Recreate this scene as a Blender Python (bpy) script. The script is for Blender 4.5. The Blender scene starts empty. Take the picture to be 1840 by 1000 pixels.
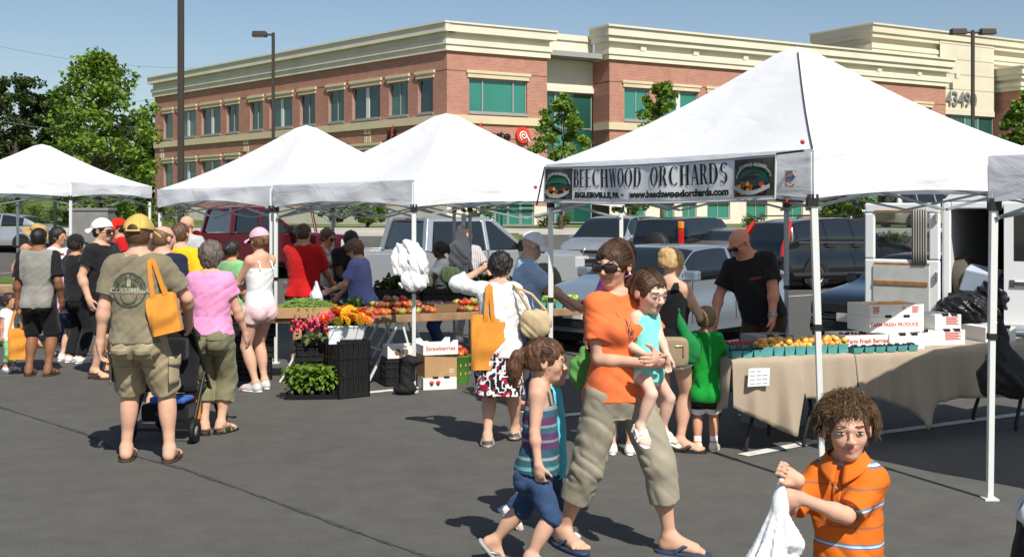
import bpy, bmesh, math, random
import numpy as np
from mathutils import Vector, Matrix, Euler
from mathutils.bvhtree import BVHTree
random.seed(7)
S = bpy.context.scene
COL = S.collection
# ---------------------------------------------------------------- camera
FPX, CX, HY, EYE = 2100.0, 920.0, 381.0, 1.86
cam = bpy.data.objects.new('camera', bpy.data.cameras.new('camera'))
COL.objects.link(cam)
cam.location = (0, 0, EYE)
cam.rotation_euler = (math.radians(90), 0, 0)
cam.data.sensor_width = 36
cam.data.lens = FPX/1840*36
cam.data.shift_y = -(500-HY)/1840
cam.data.clip_start = 0.1
cam.data.clip_end = 3000
S.camera = cam
# ---------------------------------------------------------------- sky, sun, exposure
SUN_TO = Vector((.36, -.86, 1.02)).normalized()
elev = math.asin(SUN_TO.z)
az = math.atan2(SUN_TO.x, SUN_TO.y)
W = bpy.data.worlds.new('World'); S.world = W; W.use_nodes = True
nt = W.node_tree; bg = nt.nodes['Background']
sky = nt.nodes.new('ShaderNodeTexSky'); sky.sky_type = 'NISHITA'; sky.sun_disc = False
sky.sun_elevation = elev; sky.sun_rotation = az
sky.air_density = 1.0; sky.dust_density = 0.6; sky.ozone_density = 1.5
nt.links.new(sky.outputs[0], bg.inputs[0]); bg.inputs[1].default_value = 0.085
sun = bpy.data.objects.new('sun', bpy.data.lights.new('sun', 'SUN')); COL.objects.link(sun)
sun.data.energy = 5.0; sun.data.angle = math.radians(0.5); sun.data.color = (1, .95, .86)
sun.rotation_euler = (-SUN_TO).to_track_quat('-Z', 'Y').to_euler()
sun.location = (20, -40, 60)
S.view_settings.view_transform = 'Standard'; S.view_settings.look = 'None'
S.view_settings.exposure = 0.22; S.view_settings.gamma = 1.0
# ---------------------------------------------------------------- picture <-> place helpers
def G(px, py, z=0.0):
 Y = FPX*(EYE-z)/(py-HY)
 return Vector(((px-CX)/FPX*Y, Y, z))
def Q(px, py, Y):
 return Vector(((px-CX)/FPX*Y, Y, EYE-(py-HY)/FPX*Y))
def X_(px, Y): return (px-CX)/FPX*Y
# ---------------------------------------------------------------- materials
MATS = {}
def N(nt, t, **kw):
 n = nt.nodes.new(t)
 for k, v in kw.items(): setattr(n, k, v)
 return n
def mat(name, col, rough=.7, spec=.3, metal=0, var=.0, vscale=6, bump=0, bscale=60, sss=0, trans=0, coat=0, sheen=0, alpha=1, emis=0):
 if name in MATS: return MATS[name]
 m = bpy.data.materials.new(name); m.use_nodes = True
 t = m.node_tree; b = t.nodes['Principled BSDF']
 c = (*col, 1)
 b.inputs['Base Color'].default_value = c
 b.inputs['Roughness'].default_value = rough
 b.inputs['Specular IOR Level'].default_value = spec
 b.inputs['Metallic'].default_value = metal
 if sss:
  b.inputs['Subsurface Weight'].default_value = sss
  b.inputs['Subsurface Radius'].default_value = (.012, .005, .003)
  b.inputs['Subsurface Scale'].default_value = 1.0
 if trans: b.inputs['Transmission Weight'].default_value = trans
 if coat: b.inputs['Coat Weight'].default_value = coat; b.inputs['Coat Roughness'].default_value = .05
 if sheen: b.inputs['Sheen Weight'].default_value = sheen
 if alpha < 1: b.inputs['Alpha'].default_value = alpha
 tc = None
 if var or bump:
  tc = N(t, 'ShaderNodeTexCoord')
 if var:
  n1 = N(t, 'ShaderNodeTexNoise'); n1.inputs['Scale'].default_value = vscale; n1.inputs['Detail'].default_value = 5
  t.links.new(tc.outputs['Object'], n1.inputs['Vector'])
  r = N(t, 'ShaderNodeMapRange'); r.inputs[1].default_value = .3; r.inputs[2].default_value = .7
  r.inputs[3].default_value = 1-var; r.inputs[4].default_value = 1+var
  t.links.new(n1.outputs[0], r.inputs[0])
  mx = N(t, 'ShaderNodeMix', data_type='RGBA', blend_type='MULTIPLY'); mx.inputs[0].default_value = 1
  mx.inputs[6].default_value = c
  t.links.new(r.outputs[0], mx.inputs[7]); t.links.new(mx.outputs[2], b.inputs['Base Color'])
 if bump:
  n2 = N(t, 'ShaderNodeTexNoise'); n2.inputs['Scale'].default_value = bscale; n2.inputs['Detail'].default_value = 4
  t.links.new(tc.outputs['Object'], n2.inputs['Vector'])
  bp = N(t, 'ShaderNodeBump'); bp.inputs['Strength'].default_value = bump; bp.inputs['Distance'].default_value = .01
  t.links.new(n2.outputs[0], bp.inputs['Height']); t.links.new(bp.outputs[0], b.inputs['Normal'])
 MATS[name] = m
 return m
def fabric(name, col, var=.10, rough=.9): return mat(name, col, rough, .1, 0, var, 9, .25, 350, sheen=.1)
def skin(name, col): return mat(name, col, .6, .22, 0, .10, 11, .12, 180, sss=.12)
def col255(r, g, b):
 f = lambda v: ((v/255+.055)/1.055)**2.4 if v > 10 else v/255/12.92
 return (f(r), f(g), f(b))
# ---------------------------------------------------------------- object helpers
def tag(o, label=None, cat=None, group=None, kind=None):
 if label: o['label'] = label
 if cat: o['category'] = cat
 if group: o['group'] = group
 if kind: o['kind'] = kind
 return o
def empty(name, loc, rz=0.0, label=None, cat=None, group=None):
 o = bpy.data.objects.new(name, None); COL.objects.link(o)
 o.location = loc; o.rotation_euler = (0, 0, rz); o.empty_display_size = .2
 return tag(o, label, cat, group)
def link(name, me, parent=None):
 o = bpy.data.objects.new(name, me); COL.objects.link(o)
 if parent is not None: o.parent = parent
 return o
def copy_tree(o, parent=None):
 c = o.copy(); COL.objects.link(c)
 if parent is not None: c.parent = parent
 for ch in list(o.children): copy_tree(ch, c)
 return c
class MB:
 """collects faces, links them as ONE mesh object"""
 def __init__(s): s.v = []; s.f = []; s.m = []; s.sm = []
 def add(s, vs, fs, mi=0, smooth=False, M=None):
  o = len(s.v)
  s.v += [tuple(M @ Vector(v)) if M is not None else tuple(v) for v in vs]
  s.f += [tuple(i+o for i in f) for f in fs]; s.m += [mi]*len(fs); s.sm += [smooth]*len(fs)
  return s
 def box(s, lo, hi, mi=0, M=None, taper=1.0):
  x0, y0, z0 = lo; x1, y1, z1 = hi
  cx, cy = (x0+x1)/2, (y0+y1)/2
  T = lambda x, y: (cx+(x-cx)*taper, cy+(y-cy)*taper)
  a = [(x0, y0, z0), (x1, y0, z0), (x1, y1, z0), (x0, y1, z0)]
  b = [(*T(x, y), z1) for x, y, z in a]
  return s.add(a+b, [(3, 2, 1, 0), (4, 5, 6, 7), (0, 1, 5, 4), (1, 2, 6, 5), (2, 3, 7, 6), (3, 0, 4, 7)], mi, False, M)
 def tube(s, pts, r, n=8, mi=0, cap=True, M=None, smooth=True):
  pts = [Vector(p) for p in pts]
  rr = r if isinstance(r, (list, tuple)) else [r]*len(pts)
  vs = []; fs = []
  up = Vector((0, 0, 1))
  for i, p in enumerate(pts):
   d = (pts[min(i+1, len(pts)-1)]-pts[max(i-1, 0)])
   d = d.normalized() if d.length > 1e-9 else Vector((0, 0, 1))
   a = up if abs(d.dot(up)) < .95 else Vector((1, 0, 0))
   if i == 0: u = d.cross(a).normalized()
   else:
    u = (u - d*u.dot(d))
    u = u.normalized() if u.length > 1e-6 else d.cross(a).normalized()
   w = d.cross(u)
   for k in range(n):
    t = 2*math.pi*k/n
    vs.append(p+(u*math.cos(t)+w*math.sin(t))*rr[i])
  for i in range(len(pts)-1):
   for k in range(n):
    k2 = (k+1) % n
    fs.append((i*n+k, i*n+k2, (i+1)*n+k2, (i+1)*n+k))
  s.add(vs, fs, mi, smooth, M)
  if cap:
   s.add(vs[:n], [tuple(range(n-1, -1, -1))], mi, False, M)
   s.add(vs[-n:], [tuple(range(n))], mi, False, M)
  return s
 def bar(s, a, b, w, h, mi=0, M=None):
  a = Vector(a); b = Vector(b); d = (b-a).normalized()
  u = Vector((0, 0, 1)) if abs(d.z) < .95 else Vector((0, 1, 0))
  x = d.cross(u).normalized(); z = x.cross(d)
  vs = [p+x*(sx*w/2)+z*(sz*h/2) for p in (a, b) for sx, sz in ((-1, -1), (1, -1), (1, 1), (-1, 1))]
  return s.add(vs, [(3, 2, 1, 0), (4, 5, 6, 7), (0, 1, 5, 4), (1, 2, 6, 5), (2, 3, 7, 6), (3, 0, 4, 7)], mi, False, M)
 def lathe(s, prof, n=20, c=(0, 0, 0), mi=0, M=None, smooth=True, cap=True):
  vs = [(c[0]+r*math.cos(2*math.pi*k/n), c[1]+r*math.sin(2*math.pi*k/n), c[2]+z) for r, z in prof for k in range(n)]
  fs = [(i*n+k, i*n+(k+1) % n, (i+1)*n+(k+1) % n, (i+1)*n+k) for i in range(len(prof)-1) for k in range(n)]
  if cap: fs += [tuple(range(n-1, -1, -1)), tuple(range((len(prof)-1)*n, len(prof)*n))]
  return s.add(vs, fs, mi, smooth, M)
 def ball(s, c, r, nu=12, nv=8, mi=0, M=None, jit=0):
  rx, ry, rz = r if isinstance(r, (tuple, list)) else (r, r, r)
  vs = [(c[0], c[1], c[2]-rz)]
  for j in range(1, nv):
   a = -math.pi/2+math.pi*j/nv
   for k in range(nu):
    t = 2*math.pi*k/nu; q = 1+random.uniform(-jit, jit)
    vs.append((c[0]+rx*math.cos(a)*math.cos(t)*q, c[1]+ry*math.cos(a)*math.sin(t)*q, c[2]+rz*math.sin(a)*q))
  vs.append((c[0], c[1], c[2]+rz))
  fs = [(0, 1+(k+1) % nu, 1+k) for k in range(nu)]
  for j in range(nv-2):
   for k in range(nu):
    a = 1+j*nu+k; b = 1+j*nu+(k+1) % nu
    fs.append((a, b, b+nu, a+nu))
  L = len(vs)-1
  fs += [(L, L-nu+k, L-nu+(k+1) % nu) for k in range(nu)]
  return s.add(vs, fs, mi, True, M)
 def poly(s, pts, mi=0, M=None): return s.add(pts, [tuple(range(len(pts)))], mi, False, M)
 def grid(s, fn, nu, nv, mi=0, smooth=True, M=None):
  vs = [fn(i/nu, j/nv) for j in range(nv+1) for i in range(nu+1)]
  fs = [(j*(nu+1)+i, j*(nu+1)+i+1, (j+1)*(nu+1)+i+1, (j+1)*(nu+1)+i) for j in range(nv) for i in range(nu)]
  return s.add(vs, fs, mi, smooth, M)
 def prism(s, poly, y0, y1, mi=0, M=None):
  """poly in (x,z) extruded along y"""
  n = len(poly)
  vs = [(x, y0, z) for x, z in poly]+[(x, y1, z) for x, z in poly]
  fs = [tuple(range(n)), tuple(range(2*n-1, n-1, -1))]+[(i, n+i, n+(i+1) % n, (i+1) % n) for i in range(n)]
  return s.add(vs, fs, mi, False, M)
 def mesh(s, name, mats):
  me = bpy.data.meshes.new(name); me.from_pydata([tuple(v) for v in s.v], [], s.f)
  for m in (mats if isinstance(mats, (list, tuple)) else [mats]): me.materials.append(m)
  me.polygons.foreach_set('material_index', s.m); me.polygons.foreach_set('use_smooth', s.sm)
  me.update(); return me
 def build(s, name, mats, parent=None, bevel=0, solid=0, sub=0, loc=None, rz=None, fix=False):
  o = link(name, s.mesh(name, mats), parent)
  if fix:
   bm = bmesh.new(); bm.from_mesh(o.data); bmesh.ops.recalc_face_normals(bm, faces=bm.faces); bm.to_mesh(o.data); bm.free()
  if solid: k = o.modifiers.new('t', 'SOLIDIFY'); k.thickness = solid; k.offset = 0
  if bevel:
   k = o.modifiers.new('b', 'BEVEL'); k.width = bevel; k.segments = 2; k.limit_method = 'ANGLE'
  if sub: k = o.modifiers.new('s', 'SUBSURF'); k.levels = sub; k.render_levels = sub
  if loc is not None: o.location = loc
  if rz is not None: o.rotation_euler = (0, 0, rz)
  return o
def text_mesh(body, size=1.0, extrude=0.0, sx=1.0, align='CENTER', res=2, spacing=1.0, bold=0.0):
 cu = bpy.data.curves.new('writing', 'FONT'); cu.body = body; cu.size = size; cu.extrude = extrude
 cu.align_x = align; cu.align_y = 'CENTER'; cu.resolution_u = res; cu.space_character = spacing; cu.offset = bold
 o = bpy.data.objects.new('writing', cu); COL.objects.link(o)
 dg = bpy.context.evaluated_depsgraph_get()
 me = bpy.data.meshes.new_from_object(o.evaluated_get(dg))
 bpy.data.objects.remove(o); bpy.data.curves.remove(cu)
 if sx != 1:
  for v in me.vertices: v.co.x *= sx
 return me
def text_mb(mb, body, M, size, mi=0, sx=1.0, align='CENTER', extrude=0.0, fn=None, bold=0.0):
 me = text_mesh(body, size, extrude, sx, align, 2, 1.0, bold)
 vs = [v.co.copy() for v in me.vertices]
 if fn: vs = [fn(v) for v in vs]
 mb.add(vs, [tuple(p.vertices) for p in me.polygons], mi, False, M)
 bpy.data.meshes.remove(me)
def frame(o, ex, ez):
 """matrix with local x -> ex, local y -> ez (text plane), z -> outwards"""
 ex = Vector(ex).normalized(); ez = Vector(ez).normalized(); n = ex.cross(ez)
 return Matrix(((ex.x, ez.x, n.x, o[0]), (ex.y, ez.y, n.y, o[1]), (ex.z, ez.z, n.z, o[2]), (0, 0, 0, 1)))
# ================================================================= signed-distance figures
RNG = np.random.default_rng(5)
LAT = RNG.random((32, 32, 32)).astype(np.float32)*2-1
def vnoise(x, y, z):
 xi = np.floor(x).astype(np.int32); yi = np.floor(y).astype(np.int32); zi = np.floor(z).astype(np.int32)
 fx = x-xi; fy = y-yi; fz = z-zi
 fx = fx*fx*(3-2*fx); fy = fy*fy*(3-2*fy); fz = fz*fz*(3-2*fz)
 a = [(i & 31, (i+1) & 31) for i in (xi, yi, zi)]
 r = 0
 for i in (0, 1):
  for j in (0, 1):
   for k in (0, 1):
    r = r+LAT[a[0][i], a[1][j], a[2][k]]*(fx if i else 1-fx)*(fy if j else 1-fy)*(fz if k else 1-fz)
 return r
def rotm(x=0, y=0, z=0): return np.array(Euler((math.radians(x), math.radians(y), math.radians(z))).to_matrix())
class SDF:
 def __init__(s, lo, hi, h):
  s.lo = np.array(lo, float); s.h = h
  s.n = np.maximum(4, np.ceil((np.array(hi)-s.lo)/h).astype(int)+1)
  s.ax = [(s.lo[i]+h*np.arange(s.n[i])).astype(np.float32) for i in range(3)]
  s.d = np.full(s.n, .3, np.float32)
 def win(s, lo, hi, pad):
  i0 = np.clip(np.floor((np.array(lo)-pad-s.lo)/s.h).astype(int), 0, s.n-1)
  i1 = np.clip(np.ceil((np.array(hi)+pad-s.lo)/s.h).astype(int)+1, 1, s.n)
  if np.any(i1 <= i0): return None
  sl = tuple(slice(a, b) for a, b in zip(i0, i1))
  X, Y, Z = np.meshgrid(s.ax[0][sl[0]], s.ax[1][sl[1]], s.ax[2][sl[2]], indexing='ij')
  return sl, X, Y, Z
 def merge(s, sl, d, k, sub=False):
  a = s.d[sl]
  if sub:
   b = -d
   hh = np.maximum(k-np.abs(a-b), 0)/max(k, 1e-6)
   s.d[sl] = np.maximum(a, b)+hh*hh*k*.25
  else:
   hh = np.maximum(k-np.abs(a-d), 0)/max(k, 1e-6)
   s.d[sl] = np.minimum(a, d)-hh*hh*k*.25
 def cap(s, a, b, ra, rb, k=.02, sub=False, clip=None):
  a = np.array(a, float); b = np.array(b, float); R = max(ra, rb)
  w = s.win(np.minimum(a, b)-R, np.maximum(a, b)+R, max(.02, k)+2*s.h)
  if w is None: return s
  sl, X, Y, Z = w; ab = b-a; L = max(ab@ab, 1e-9)
  t = np.clip(((X-a[0])*ab[0]+(Y-a[1])*ab[1]+(Z-a[2])*ab[2])/L, 0, 1)
  d = np.sqrt((X-a[0]-t*ab[0])**2+(Y-a[1]-t*ab[1])**2+(Z-a[2]-t*ab[2])**2)-(ra+(rb-ra)*t)
  if clip is not None:
   for p, n in clip: d = np.maximum(d, (X-p[0])*n[0]+(Y-p[1])*n[1]+(Z-p[2])*n[2])
  s.merge(sl, d, k, sub); return s
 def ell(s, c, r, R=None, k=.02, sub=False, clip=None, boxy=0):
  c = np.array(c, float); r = np.array(r, float); m = r.max()
  e = r if R is None else np.abs(np.array(R))@r
  w = s.win(c-e, c+e, max(.02, k)+2*s.h)
  if w is None: return s
  sl, X, Y, Z = w; x, y, z = X-c[0], Y-c[1], Z-c[2]
  if R is not None:
   T = np.array(R).T
   x, y, z = (T[0, 0]*x+T[0, 1]*y+T[0, 2]*z, T[1, 0]*x+T[1, 1]*y+T[1, 2]*z, T[2, 0]*x+T[2, 1]*y+T[2, 2]*z)
  if boxy:
   p = boxy
   k0 = ((np.abs(x)/r[0])**p+(np.abs(y)/r[1])**p+(np.abs(z)/r[2])**p)**(1/p)
   d = (k0-1)*r.min()
  else:
   k0 = np.sqrt((x/r[0])**2+(y/r[1])**2+(z/r[2])**2)+1e-6
   k1 = np.sqrt((x/r[0]**2)**2+(y/r[1]**2)**2+(z/r[2]**2)**2)+1e-6
   d = k0*(k0-1)/k1
  if clip is not None:
   for p, n in clip: d = np.maximum(d, (X-p[0])*n[0]+(Y-p[1])*n[1]+(Z-p[2])*n[2])
  s.merge(sl, d, k, sub); return s
 def loft(s, prof, O, R, k=.02, inf=0.0, z0=None, z1=None, e=2.3):
  """elliptic loft along the local z of frame (O, R); prof rows: z, halfwidth, halfdepth, centre y, centre x"""
  P = np.array([(*r, 0, 0)[:5] for r in prof], float); O = np.array(O, float); R = np.array(R)
  za, zb = P[0, 0]-inf, P[-1, 0]+inf
  if z0 is not None: za = z0
  if z1 is not None: zb = z1
  m = P[:, 1].max()+inf+.05
  cs = np.array([O+R@np.array([x, y, z]) for x in (-m, m) for y in (-m, m) for z in (za, zb)])
  w = s.win(cs.min(0), cs.max(0), max(.02, k)+2*s.h)
  sl, X, Y, Z = w; T = R.T; X, Y, Z = X-O[0], Y-O[1], Z-O[2]
  x = T[0, 0]*X+T[0, 1]*Y+T[0, 2]*Z; y = T[1, 0]*X+T[1, 1]*Y+T[1, 2]*Z; z = T[2, 0]*X+T[2, 1]*Y+T[2, 2]*Z
  g = lambda i: np.interp(z, P[:, 0], P[:, i]).astype(np.float32)
  ww, dd = g(1)+inf, g(2)+inf; y = y-g(3); x = x-g(4)
  q = ((np.abs(x)/ww)**e+(np.abs(y)/dd)**e+1e-9)**(1/e)
  gr = np.sqrt((x/ww**2)**2+(y/dd**2)**2)/np.maximum(np.sqrt((x/ww)**2+(y/dd)**2), 1e-4)
  d = (q-1)/np.maximum(gr, 1e-3)
  d = np.clip(d, -.3, .3)
  d = np.maximum(d, np.maximum(za-z, z-zb))
  s.merge(sl, d, k); return s
 def plane(s, p, n, lo=None, hi=None):
  """cut away what lies on the +n side (optionally inside a box only)"""
  w = s.win(lo if lo is not None else s.lo, hi if hi is not None else s.lo+s.h*s.n, 0)
  sl, X, Y, Z = w
  s.d[sl] = np.maximum(s.d[sl], (X-p[0])*n[0]+(Y-p[1])*n[1]+(Z-p[2])*n[2]); return s
 def wrinkle(s, amp, f=(11, 11, 13), seed=0, band=.03, shear=.9):
  idx = np.nonzero(np.abs(s.d) < band)
  x, y, z = s.ax[0][idx[0]], s.ax[1][idx[1]], s.ax[2][idx[2]]
  n = vnoise(x*f[0]+seed*3.7+z*shear*f[0], y*f[1]+seed*1.3, z*f[2]+x*shear*f[2]*.7+seed)
  n2 = vnoise(x*f[0]*2.3+seed, y*f[1]*2.3, z*f[2]*2.1-x*shear*f[2])
  s.d[idx] += amp*(.9*(1-2.4*np.abs(n))+.45*n2); return s
 def mesh(s):
  d = s.d; nx, ny, nz = d.shape
  d[0], d[-1] = .1, .1; d[:, 0], d[:, -1] = .1, .1; d[:, :, 0] = .1; d[:, :, -1] = .1
  ins = d < 0
  c = np.zeros((nx-1, ny-1, nz-1), np.int8)
  for i in (0, 1):
   for j in (0, 1):
    for k in (0, 1): c += ins[i:nx-1+i, j:ny-1+j, k:nz-1+k]
  cells = np.argwhere((c > 0) & (c < 8))
  if len(cells) == 0: return np.zeros((0, 3)), np.zeros((0, 4), int)
  vid = np.full(c.shape, -1, np.int64); vid[tuple(cells.T)] = np.arange(len(cells))
  acc = np.zeros((len(cells), 3)); cnt = np.zeros(len(cells))
  off = [(i, j, k) for i in (0, 1) for j in (0, 1) for k in (0, 1)]
  val = {o: d[cells[:, 0]+o[0], cells[:, 1]+o[1], cells[:, 2]+o[2]] for o in off}
  for o in off:
   for axx in range(3):
    if o[axx] == 0:
     p = list(o); p[axx] = 1; p = tuple(p)
     a, b = val[o], val[p]; m = (a < 0) != (b < 0)
     t = np.where(m, a/np.where(m, a-b, 1), 0)
     q = np.repeat(np.array(o, float)[None], len(cells), 0); q[:, axx] = t
     acc[m] += q[m]; cnt[m] += 1
  V = s.lo+s.h*(cells+acc/cnt[:, None])
  F = []
  for axx in range(3):
   a = [slice(None)]*3; b = [slice(None)]*3; a[axx] = slice(0, -1); b[axx] = slice(1, None)
   ch = ins[tuple(a)] != ins[tuple(b)]
   u, v = (axx+1) % 3, (axx+2) % 3
   e = np.argwhere(ch)
   e = e[(e[:, u] > 0) & (e[:, v] > 0) & (e[:, u] < d.shape[u]-1) & (e[:, v] < d.shape[v]-1)]
   if len(e) == 0: continue
   e1 = e.copy(); e1[:, u] -= 1
   e2 = e1.copy(); e2[:, v] -= 1
   e3 = e.copy(); e3[:, v] -= 1
   f = np.stack([vid[tuple(q.T)] for q in (e, e1, e2, e3)], 1)
   inside_first = ins[tuple(e.T)]
   f = np.where(inside_first[:, None], f, f[:, ::-1])
   F.append(f)
  F = np.concatenate(F); F = F[(F >= 0).all(1)]
  return V, F
def np_mesh(name, V, F, mats, mi=None, smooth=True):
 me = bpy.data.meshes.new(name)
 me.vertices.add(len(V)); me.vertices.foreach_set('co', np.asarray(V, np.float32).ravel())
 n = F.shape[1]
 me.loops.add(F.size); me.loops.foreach_set('vertex_index', F.astype(np.int32).ravel())
 me.polygons.add(len(F)); me.polygons.foreach_set('loop_start', np.arange(0, F.size, n, dtype=np.int32))
 me.polygons.foreach_set('loop_total', np.full(len(F), n, np.int32))
 for m in (mats if isinstance(mats, (list, tuple)) else [mats]): me.materials.append(m)
 if mi is not None: me.polygons.foreach_set('material_index', np.asarray(mi, np.int32))
 me.polygons.foreach_set('use_smooth', np.full(len(F), smooth))
 me.update(calc_edges=True); me.validate(); return me
def sdf_obj(sdf, name, mats, parent=None, mi_fn=None):
 V, F = sdf.mesh()
 if len(F) == 0: return None
 mi = None
 if mi_fn is not None: mi = mi_fn(V[F].mean(1))
 return link(name, np_mesh(name, V, F, mats, mi), parent)
# ================================================================= materials for people
SK = {'light': skin('skin_light', (.62, .36, .25)), 'tan': skin('skin_tan', (.50, .26, .16)), 'red': skin('skin_red', (.55, .25, .17)),
      'brown': skin('skin_brown', (.24, .11, .06)), 'dark': skin('skin_dark', (.10, .05, .03)), 'pale': skin('skin_pale', (.70, .46, .36))}
LIP = skin('lip', (.52, .23, .18)); LIPD = skin('lip_dark', (.2, .07, .05))
def hairmat(name, col):
 m = mat(name, col, .42, .45, 0, .30, 30, .5, 160); t = m.node_tree; b = t.nodes['Principled BSDF']
 src = b.inputs['Base Color'].links[0].from_socket; g = N(t, 'ShaderNodeNewGeometry'); r = N(t, 'ShaderNodeMapRange'); r.inputs[3].default_value = .68; r.inputs[4].default_value = 1.45
 t.links.new(g.outputs['Random Per Island'], r.inputs[0]); mx = N(t, 'ShaderNodeMix', data_type='RGBA', blend_type='MULTIPLY'); mx.inputs[0].default_value = 1
 t.links.new(src, mx.inputs[6]); t.links.new(r.outputs[0], mx.inputs[7]); t.links.new(mx.outputs[2], b.inputs['Base Color']); return m
HAIR = {'black': hairmat('hair_black', (.012, .010, .009)), 'dark': hairmat('hair_dark_brown', (.035, .018, .010)), 'brown': hairmat('hair_brown', (.085, .042, .020)),
  'light': hairmat('hair_light_brown', (.16, .085, .04)), 'blonde': hairmat('hair_blonde', (.42, .27, .11)), 'grey': hairmat('hair_grey_brown', (.13, .105, .085))}
EYEW = mat('eye_white', (.38, .33, .30), .35, .4); IRIS = mat('iris_brown', (.03, .018, .01), .1, .6)
LENS = mat('sunglass_lens', (.03, .012, .008), .06, .8, coat=.6); FRAME = mat('sunglass_frame', (.012, .01, .01), .25, .6)
RUB = mat('black_rubber', (.012, .012, .012), .6, .3); SOLE = mat('white_sole', (.75, .75, .73), .6, .3)
CL = {}
def cloth(name, col, **k):
 if name not in CL: CL[name] = fabric('cloth_'+name, col, **k)
 return CL[name]
def ik(S_, T, l1, l2, hint):
 S_ = np.array(S_, float); T = np.array(T, float); v = T-S_; L = np.linalg.norm(v)
 mx = (l1+l2)*.995
 if L > mx: T = S_+v/L*mx; v = T-S_; L = mx
 u = v/max(L, 1e-6); a = (l1*l1-l2*l2+L*L)/(2*L); hgt = math.sqrt(max(l1*l1-a*a, 0))
 hh = np.array(hint, float); hh = hh-u*(hh@u); hh /= max(np.linalg.norm(hh), 1e-6)
 return S_+u*a+hh*hgt, T
def unit(v): v = np.array(v, float); return v/max(np.linalg.norm(v), 1e-9)
MALE = [(-.30, .055, .055, 0), (-.12, .088, .074, .004), (0, .094, .072, .006), (.28, .082, .062, -.004), (.52, .093, .066, .0), (.74, .103, .066, .004), (.90, .098, .056, .008), (1.0, .076, .045, .010), (1.10, .042, .036, .010)]
FEM = [(-.30, .055, .055, 0), (-.12, .098, .076, .006), (0, .097, .072, .008), (.30, .074, .056, -.002), (.52, .082, .060, .0), (.74, .088, .060, .004), (.90, .086, .050, .008), (1.0, .068, .040, .010), (1.10, .036, .032, .010)]
KID = [(-.30, .05, .055, 0), (-.12, .076, .068, .004), (0, .078, .066, .004), (.30, .074, .062, -.006), (.52, .078, .062, -.002), (.74, .084, .058, .002), (.90, .082, .050, .006), (1.0, .066, .042, .008), (1.10, .038, .034, .008)]
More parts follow.
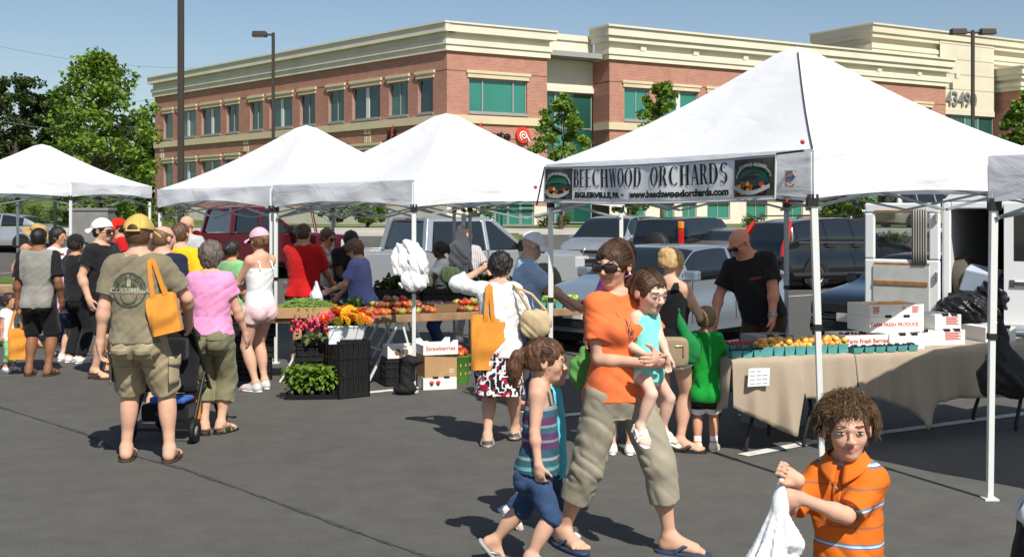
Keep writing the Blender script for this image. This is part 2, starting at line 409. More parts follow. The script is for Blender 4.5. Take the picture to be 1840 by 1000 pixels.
class Fig:
 """a standing, walking or carried person. Local frame: faces -y, the person's left is +x, feet at z = 0"""
 def __init__(s, name, label, loc, rot, h, sex='m', sk='light', wd=1.0, res=.010, hf=.141, lean=(0, 0), twist=0, head=(0, 0, 0), hl=None, hr=None, el=None, er=None,
                 fl=None, fr=None, kl=None, kr=None, pz=None, hip=(0, 0), curl=(.35, .35), ftl=0, ftr=0, fpl=0, fpr=0, group=None, cat='person', hdl=None, hdr=None, shoulder=0, leg=None):
  s.root = empty(name, loc, math.radians(rot), label, cat, group)
  s.loc = np.array(loc, float); s.rz = math.radians(rot); s.h = h; s.sex = sex; s.sk = sk; s.res = res; s.wd = wd
  s.Rw = rotm(0, 0, rot)
  kid = sex == 'k'
  prof = {'m': MALE, 'f': FEM, 'k': KID}[sex]
  if leg is None: leg = .50 if not kid else (.46 if hf < .175 else .41)
  s.hf = hf; s.R = hf*h/2
  zs = h*(1-hf)-(.040 if not kid else .026)*h
  s.pz = pz if pz is not None else (leg+.025)*h
  s.tl = zs-(leg+.025)*h
  s.prof = [(u*s.tl, w*h*wd, d*h*(wd**1.15), y*h) for u, w, d, y in prof]
  s.O = np.array([hip[0], hip[1], s.pz]); s.T = rotm(lean[0], lean[1], twist)
  s.TP = rotm(lean[0]*.3, lean[1]*.3, twist*.3)
  t = lambda x, y, z: s.O+s.T@np.array([x, y, z], float)
  sw = {'m': .098, 'f': .082, 'k': .078}[sex]*h*(wd**.6)
  zsh = s.tl*.93
  s.S = {1: t(sw, .008*h, zsh+shoulder), -1: t(-sw, .008*h, zsh+shoulder)}
  s.l1, s.l2 = .165*h, .145*h
  if kid: s.l1, s.l2 = .155*h, .135*h
  s.ar = {'m': (.034, .0245, .017), 'f': (.027, .0215, .0142), 'k': (.027, .0212, .0165)}[sex]
  s.ar = tuple(a*h*(wd**.5) for a in s.ar)
  s.E = {}; s.Wr = {}
  for sd, tg, eh in ((1, hl, el), (-1, hr, er)):
   if tg is None: tg = s.S[sd]+s.T@np.array([sd*.045*h, -.02*h, -.29*h])
   else: tg = s.tolocal(tg)
   hint = np.array(eh if eh is not None else (sd*.35, .8, -.2), float)
   s.E[sd], s.Wr[sd] = ik(s.S[sd], tg, s.l1, s.l2, hint)
  s.hd = {1: hdl, -1: hdr}
  hw = {'m': .050, 'f': .052, 'k': .043}[sex]*h*(wd**.5)
  tp = lambda x, y, z: s.O+s.TP@np.array([x, y, z], float)
  s.Hp = {1: tp(hw, .004*h, -.025*h), -1: tp(-hw, .004*h, -.025*h)}
  LL = (leg)*h-.035*h
  s.l3, s.l4 = LL*.51, LL*.51
  s.K = {}; s.A = {}
  for sd, tg, kh in ((1, fl, kl), (-1, fr, kr)):
   if tg is None: tg = np.array([s.Hp[sd][0]+sd*.012*h, .012*h, .050*h])
   else: tg = s.tolocal(tg)
   hint = np.array(kh if kh is not None else (sd*.12, -1, 0), float)
   s.K[sd], s.A[sd] = ik(s.Hp[sd], tg, s.l3, s.l4, hint)
  lr = {'m': (.051, .0345, .021), 'f': (.052, .034, .0195), 'k': (.044, .0315, .0215)}[sex]
  s.lr = tuple(a*h*(wd**.5) for a in lr)
  s.ft = {1: ftl, -1: ftr}; s.fp = {1: fpl, -1: fpr}; s.curl = {1: curl[0], -1: curl[1]}
  nb = t(0, .012*h, s.tl*1.03)
  s.nb = nb
  up = s.T@np.array([0, 0, 1.0]); upm = unit(up+np.array([0, 0, .6]))
  s.HR = s.T@rotm(head[0], head[1], head[2]) if len(head) < 4 else rotm(head[0], head[1], head[2])
  s.hc = nb+upm*(.034*h if not kid else .020*h)+s.HR@np.array([0, -.22*s.R, 1.02*s.R]) - s.HR@np.array([0, 0, .12*s.R])
  pts = list(s.S.values())+list(s.E.values())+list(s.Wr.values())+list(s.K.values())+list(s.A.values())+[s.hc, s.O]
  pts = np.array(pts); s.lo = pts.min(0)-.15*h*np.array([1, 1, .0]); s.hi = pts.max(0)+.15*h*np.array([1, 1, 1])
  s.lo[2] = min(s.lo[2], s.A[1][2], s.A[-1][2])-.07*h
  pass
 def tolocal(s, p):
  if isinstance(p, Vector): return s.Rw.T@(np.array(p)-s.loc)
  return np.array(p, float)*s.h
 def world(s, p): return Vector(s.loc+s.Rw@np.array(p, float))
 def hp(s, *p): return s.hc+s.HR@(np.array(p, float)*s.R)      # point in the head frame, in half-head units
 def handframe(s, sd):
  d = unit(s.Wr[sd]-s.E[sd])
  if s.hd[sd] is not None: d = unit(s.hd[sd])
  # palm faces the body / inward
  n = np.array([-sd, -.25, 0.0]); n = unit(n-d*(n@d)); th = unit(np.cross(d, n))*1.0
  if th@np.array([0, -1, .3]) < 0: th = -th
  return d, n, th
 def grip(s, sd):
  d, n, th = s.handframe(sd); return s.Wr[sd]+d*.055*s.h+n*.018*s.h
 def body(s, toes=False, face=True):
  h, k = s.h, .018*s.h
  g = SDF(s.lo, s.hi, s.res); s.g = g
  g.loft(s.prof, s.O, s.T, .02)
  if s.sex == 'f':
   for sd in (1, -1): g.ell(s.O+s.T@np.array([sd*.043*h*s.wd, -.052*h*s.wd, s.tl*.66]), (.036*h*s.wd,)*3, None, .03)
  for sd in (1, -1):
   g.ell(s.O+s.TP@np.array([sd*.044*h*s.wd, .046*h*s.wd, -.045*h]), (.05*h*s.wd, .05*h*s.wd, .055*h*s.wd), None, .03)
  nr = {'m': .034, 'f': .026, 'k': .026}[s.sex]*h*(s.wd**.6)
  g.cap(s.nb-np.array([0, 0, .02*h]), s.hp(0, .18, -.45), nr*1.12, nr, .03)
  for sd in (1, -1): g.cap(s.nb+s.T@np.array([sd*.012*h, .004*h, -.004*h]), s.S[sd]+s.T@np.array([0, 0, .012*h]), nr*.85, .022*h, .04*h)
  # arms
  for sd in (1, -1):
   a, b, c = s.ar
   g.cap(s.S[sd], s.E[sd], a, b, .035*h)
   g.cap(s.E[sd], s.Wr[sd], b*1.02, c, .01*h)
   m = s.E[sd]+(s.Wr[sd]-s.E[sd])*.25
   g.ell(m, (b*1.08,)*3, None, .02*h)
   s.hand(g, sd)
  for sd in (1, -1):
   a, b, c = s.lr
   g.cap(s.Hp[sd], s.K[sd], a, b, .02*h)
   g.cap(s.K[sd], s.A[sd], b*.95, c, .012*h)
   sh = s.A[sd]-s.K[sd]; bk = s.back(sd)
   g.ell(s.K[sd]+sh*.30+bk*.008*h, (b*1.0, b*1.08, .085*h), s.shin_R(sd), .02*h)
   s.foot(g, sd, toes)
  s.headsdf(g, face)
  V, F = g.mesh()
  mi = None; mats = [SK[s.sk]]
  if face:
   C = (V[F].mean(1)-s.hc)@s.HR/s.R
   lips = (np.abs(C[:, 0]) < .30) & (C[:, 1] < -.60) & (np.abs(C[:, 2]+.50-(C[:, 0]**2)*.5) < .085*(1.15-np.abs(C[:, 0])/.34))
   mi = lips.astype(int); mats.append(LIPD if s.sk in ('dark', 'brown') else LIP)
  o = link('body', np_mesh('body', V, F, mats, mi), s.root)
  return o
 def shin_R(s, sd):
  z = unit(s.K[sd]-s.A[sd]); y = s.back(sd); x = np.cross(y, z); return np.stack([x, y, z], 1)
 def back(s, sd):
  z = unit(s.K[sd]-s.A[sd]); f = s.footdir(sd)[0]; y = -f; y = y-z*(y@z); return unit(y)
 def footdir(s, sd):
  a = math.radians(s.ft[sd]+sd*9); p = math.radians(s.fp[sd])
  f = np.array([math.sin(a)*math.cos(p), -math.cos(a)*math.cos(p), -math.sin(p)])
  side = np.array([math.cos(a), math.sin(a), 0]); up = np.cross(side, f); up = up if up[2] > 0 else -up
  return f, side, up
 def foot(s, g, sd, toes):
  h = s.h; A = s.A[sd]; f, sdv, up = s.footdir(sd); k = h if s.sex != 'k' else h*1.06
  heel = A-up*.022*k-f*.012*k
  ball = A-up*.030*k+f*.082*k
  g.cap(A, heel, .021*k, .020*k, .015*k)
  g.cap(A, ball+up*.004*k, .022*k, .014*k, .02*k)
  for q in (-1, 1): g.cap(heel, ball+sdv*q*.014*k, .018*k, .013*k, .015*k)
  toe = [(-.019, .112, .0085), (-.008, .112, .0068), (.003, .108, .0064), (.013, .102, .006), (.022, .094, .0055)]
  for i, (x, y, r) in enumerate(toe):
   x = -x*-1*sd if sd > 0 else x*-1
   x = (x if sd < 0 else x)
   xx = (-.019+.0103*i)*sd
   b0 = ball+sdv*xx*k*.8; t0 = A-up*.033*k+f*y*k+sdv*xx*k*1.1
   g.cap(b0, t0, r*1.15*k, r*k, .006*k if toes else .016*k)
  s_h = s
 def hand(s, g, sd):
  h = s.h*(1.0 if s.sex != 'k' else 1.05); W0 = s.Wr[sd]; d, n, th = s.handframe(sd); c = s.curl[sd]
  pc = W0+d*.030*h
  R = np.stack([th, n, d], 1)
  g.ell(pc, (.024*h, .0125*h, .033*h), R, .012*h)
  g.cap(W0, pc, s.ar[2]*.95, .013*h, .012*h)
  fr = .0052*h
  for i in range(4):
   off = (1.5-i)*.0115*h
   ln = (.042, .047, .044, .034)[i]*h
   b0 = W0+d*.054*h+th*off
   a1 = c*1.0; a2 = c*2.1
   d1 = d*math.cos(a1)+n*math.sin(a1); d2 = d*math.cos(a2)+n*math.sin(a2); d3 = d*math.cos(a2*1.35)+n*math.sin(a2*1.35)
   p1 = b0+d1*ln*.45; p2 = p1+d2*ln*.32; p3 = p2+d3*ln*.25
   g.cap(b0-d*.012*h, p1, fr*1.1, fr*1.02, .004*h); g.cap(p1, p2, fr*1.02, fr*.95, .003*h); g.cap(p2, p3, fr*.95, fr*.82, .003*h)
  t0 = W0+d*.014*h+th*.016*h; tt = unit(d*.75+th*.62+n*(.15+.4*c)); t1 = t0+tt*.030*h; t2 = t1+unit(tt+d*.6+n*c*.8)*.026*h
  g.cap(t0, t1, fr*1.5, fr*1.2, .008*h); g.cap(t1, t2, fr*1.2, fr*.95, .004*h)
 def headsdf(s, g, face=True):
  R = s.R; E = lambda c, r, k=.12, sub=False: g.ell(s.hp(*c), np.array(r)*R, s.HR, k*R, sub)
  Cc = lambda a, b, ra, rb, k=.1: g.cap(s.hp(*a), s.hp(*b), ra*R, rb*R, k*R)
  kid = s.sex == 'k'; fem = s.sex == 'f'
  E((0, .12, .22), (.70, .86, .74))
  jw = .48 if kid else (.46 if fem else .54)
  E((0, -.20, -.36), (jw, .54, .56), .25)
  E((0, -.48, -.74), (.22 if not fem else .18, .22, .18), .2)
  if not face:
   E((0, -.74, -.12), (.12, .16, .2), .1);
  else:
   for q in (1, -1):
    E((q*.30, -.50, -.20), (.20, .21, .22), .2)
    E((q*.28, -.845, .00), (.165, .10 if kid else .15, .085), .10, True)
    Cc((0, -.74, .14), (q*.36, -.66, .15), .09, .07, .14)
    E((q*.10, -.87, -.27), (.07, .085, .062), .06)
    Cc((0, -.70, -.45), (q*.19, -.655, -.475), .075, .045, .07)
    Cc((0, -.69, -.545), (q*.17, -.645, -.515), .085, .05, .06)
   if kid: Cc((0, -.76, -.02), (0, -.93, -.24), .06, .085, .08)
   else: Cc((0, -.78, .06), (0, -.99, -.24), .06, .088, .08)
   for q in (1, -1): E((q*.28, -.66 if kid else -.69, -.01), (.15, .10, .10), .09)      # closed lids round the eyeball
  for q in (1, -1):
   E((q*.70, .04, -.06), (.07, .17, .24), .06)
   if s.res < .006: g.ell(s.hp(q*.79, -.01, -.04), np.array((.05, .08, .13))*R, s.HR, .04*R, True)
 def eyes(s, iris=None, squint=0.0, brow='brown', gaze=(0, 0)):
  R = s.R; mb = MB()
  for q in (1, -1):
   e = MB(); c = s.hp(q*.28, -.715, -.005)
   M = Matrix(s.HR.tolist()).to_4x4(); M.translation = Vector(c)
   e.ball((0, 0, 0), (.135*R, .112*R, (.062-.03*squint)*R), 14, 10, 0, M)
   e.ball((gaze[0]*R, -.062*R, gaze[1]*R), (.060*R, .056*R, (.058-.026*squint)*R), 12, 8, 1, M)
   e.build('eye', [EYEW, IRIS], s.root)
   lid = MB()
   lid.tube([s.hp(q*(.28+dx), -.80+abs(dx)*.75, .085-.05*squint-(dx*q if 0 else 0)-dx*dx*1.6) for dx in (-.15, -.08, 0, .08, .15)], [.008*R*1.2, .022*R, .026*R, .022*R, .008*R], 6)
   lid.build('eyelash', HAIR['dark'], s.root)
   b = MB()
   b.tube([s.hp(q*(.30+dx), -.83+max(0, dx)*.7+abs(dx)*.15, .255-dx*dx*1.1-(.03*squint)) for dx in (-.19, -.1, 0, .1, .2)], [.012*R, .022*R, .024*R, .020*R, .008*R], 6)
   b.build('eyebrow', HAIR[brow], s.root)
 def sunglasses(s, big=1.0):
  R = s.R; fr = MB(); le = MB()
  for q in (1, -1):
   def P(u, v, off=0):
    a = 2*math.pi*u; rx, rz = .27*big, .185*big
    ex = 1.0
    x = q*.31+rx*v*math.copysign(abs(math.cos(a))**.75, math.cos(a)); z = -.01+rz*v*math.copysign(abs(math.sin(a))**.75, math.sin(a))
    return s.hp(x, -.965-off+.55*max(0, abs(x)-.15)**1.6, z)
   le.grid(lambda u, v: P(u, v, .05*(1-v*v)), 20, 4)
   fr.tube([P(i/20, 1.0) for i in range(21)], .026*R, 6)
   fr.tube([s.hp(q*.58, -.80, .06), s.hp(q*.70, -.55, .06), s.hp(q*.77, .0, .05), s.hp(q*.77, .1, -.02)], [.035*R, .03*R, .02*R, .015*R], 6)
  fr.tube([s.hp(-.08, -.98, .04), s.hp(0, -1.0, .07), s.hp(.08, -.98, .04)], .022*R, 6)
  o = fr.build('sunglasses', FRAME, s.root); le.build('lens', LENS, o)
 def glasses(s):
  R = s.R; fr = MB()
  for q in (1, -1):
   fr.tube([s.hp(q*.31+.24*math.cos(i*.4189), -.93+.03*abs(math.cos(i*.4189)), .0+.16*math.sin(i*.4189)) for i in range(16)], .016*R, 5)
   fr.tube([s.hp(q*.55, -.85, .06), s.hp(q*.74, -.4, .06), s.hp(q*.76, .05, .03)], .016*R, 5)
  fr.build('glasses', FRAME, s.root)
 # ------------------------------------------------------------ clothes
 def shirt(s, m, sleeve=.5, hem=-.15, t=.017, loose=0.0, sl_r=1.3, top=None, wr=.004, name='shirt', neck=True, seed=1, mats=None, mi_fn=None, vneck=0, collar=None, flare=0):
  h = s.h; g = SDF(s.lo, s.hi, s.res); t = max(t, s.res*.9)
  pr = [(z, w+loose*h*np.clip(1-abs(z/s.tl-.25)/.5, 0, 1)+flare*h*max(0, .3-z/s.tl), d+loose*h*np.clip(1-abs(z/s.tl-.25)/.5, 0, 1)+flare*h*max(0, .3-z/s.tl), y) for z, w, d, y in s.prof]
  hz = hem*s.tl
  if pr[0][0] < hz-1e-6:
   zz = [p[0] for p in pr]; ws = [np.interp(hz, zz, [p[i] for p in pr]) for i in range(4)]
   pr = [tuple(ws)]+[p for p in pr if p[0] > hz]
  tz = top*s.tl if top is not None else 1.035*s.tl
  g.loft(pr, s.O, s.T, .02, t, z0=hz, z1=tz)
  if s.sex == 'f':
   for sd in (1, -1): g.ell(s.O+s.T@np.array([sd*.042*h*s.wd, -.052*h*s.wd, s.tl*.66]), (.036*h*s.wd+t,)*3, None, .045)
  if hem < -.05:
   for sd in (1, -1): g.ell(s.O+s.TP@np.array([sd*.044*h*s.wd, .046*h*s.wd, -.045*h]), (.05*h*s.wd+t, .05*h*s.wd+t, .055*h*s.wd+t), None, .03, False, [(s.O+s.T@np.array([0, 0, hz]), -(s.T@np.array([0, 0, 1.])))])
  if neck:
   nr = {'m': .034, 'f': .026, 'k': .026}[s.sex]*h*(s.wd**.6)
   for sd in (1, -1): g.cap(s.nb+s.T@np.array([sd*.012*h, .004*h, -.004*h]), s.S[sd]+s.T@np.array([0, 0, .012*h]), nr*.85+t*.5, .022*h+t*.7, .04*h)
  if sleeve:
   for sd in (1, -1):
    a, b, c = s.ar
    full = sleeve > 1
    if not full:
     P_ = s.S[sd]+(s.E[sd]-s.S[sd])*sleeve; n = unit(s.E[sd]-s.S[sd])
     g.cap(s.S[sd], P_+n*.02*h, a+t*1.0, (a*(1-sleeve)+b*sleeve)*sl_r+t, .03*h, False, [(P_, n)])
    else:
     P_ = s.E[sd]+(s.Wr[sd]-s.E[sd])*(sleeve-1); n = unit(s.Wr[sd]-s.E[sd])
     g.cap(s.S[sd], s.E[sd], a+t*1.0, b*sl_r*.95+t, .03*h)
     g.cap(s.E[sd], P_+n*.02*h, b*sl_r*.95+t, c*sl_r*1.25+t, .015*h, False, [(P_, n)])
  if wr: g.wrinkle(wr, seed=seed)
  if neck:
   nr = {'m': .040, 'f': .036, 'k': .034}[s.sex]*h*(s.wd**.5)
   g.cap(s.nb-np.array([0, 0, .012*h])+s.T@np.array([0, -.004*h, 0]), s.hp(0, .1, -.4), nr, nr*1.25, .004, True)
   if vneck: g.cap(s.O+s.T@np.array([0, -.085*h, s.tl*(1-vneck)]), s.nb+s.T@np.array([0, -.05*h, 0]), .008*h, nr*1.0, .006, True)
  o = sdf_obj(g, name, mats or m, s.root, mi_fn)
  s.shirt_o = o
  return o
 def tank(s, m, hem=-.15, t=.015, top=.80, wr=.003, strap=.42, sw=.008, name='tank_top', **k):
  """strapped top: torso cut below the armpits plus two straps"""
  h = s.h; t = max(t, s.res*.9)
  o = s.shirt(m, 0, hem, t, top=top, wr=wr, name=name, neck=False, **k)
  if sw:
   mb = MB()
   for sd in (1, -1):
    mb2 = []
    for f in np.linspace(0, 1, 9):
     a = math.pi*(f);
     zz = s.tl*(top-.03+(1.02-top)*math.sin(a)**.6);
     dep = np.interp(zz, [p[0] for p in s.prof], [p[2] for p in s.prof])+t+.002*h
     yy = -math.cos(a)*dep*.93+.006*h
     mb2.append(s.O+s.T@np.array([sd*strap*.1*h*(1-.12*math.sin(a)), yy, zz+.004*h]))
    mb.tube(mb2, sw*h, 6)
   mb.build('strap', m, o)
  return o
 def pants(s, m, length=.45, t=.008, r0=1.12, r1=1.25, wr=.005, name='shorts', top=.09, seed=3, loose=0, mats=None, mi_fn=None, cuff=False):
  """length 0..1 down the thigh, 1..2 down the shin"""
  h = s.h; g = SDF(s.lo, s.hi, s.res); t = max(t, s.res*.9)
  tz = top*s.tl
  pr = [p for p in s.prof if p[0] < tz]; zz = [p[0] for p in s.prof]
  pr.append(tuple([tz]+[np.interp(tz, zz, [p[i] for p in s.prof]) for i in (1, 2, 3)]))
  g.loft(pr, s.O, s.TP, .02, t+.002, z1=tz)
  for sd in (1, -1): g.ell(s.O+s.TP@np.array([sd*.044*h*s.wd, .046*h*s.wd, -.045*h]), (.05*h*s.wd+t, .05*h*s.wd+t, .055*h*s.wd+t), None, .03)
  a, b, c = s.lr
  for sd in (1, -1):
   if length <= 1:
    n = unit(s.K[sd]-s.Hp[sd]); P_ = s.Hp[sd]+(s.K[sd]-s.Hp[sd])*length
    g.cap(s.Hp[sd], P_+n*.02*h, a*r0+t, (a*(1-length)+b*length)*r1+t, .012*h, False, [(P_, n)])
   else:
    f = length-1; n = unit(s.A[sd]-s.K[sd]); P_ = s.K[sd]+(s.A[sd]-s.K[sd])*f
    rk = b*(r0+(r1-r0)*.5)+t
    g.cap(s.Hp[sd], s.K[sd], a*r0+t, rk, .012*h)
    g.cap(s.K[sd], P_+n*.02*h, rk, (b*(1-f*.4)*r1)+t, .012*h, False, [(P_, n)])
  if wr: g.wrinkle(wr, (13, 13, 9), seed, .03, 1.3)
  o = sdf_obj(g, name, mats or m, s.root, mi_fn); s.pants_o = o
  return o
 def skirt(s, m, z_end=.28, r=.125, t=.012, name='skirt', top=.10, wr=.006, mats=None, mi_fn=None):
  h = s.h; g = SDF(s.lo, s.hi, s.res); L = s.O[2]-z_end*h
  pr = [(-L, r*h, r*h*.82, .01*h), (-L*.5, r*h*.93, r*h*.76, .012*h), (-.03*h, .104*h*s.wd, .082*h*s.wd, .01*h), (top*s.tl, .088*h*s.wd, .068*h*s.wd, .004*h)]
  g.loft(pr, s.O, np.eye(3), .01, t, z0=-L, z1=top*s.tl)
  if wr: g.wrinkle(wr, (16, 16, 5), 4)
  return sdf_obj(g, name, mats or m, s.root, mi_fn)
 def sneakers(s, m, sock=None, sockh=.03, sole=SOLE, accent=None):
  h = s.h*(1 if s.sex != 'k' else 1.08)
  for sd in (1, -1):
   f, x, up = s.footdir(sd); A = s.A[sd]; h0 = h
   lo = A-.16*h; hi = A+.16*h; rs = min(s.res, .007)
   base = A-up*.049*s.h
   R = np.stack([x, -f, up], 1)
   g = SDF(lo, hi, rs)
   g.cap(A+up*.004*h, base+up*.022*h-f*.012*h, .026*h, .027*h, .02*h)
   g.cap(base+up*.022*h, base+up*.016*h+f*.088*h, .028*h, .021*h, .02*h)
   g.cap(base+up*.018*h+f*.04*h, base+up*.012*h+f*.112*h, .028*h, .016*h, .02*h)
   g.plane(A+up*.018*h, up); g.plane(base+up*.010*h, -up)
   sh = sdf_obj(g, 'shoe', m, s.root)
   g = SDF(lo, hi, rs)
   g.ell(base+up*.004*h+f*.044*h, (.032*h, .092*h, .014*h), R, .002)
   g.plane(base+up*.001, -up); g.plane(base+up*.011*h, up)
   sdf_obj(g, 'sole', sole, sh)
   if accent:
    mb = MB()
    for q in (-1, 1):
     for e in (.02, .045): mb.tube([base+f*(e-.01)*h+x*q*.0275*h+up*.014*h, base+f*(e+.012)*h+x*q*.022*h+up*.034*h], .004*h, 5)
    mb.build('stripe', accent, sh)
   if sock:
    mb = MB(); a = s.A[sd]; u = unit(s.K[sd]-a)
    mb.tube([a-u*.01*h, a+u*.012*h, a+u*sockh*h], [s.lr[2]*1.35, s.lr[2]*1.25, s.lr[2]*1.22], 16)
    mb.build('sock', sock, s.root)
 def sandals(s, m, thong=True, sole=None, strap=.007):
  h = s.h*(1 if s.sex != 'k' else 1.06)
  for sd in (1, -1):
   f, x, up = s.footdir(sd); A = s.A[sd]; b = A-up*.050*s.h
   rs = min(s.res, .006); g = SDF(A-.17*h, A+.17*h, rs); R = np.stack([x, -f, up], 1)
   g.ell(b+f*.044*h+up*.004*h, (.034*h, .092*h, .016*h), R, .002, False, [(b+up*.011*h, up), (b-up*.004*h, -up)], boxy=2.6)
   sl = sdf_obj(g, 'sandal', sole or m, s.root)
   if sl is None: continue
   mb = MB()
   if thong:
    tp = b+f*.092*h+up*.014*h-x*sd*.008*h
    for q in (-1, 1):
     mb.tube([tp, tp+up*.012*h-f*.012*h+x*q*.005*h, b+f*.05*h+up*.030*h+x*q*.024*h, b+f*.024*h+up*.010*h+x*q*.031*h], [strap*.6*h, strap*.8*h, strap*h, strap*h], 6)
   else:
    for fw, z in ((.078, .026), (.05, .040), (-.008, .05)):
     mb.tube([b+f*fw*h+x*.032*h+up*.008*h, b+f*fw*h+x*.024*h+up*z*.8*h, b+f*fw*h+up*(z+.006)*h, b+f*fw*h-x*.024*h+up*z*.8*h, b+f*fw*h-x*.032*h+up*.008*h], strap*h, 6)
    for q in (-1, 1): mb.tube([b+f*.07*h+x*q*.027*h+up*.02*h, b+f*.03*h+x*q*.027*h+up*.034*h, b-f*.03*h+x*q*.02*h+up*.03*h, b-f*.042*h+up*.03*h], strap*h*.8, 6)
   mb.build('sandal_strap', m, sl)
 def sweep(s, m, n, t=.10, r=.010, parent=None, lo=.30, seed=3):
  rd = random.Random(seed); ph = [(rd.uniform(-1.45, 1.45), rd.uniform(.0, .05)) for i in range(n)]
  def fn(i, q):
   a, o = ph[i]; p = []
   for u in np.linspace(0, 1, 8):
    th = lo+(2.55-lo)*u; k = 1-.80*max(0, u-.62)/.38
    x = math.sin(a)*math.sin(min(th, 1.7))*(.70+t)*k; z = .24+(.74+t*1.15)*math.sin(th)*max(.02, math.cos(a))**.55-.30*abs(math.sin(a))*(1-k*.2); y = .13-(.86+t)*math.cos(th)*(1-.12*abs(math.sin(a))) if th < 1.57 else .13-(.86+t)*math.cos(th)
    p.append((x*(1+o), y*(1+o), z+o))
   return p
  return s.strands(m, n, fn, r=r, name='hair_sweep', parent=parent or s.hair_o)
 # ------------------------------------------------------------ hair and hats
 def hair(s, m, t=.10, line=.30, side=-.10, nape=-.55, amp=.05, f=30, parts=(), name='hair', sub=(), seed=2, fr=-.52, res=None):
  """cap of hair: cranium inflated by t (half-head units), cut away in front of the face"""
  R = s.R; rs = res or min(s.res, .008)
  pts = [s.hp(*p[:3]) for p in parts]+[s.hp(0, 0, 0)]
  ext = np.array(pts); g = SDF(ext.min(0)-1.35*R, ext.max(0)+1.35*R, rs)
  g.ell(s.hp(0, .13, .24), np.array((.70+t, .86+t, .74+t*1.15))*R, s.HR, .0)
  g.ell(s.hp(0, .30, -.22), np.array((.60+t, .60+t, .55))*R, s.HR, .25*R)
  Z = s.HR@np.array([0, 0, 1.]); Yb = s.HR@np.array([0, 1., 0])
  # face cut-out
  g.ell(s.hp(0, -1.05, -.28), np.array((.78, .80, .28+line+.30))*R, s.HR, .08*R, True)
  g.ell(s.hp(0, -.60, -.75), np.array((1.1, .62, .62))*R, s.HR, .06*R, True)
  g.plane(s.hp(0, 0, nape), -Z)
  # ears free below the side line
  for q in (1, -1): g.ell(s.hp(q*.85, -.12, side-.32), np.array((.35, .34, .40))*R, s.HR, .05*R, True)
  prev = None
  for p in parts:      # x, y, z, r, joined to the one before
   c = s.hp(*p[:3])
   if len(p) > 4 and p[4] and prev is not None: g.cap(prev[0], c, prev[1], p[3]*R, .10*R)
   else: g.ell(c, (p[3]*R,)*3, None, .10*R)
   prev = (c, p[3]*R)
  for c, r in sub: g.ell(s.hp(*c), np.array(r)*R, s.HR, .05*R, True)
  if amp:
   idx = np.nonzero(np.abs(g.d) < .03)
   P = np.stack([g.ax[i][idx[i]] for i in range(3)], 1)
   L = (P-s.hc)@s.HR/R
   n = vnoise(L[:, 0]*f*.25+seed, L[:, 1]*f*.25, L[:, 2]*f*.06)+.6*vnoise(L[:, 0]*f*.5, L[:, 1]*f*.5+seed, L[:, 2]*f*.16)
   g.d[idx] += (amp*R*n).astype(np.float32)
  o = sdf_obj(g, name, m, s.root); s.hair_o = o; return o
 def strands(s, m, n, fn, seg=6, r=.012, name='hair_strands', taper=.3, parent=None):
  """n tapering hair tubes; fn(i, rnd) -> list of head-frame points"""
  rnd = random.Random(11); mb = MB()
  for i in range(n):
   p = fn(i, rnd)
   if p:
    k = len(p)
    mb.tube([s.hp(*q) for q in p], [r*s.R*(1-(1-taper)*j/(k-1)) for j in range(k)], 4, 0, False)
  return mb.build(name, m, parent or s.root)
 def cap_hat(s, m, brim_dir=0, bm=None, back_gap=False, name='cap', brim=True, tall=1.0, button=True):
  R = s.R; rs = min(s.res, .008); g = SDF(s.hc-2.1*R, s.hc+2.1*R, rs)
  B = rotm(0, 0, brim_dir); HB = s.HR@B
  g.ell(s.hp(0, .12, .26), np.array((.84, 1.0, .92*tall))*R, s.HR, 0)
  Z = s.HR@np.array([0, 0, 1.])
  tilt = s.HR@B@unit((0, .14, -1.))
  g.plane(s.hp(0, .1, .24), tilt)
  g.wrinkle(.012*R*.5, (20, 20, 20), 3)
  o = sdf_obj(g, name, m, s.root)
  mb = MB()
  if button: mb.ball(s.hp(0, .12, .26+.92*tall), .05*R, 8, 6)
  for a in range(6):
   t0 = math.pi/3*a
   mb.tube([s.hp(.855*math.sin(e)*math.cos(t0), .12+1.012*math.sin(e)*math.sin(t0), .26+.935*tall*math.cos(e)) for e in np.linspace(.05, 1.5, 9)], .012*R, 4)
  mb.build('cap_seam', bm or m, o)
  if brim:
   b = MB()
   def P(u, v):
    a = (u-.5)*2.2; r0 = .93+.62*v*math.cos(a*.75)
    x = math.sin(a)*r0*(.90 if v else .88); y = -math.cos(a)*r0
    q = B@np.array([x, y, .30-.16*v-.30*x*x+.02])
    return s.hp(q[0], q[1]+.12, q[2])
   b.grid(P, 14, 5); b.build('cap_brim', bm or m, o, solid=.05*R)
  if back_gap:
   bd = -(HB@np.array([0, -1., 0]))
   gp = MB()
   c = B@np.array([0, 1.0, .0])
   def P2(u, v):
    a = math.pi*(u); rr = .34*v
    x = math.cos(a)*rr; z = .30+math.sin(a)*rr*.95-.0
    q = np.array([x, 0, z]); y = 1.028*math.sqrt(max(0, 1-(x/.86)**2-((z-.26)/.94)**2))
    qq = B@np.array([x, y, z]); return s.hp(qq[0], qq[1]+.12, qq[2])
   gp.grid(P2, 14, 4); gp.build('cap_gap', HAIR['dark'], o)
   st = MB(); st.tube([P2(i/14, 1.04) for i in range(15)], .045*R, 6)
   st.tube([s.hp(*( (B@np.array([x, 1.04*math.sqrt(1-(x/.86)**2), .25]))+np.array([0, .12, 0])) ) for x in np.linspace(-.42, .42, 9)], .06*R, 6)
   st.build('cap_strap', bm or m, o)
  return o
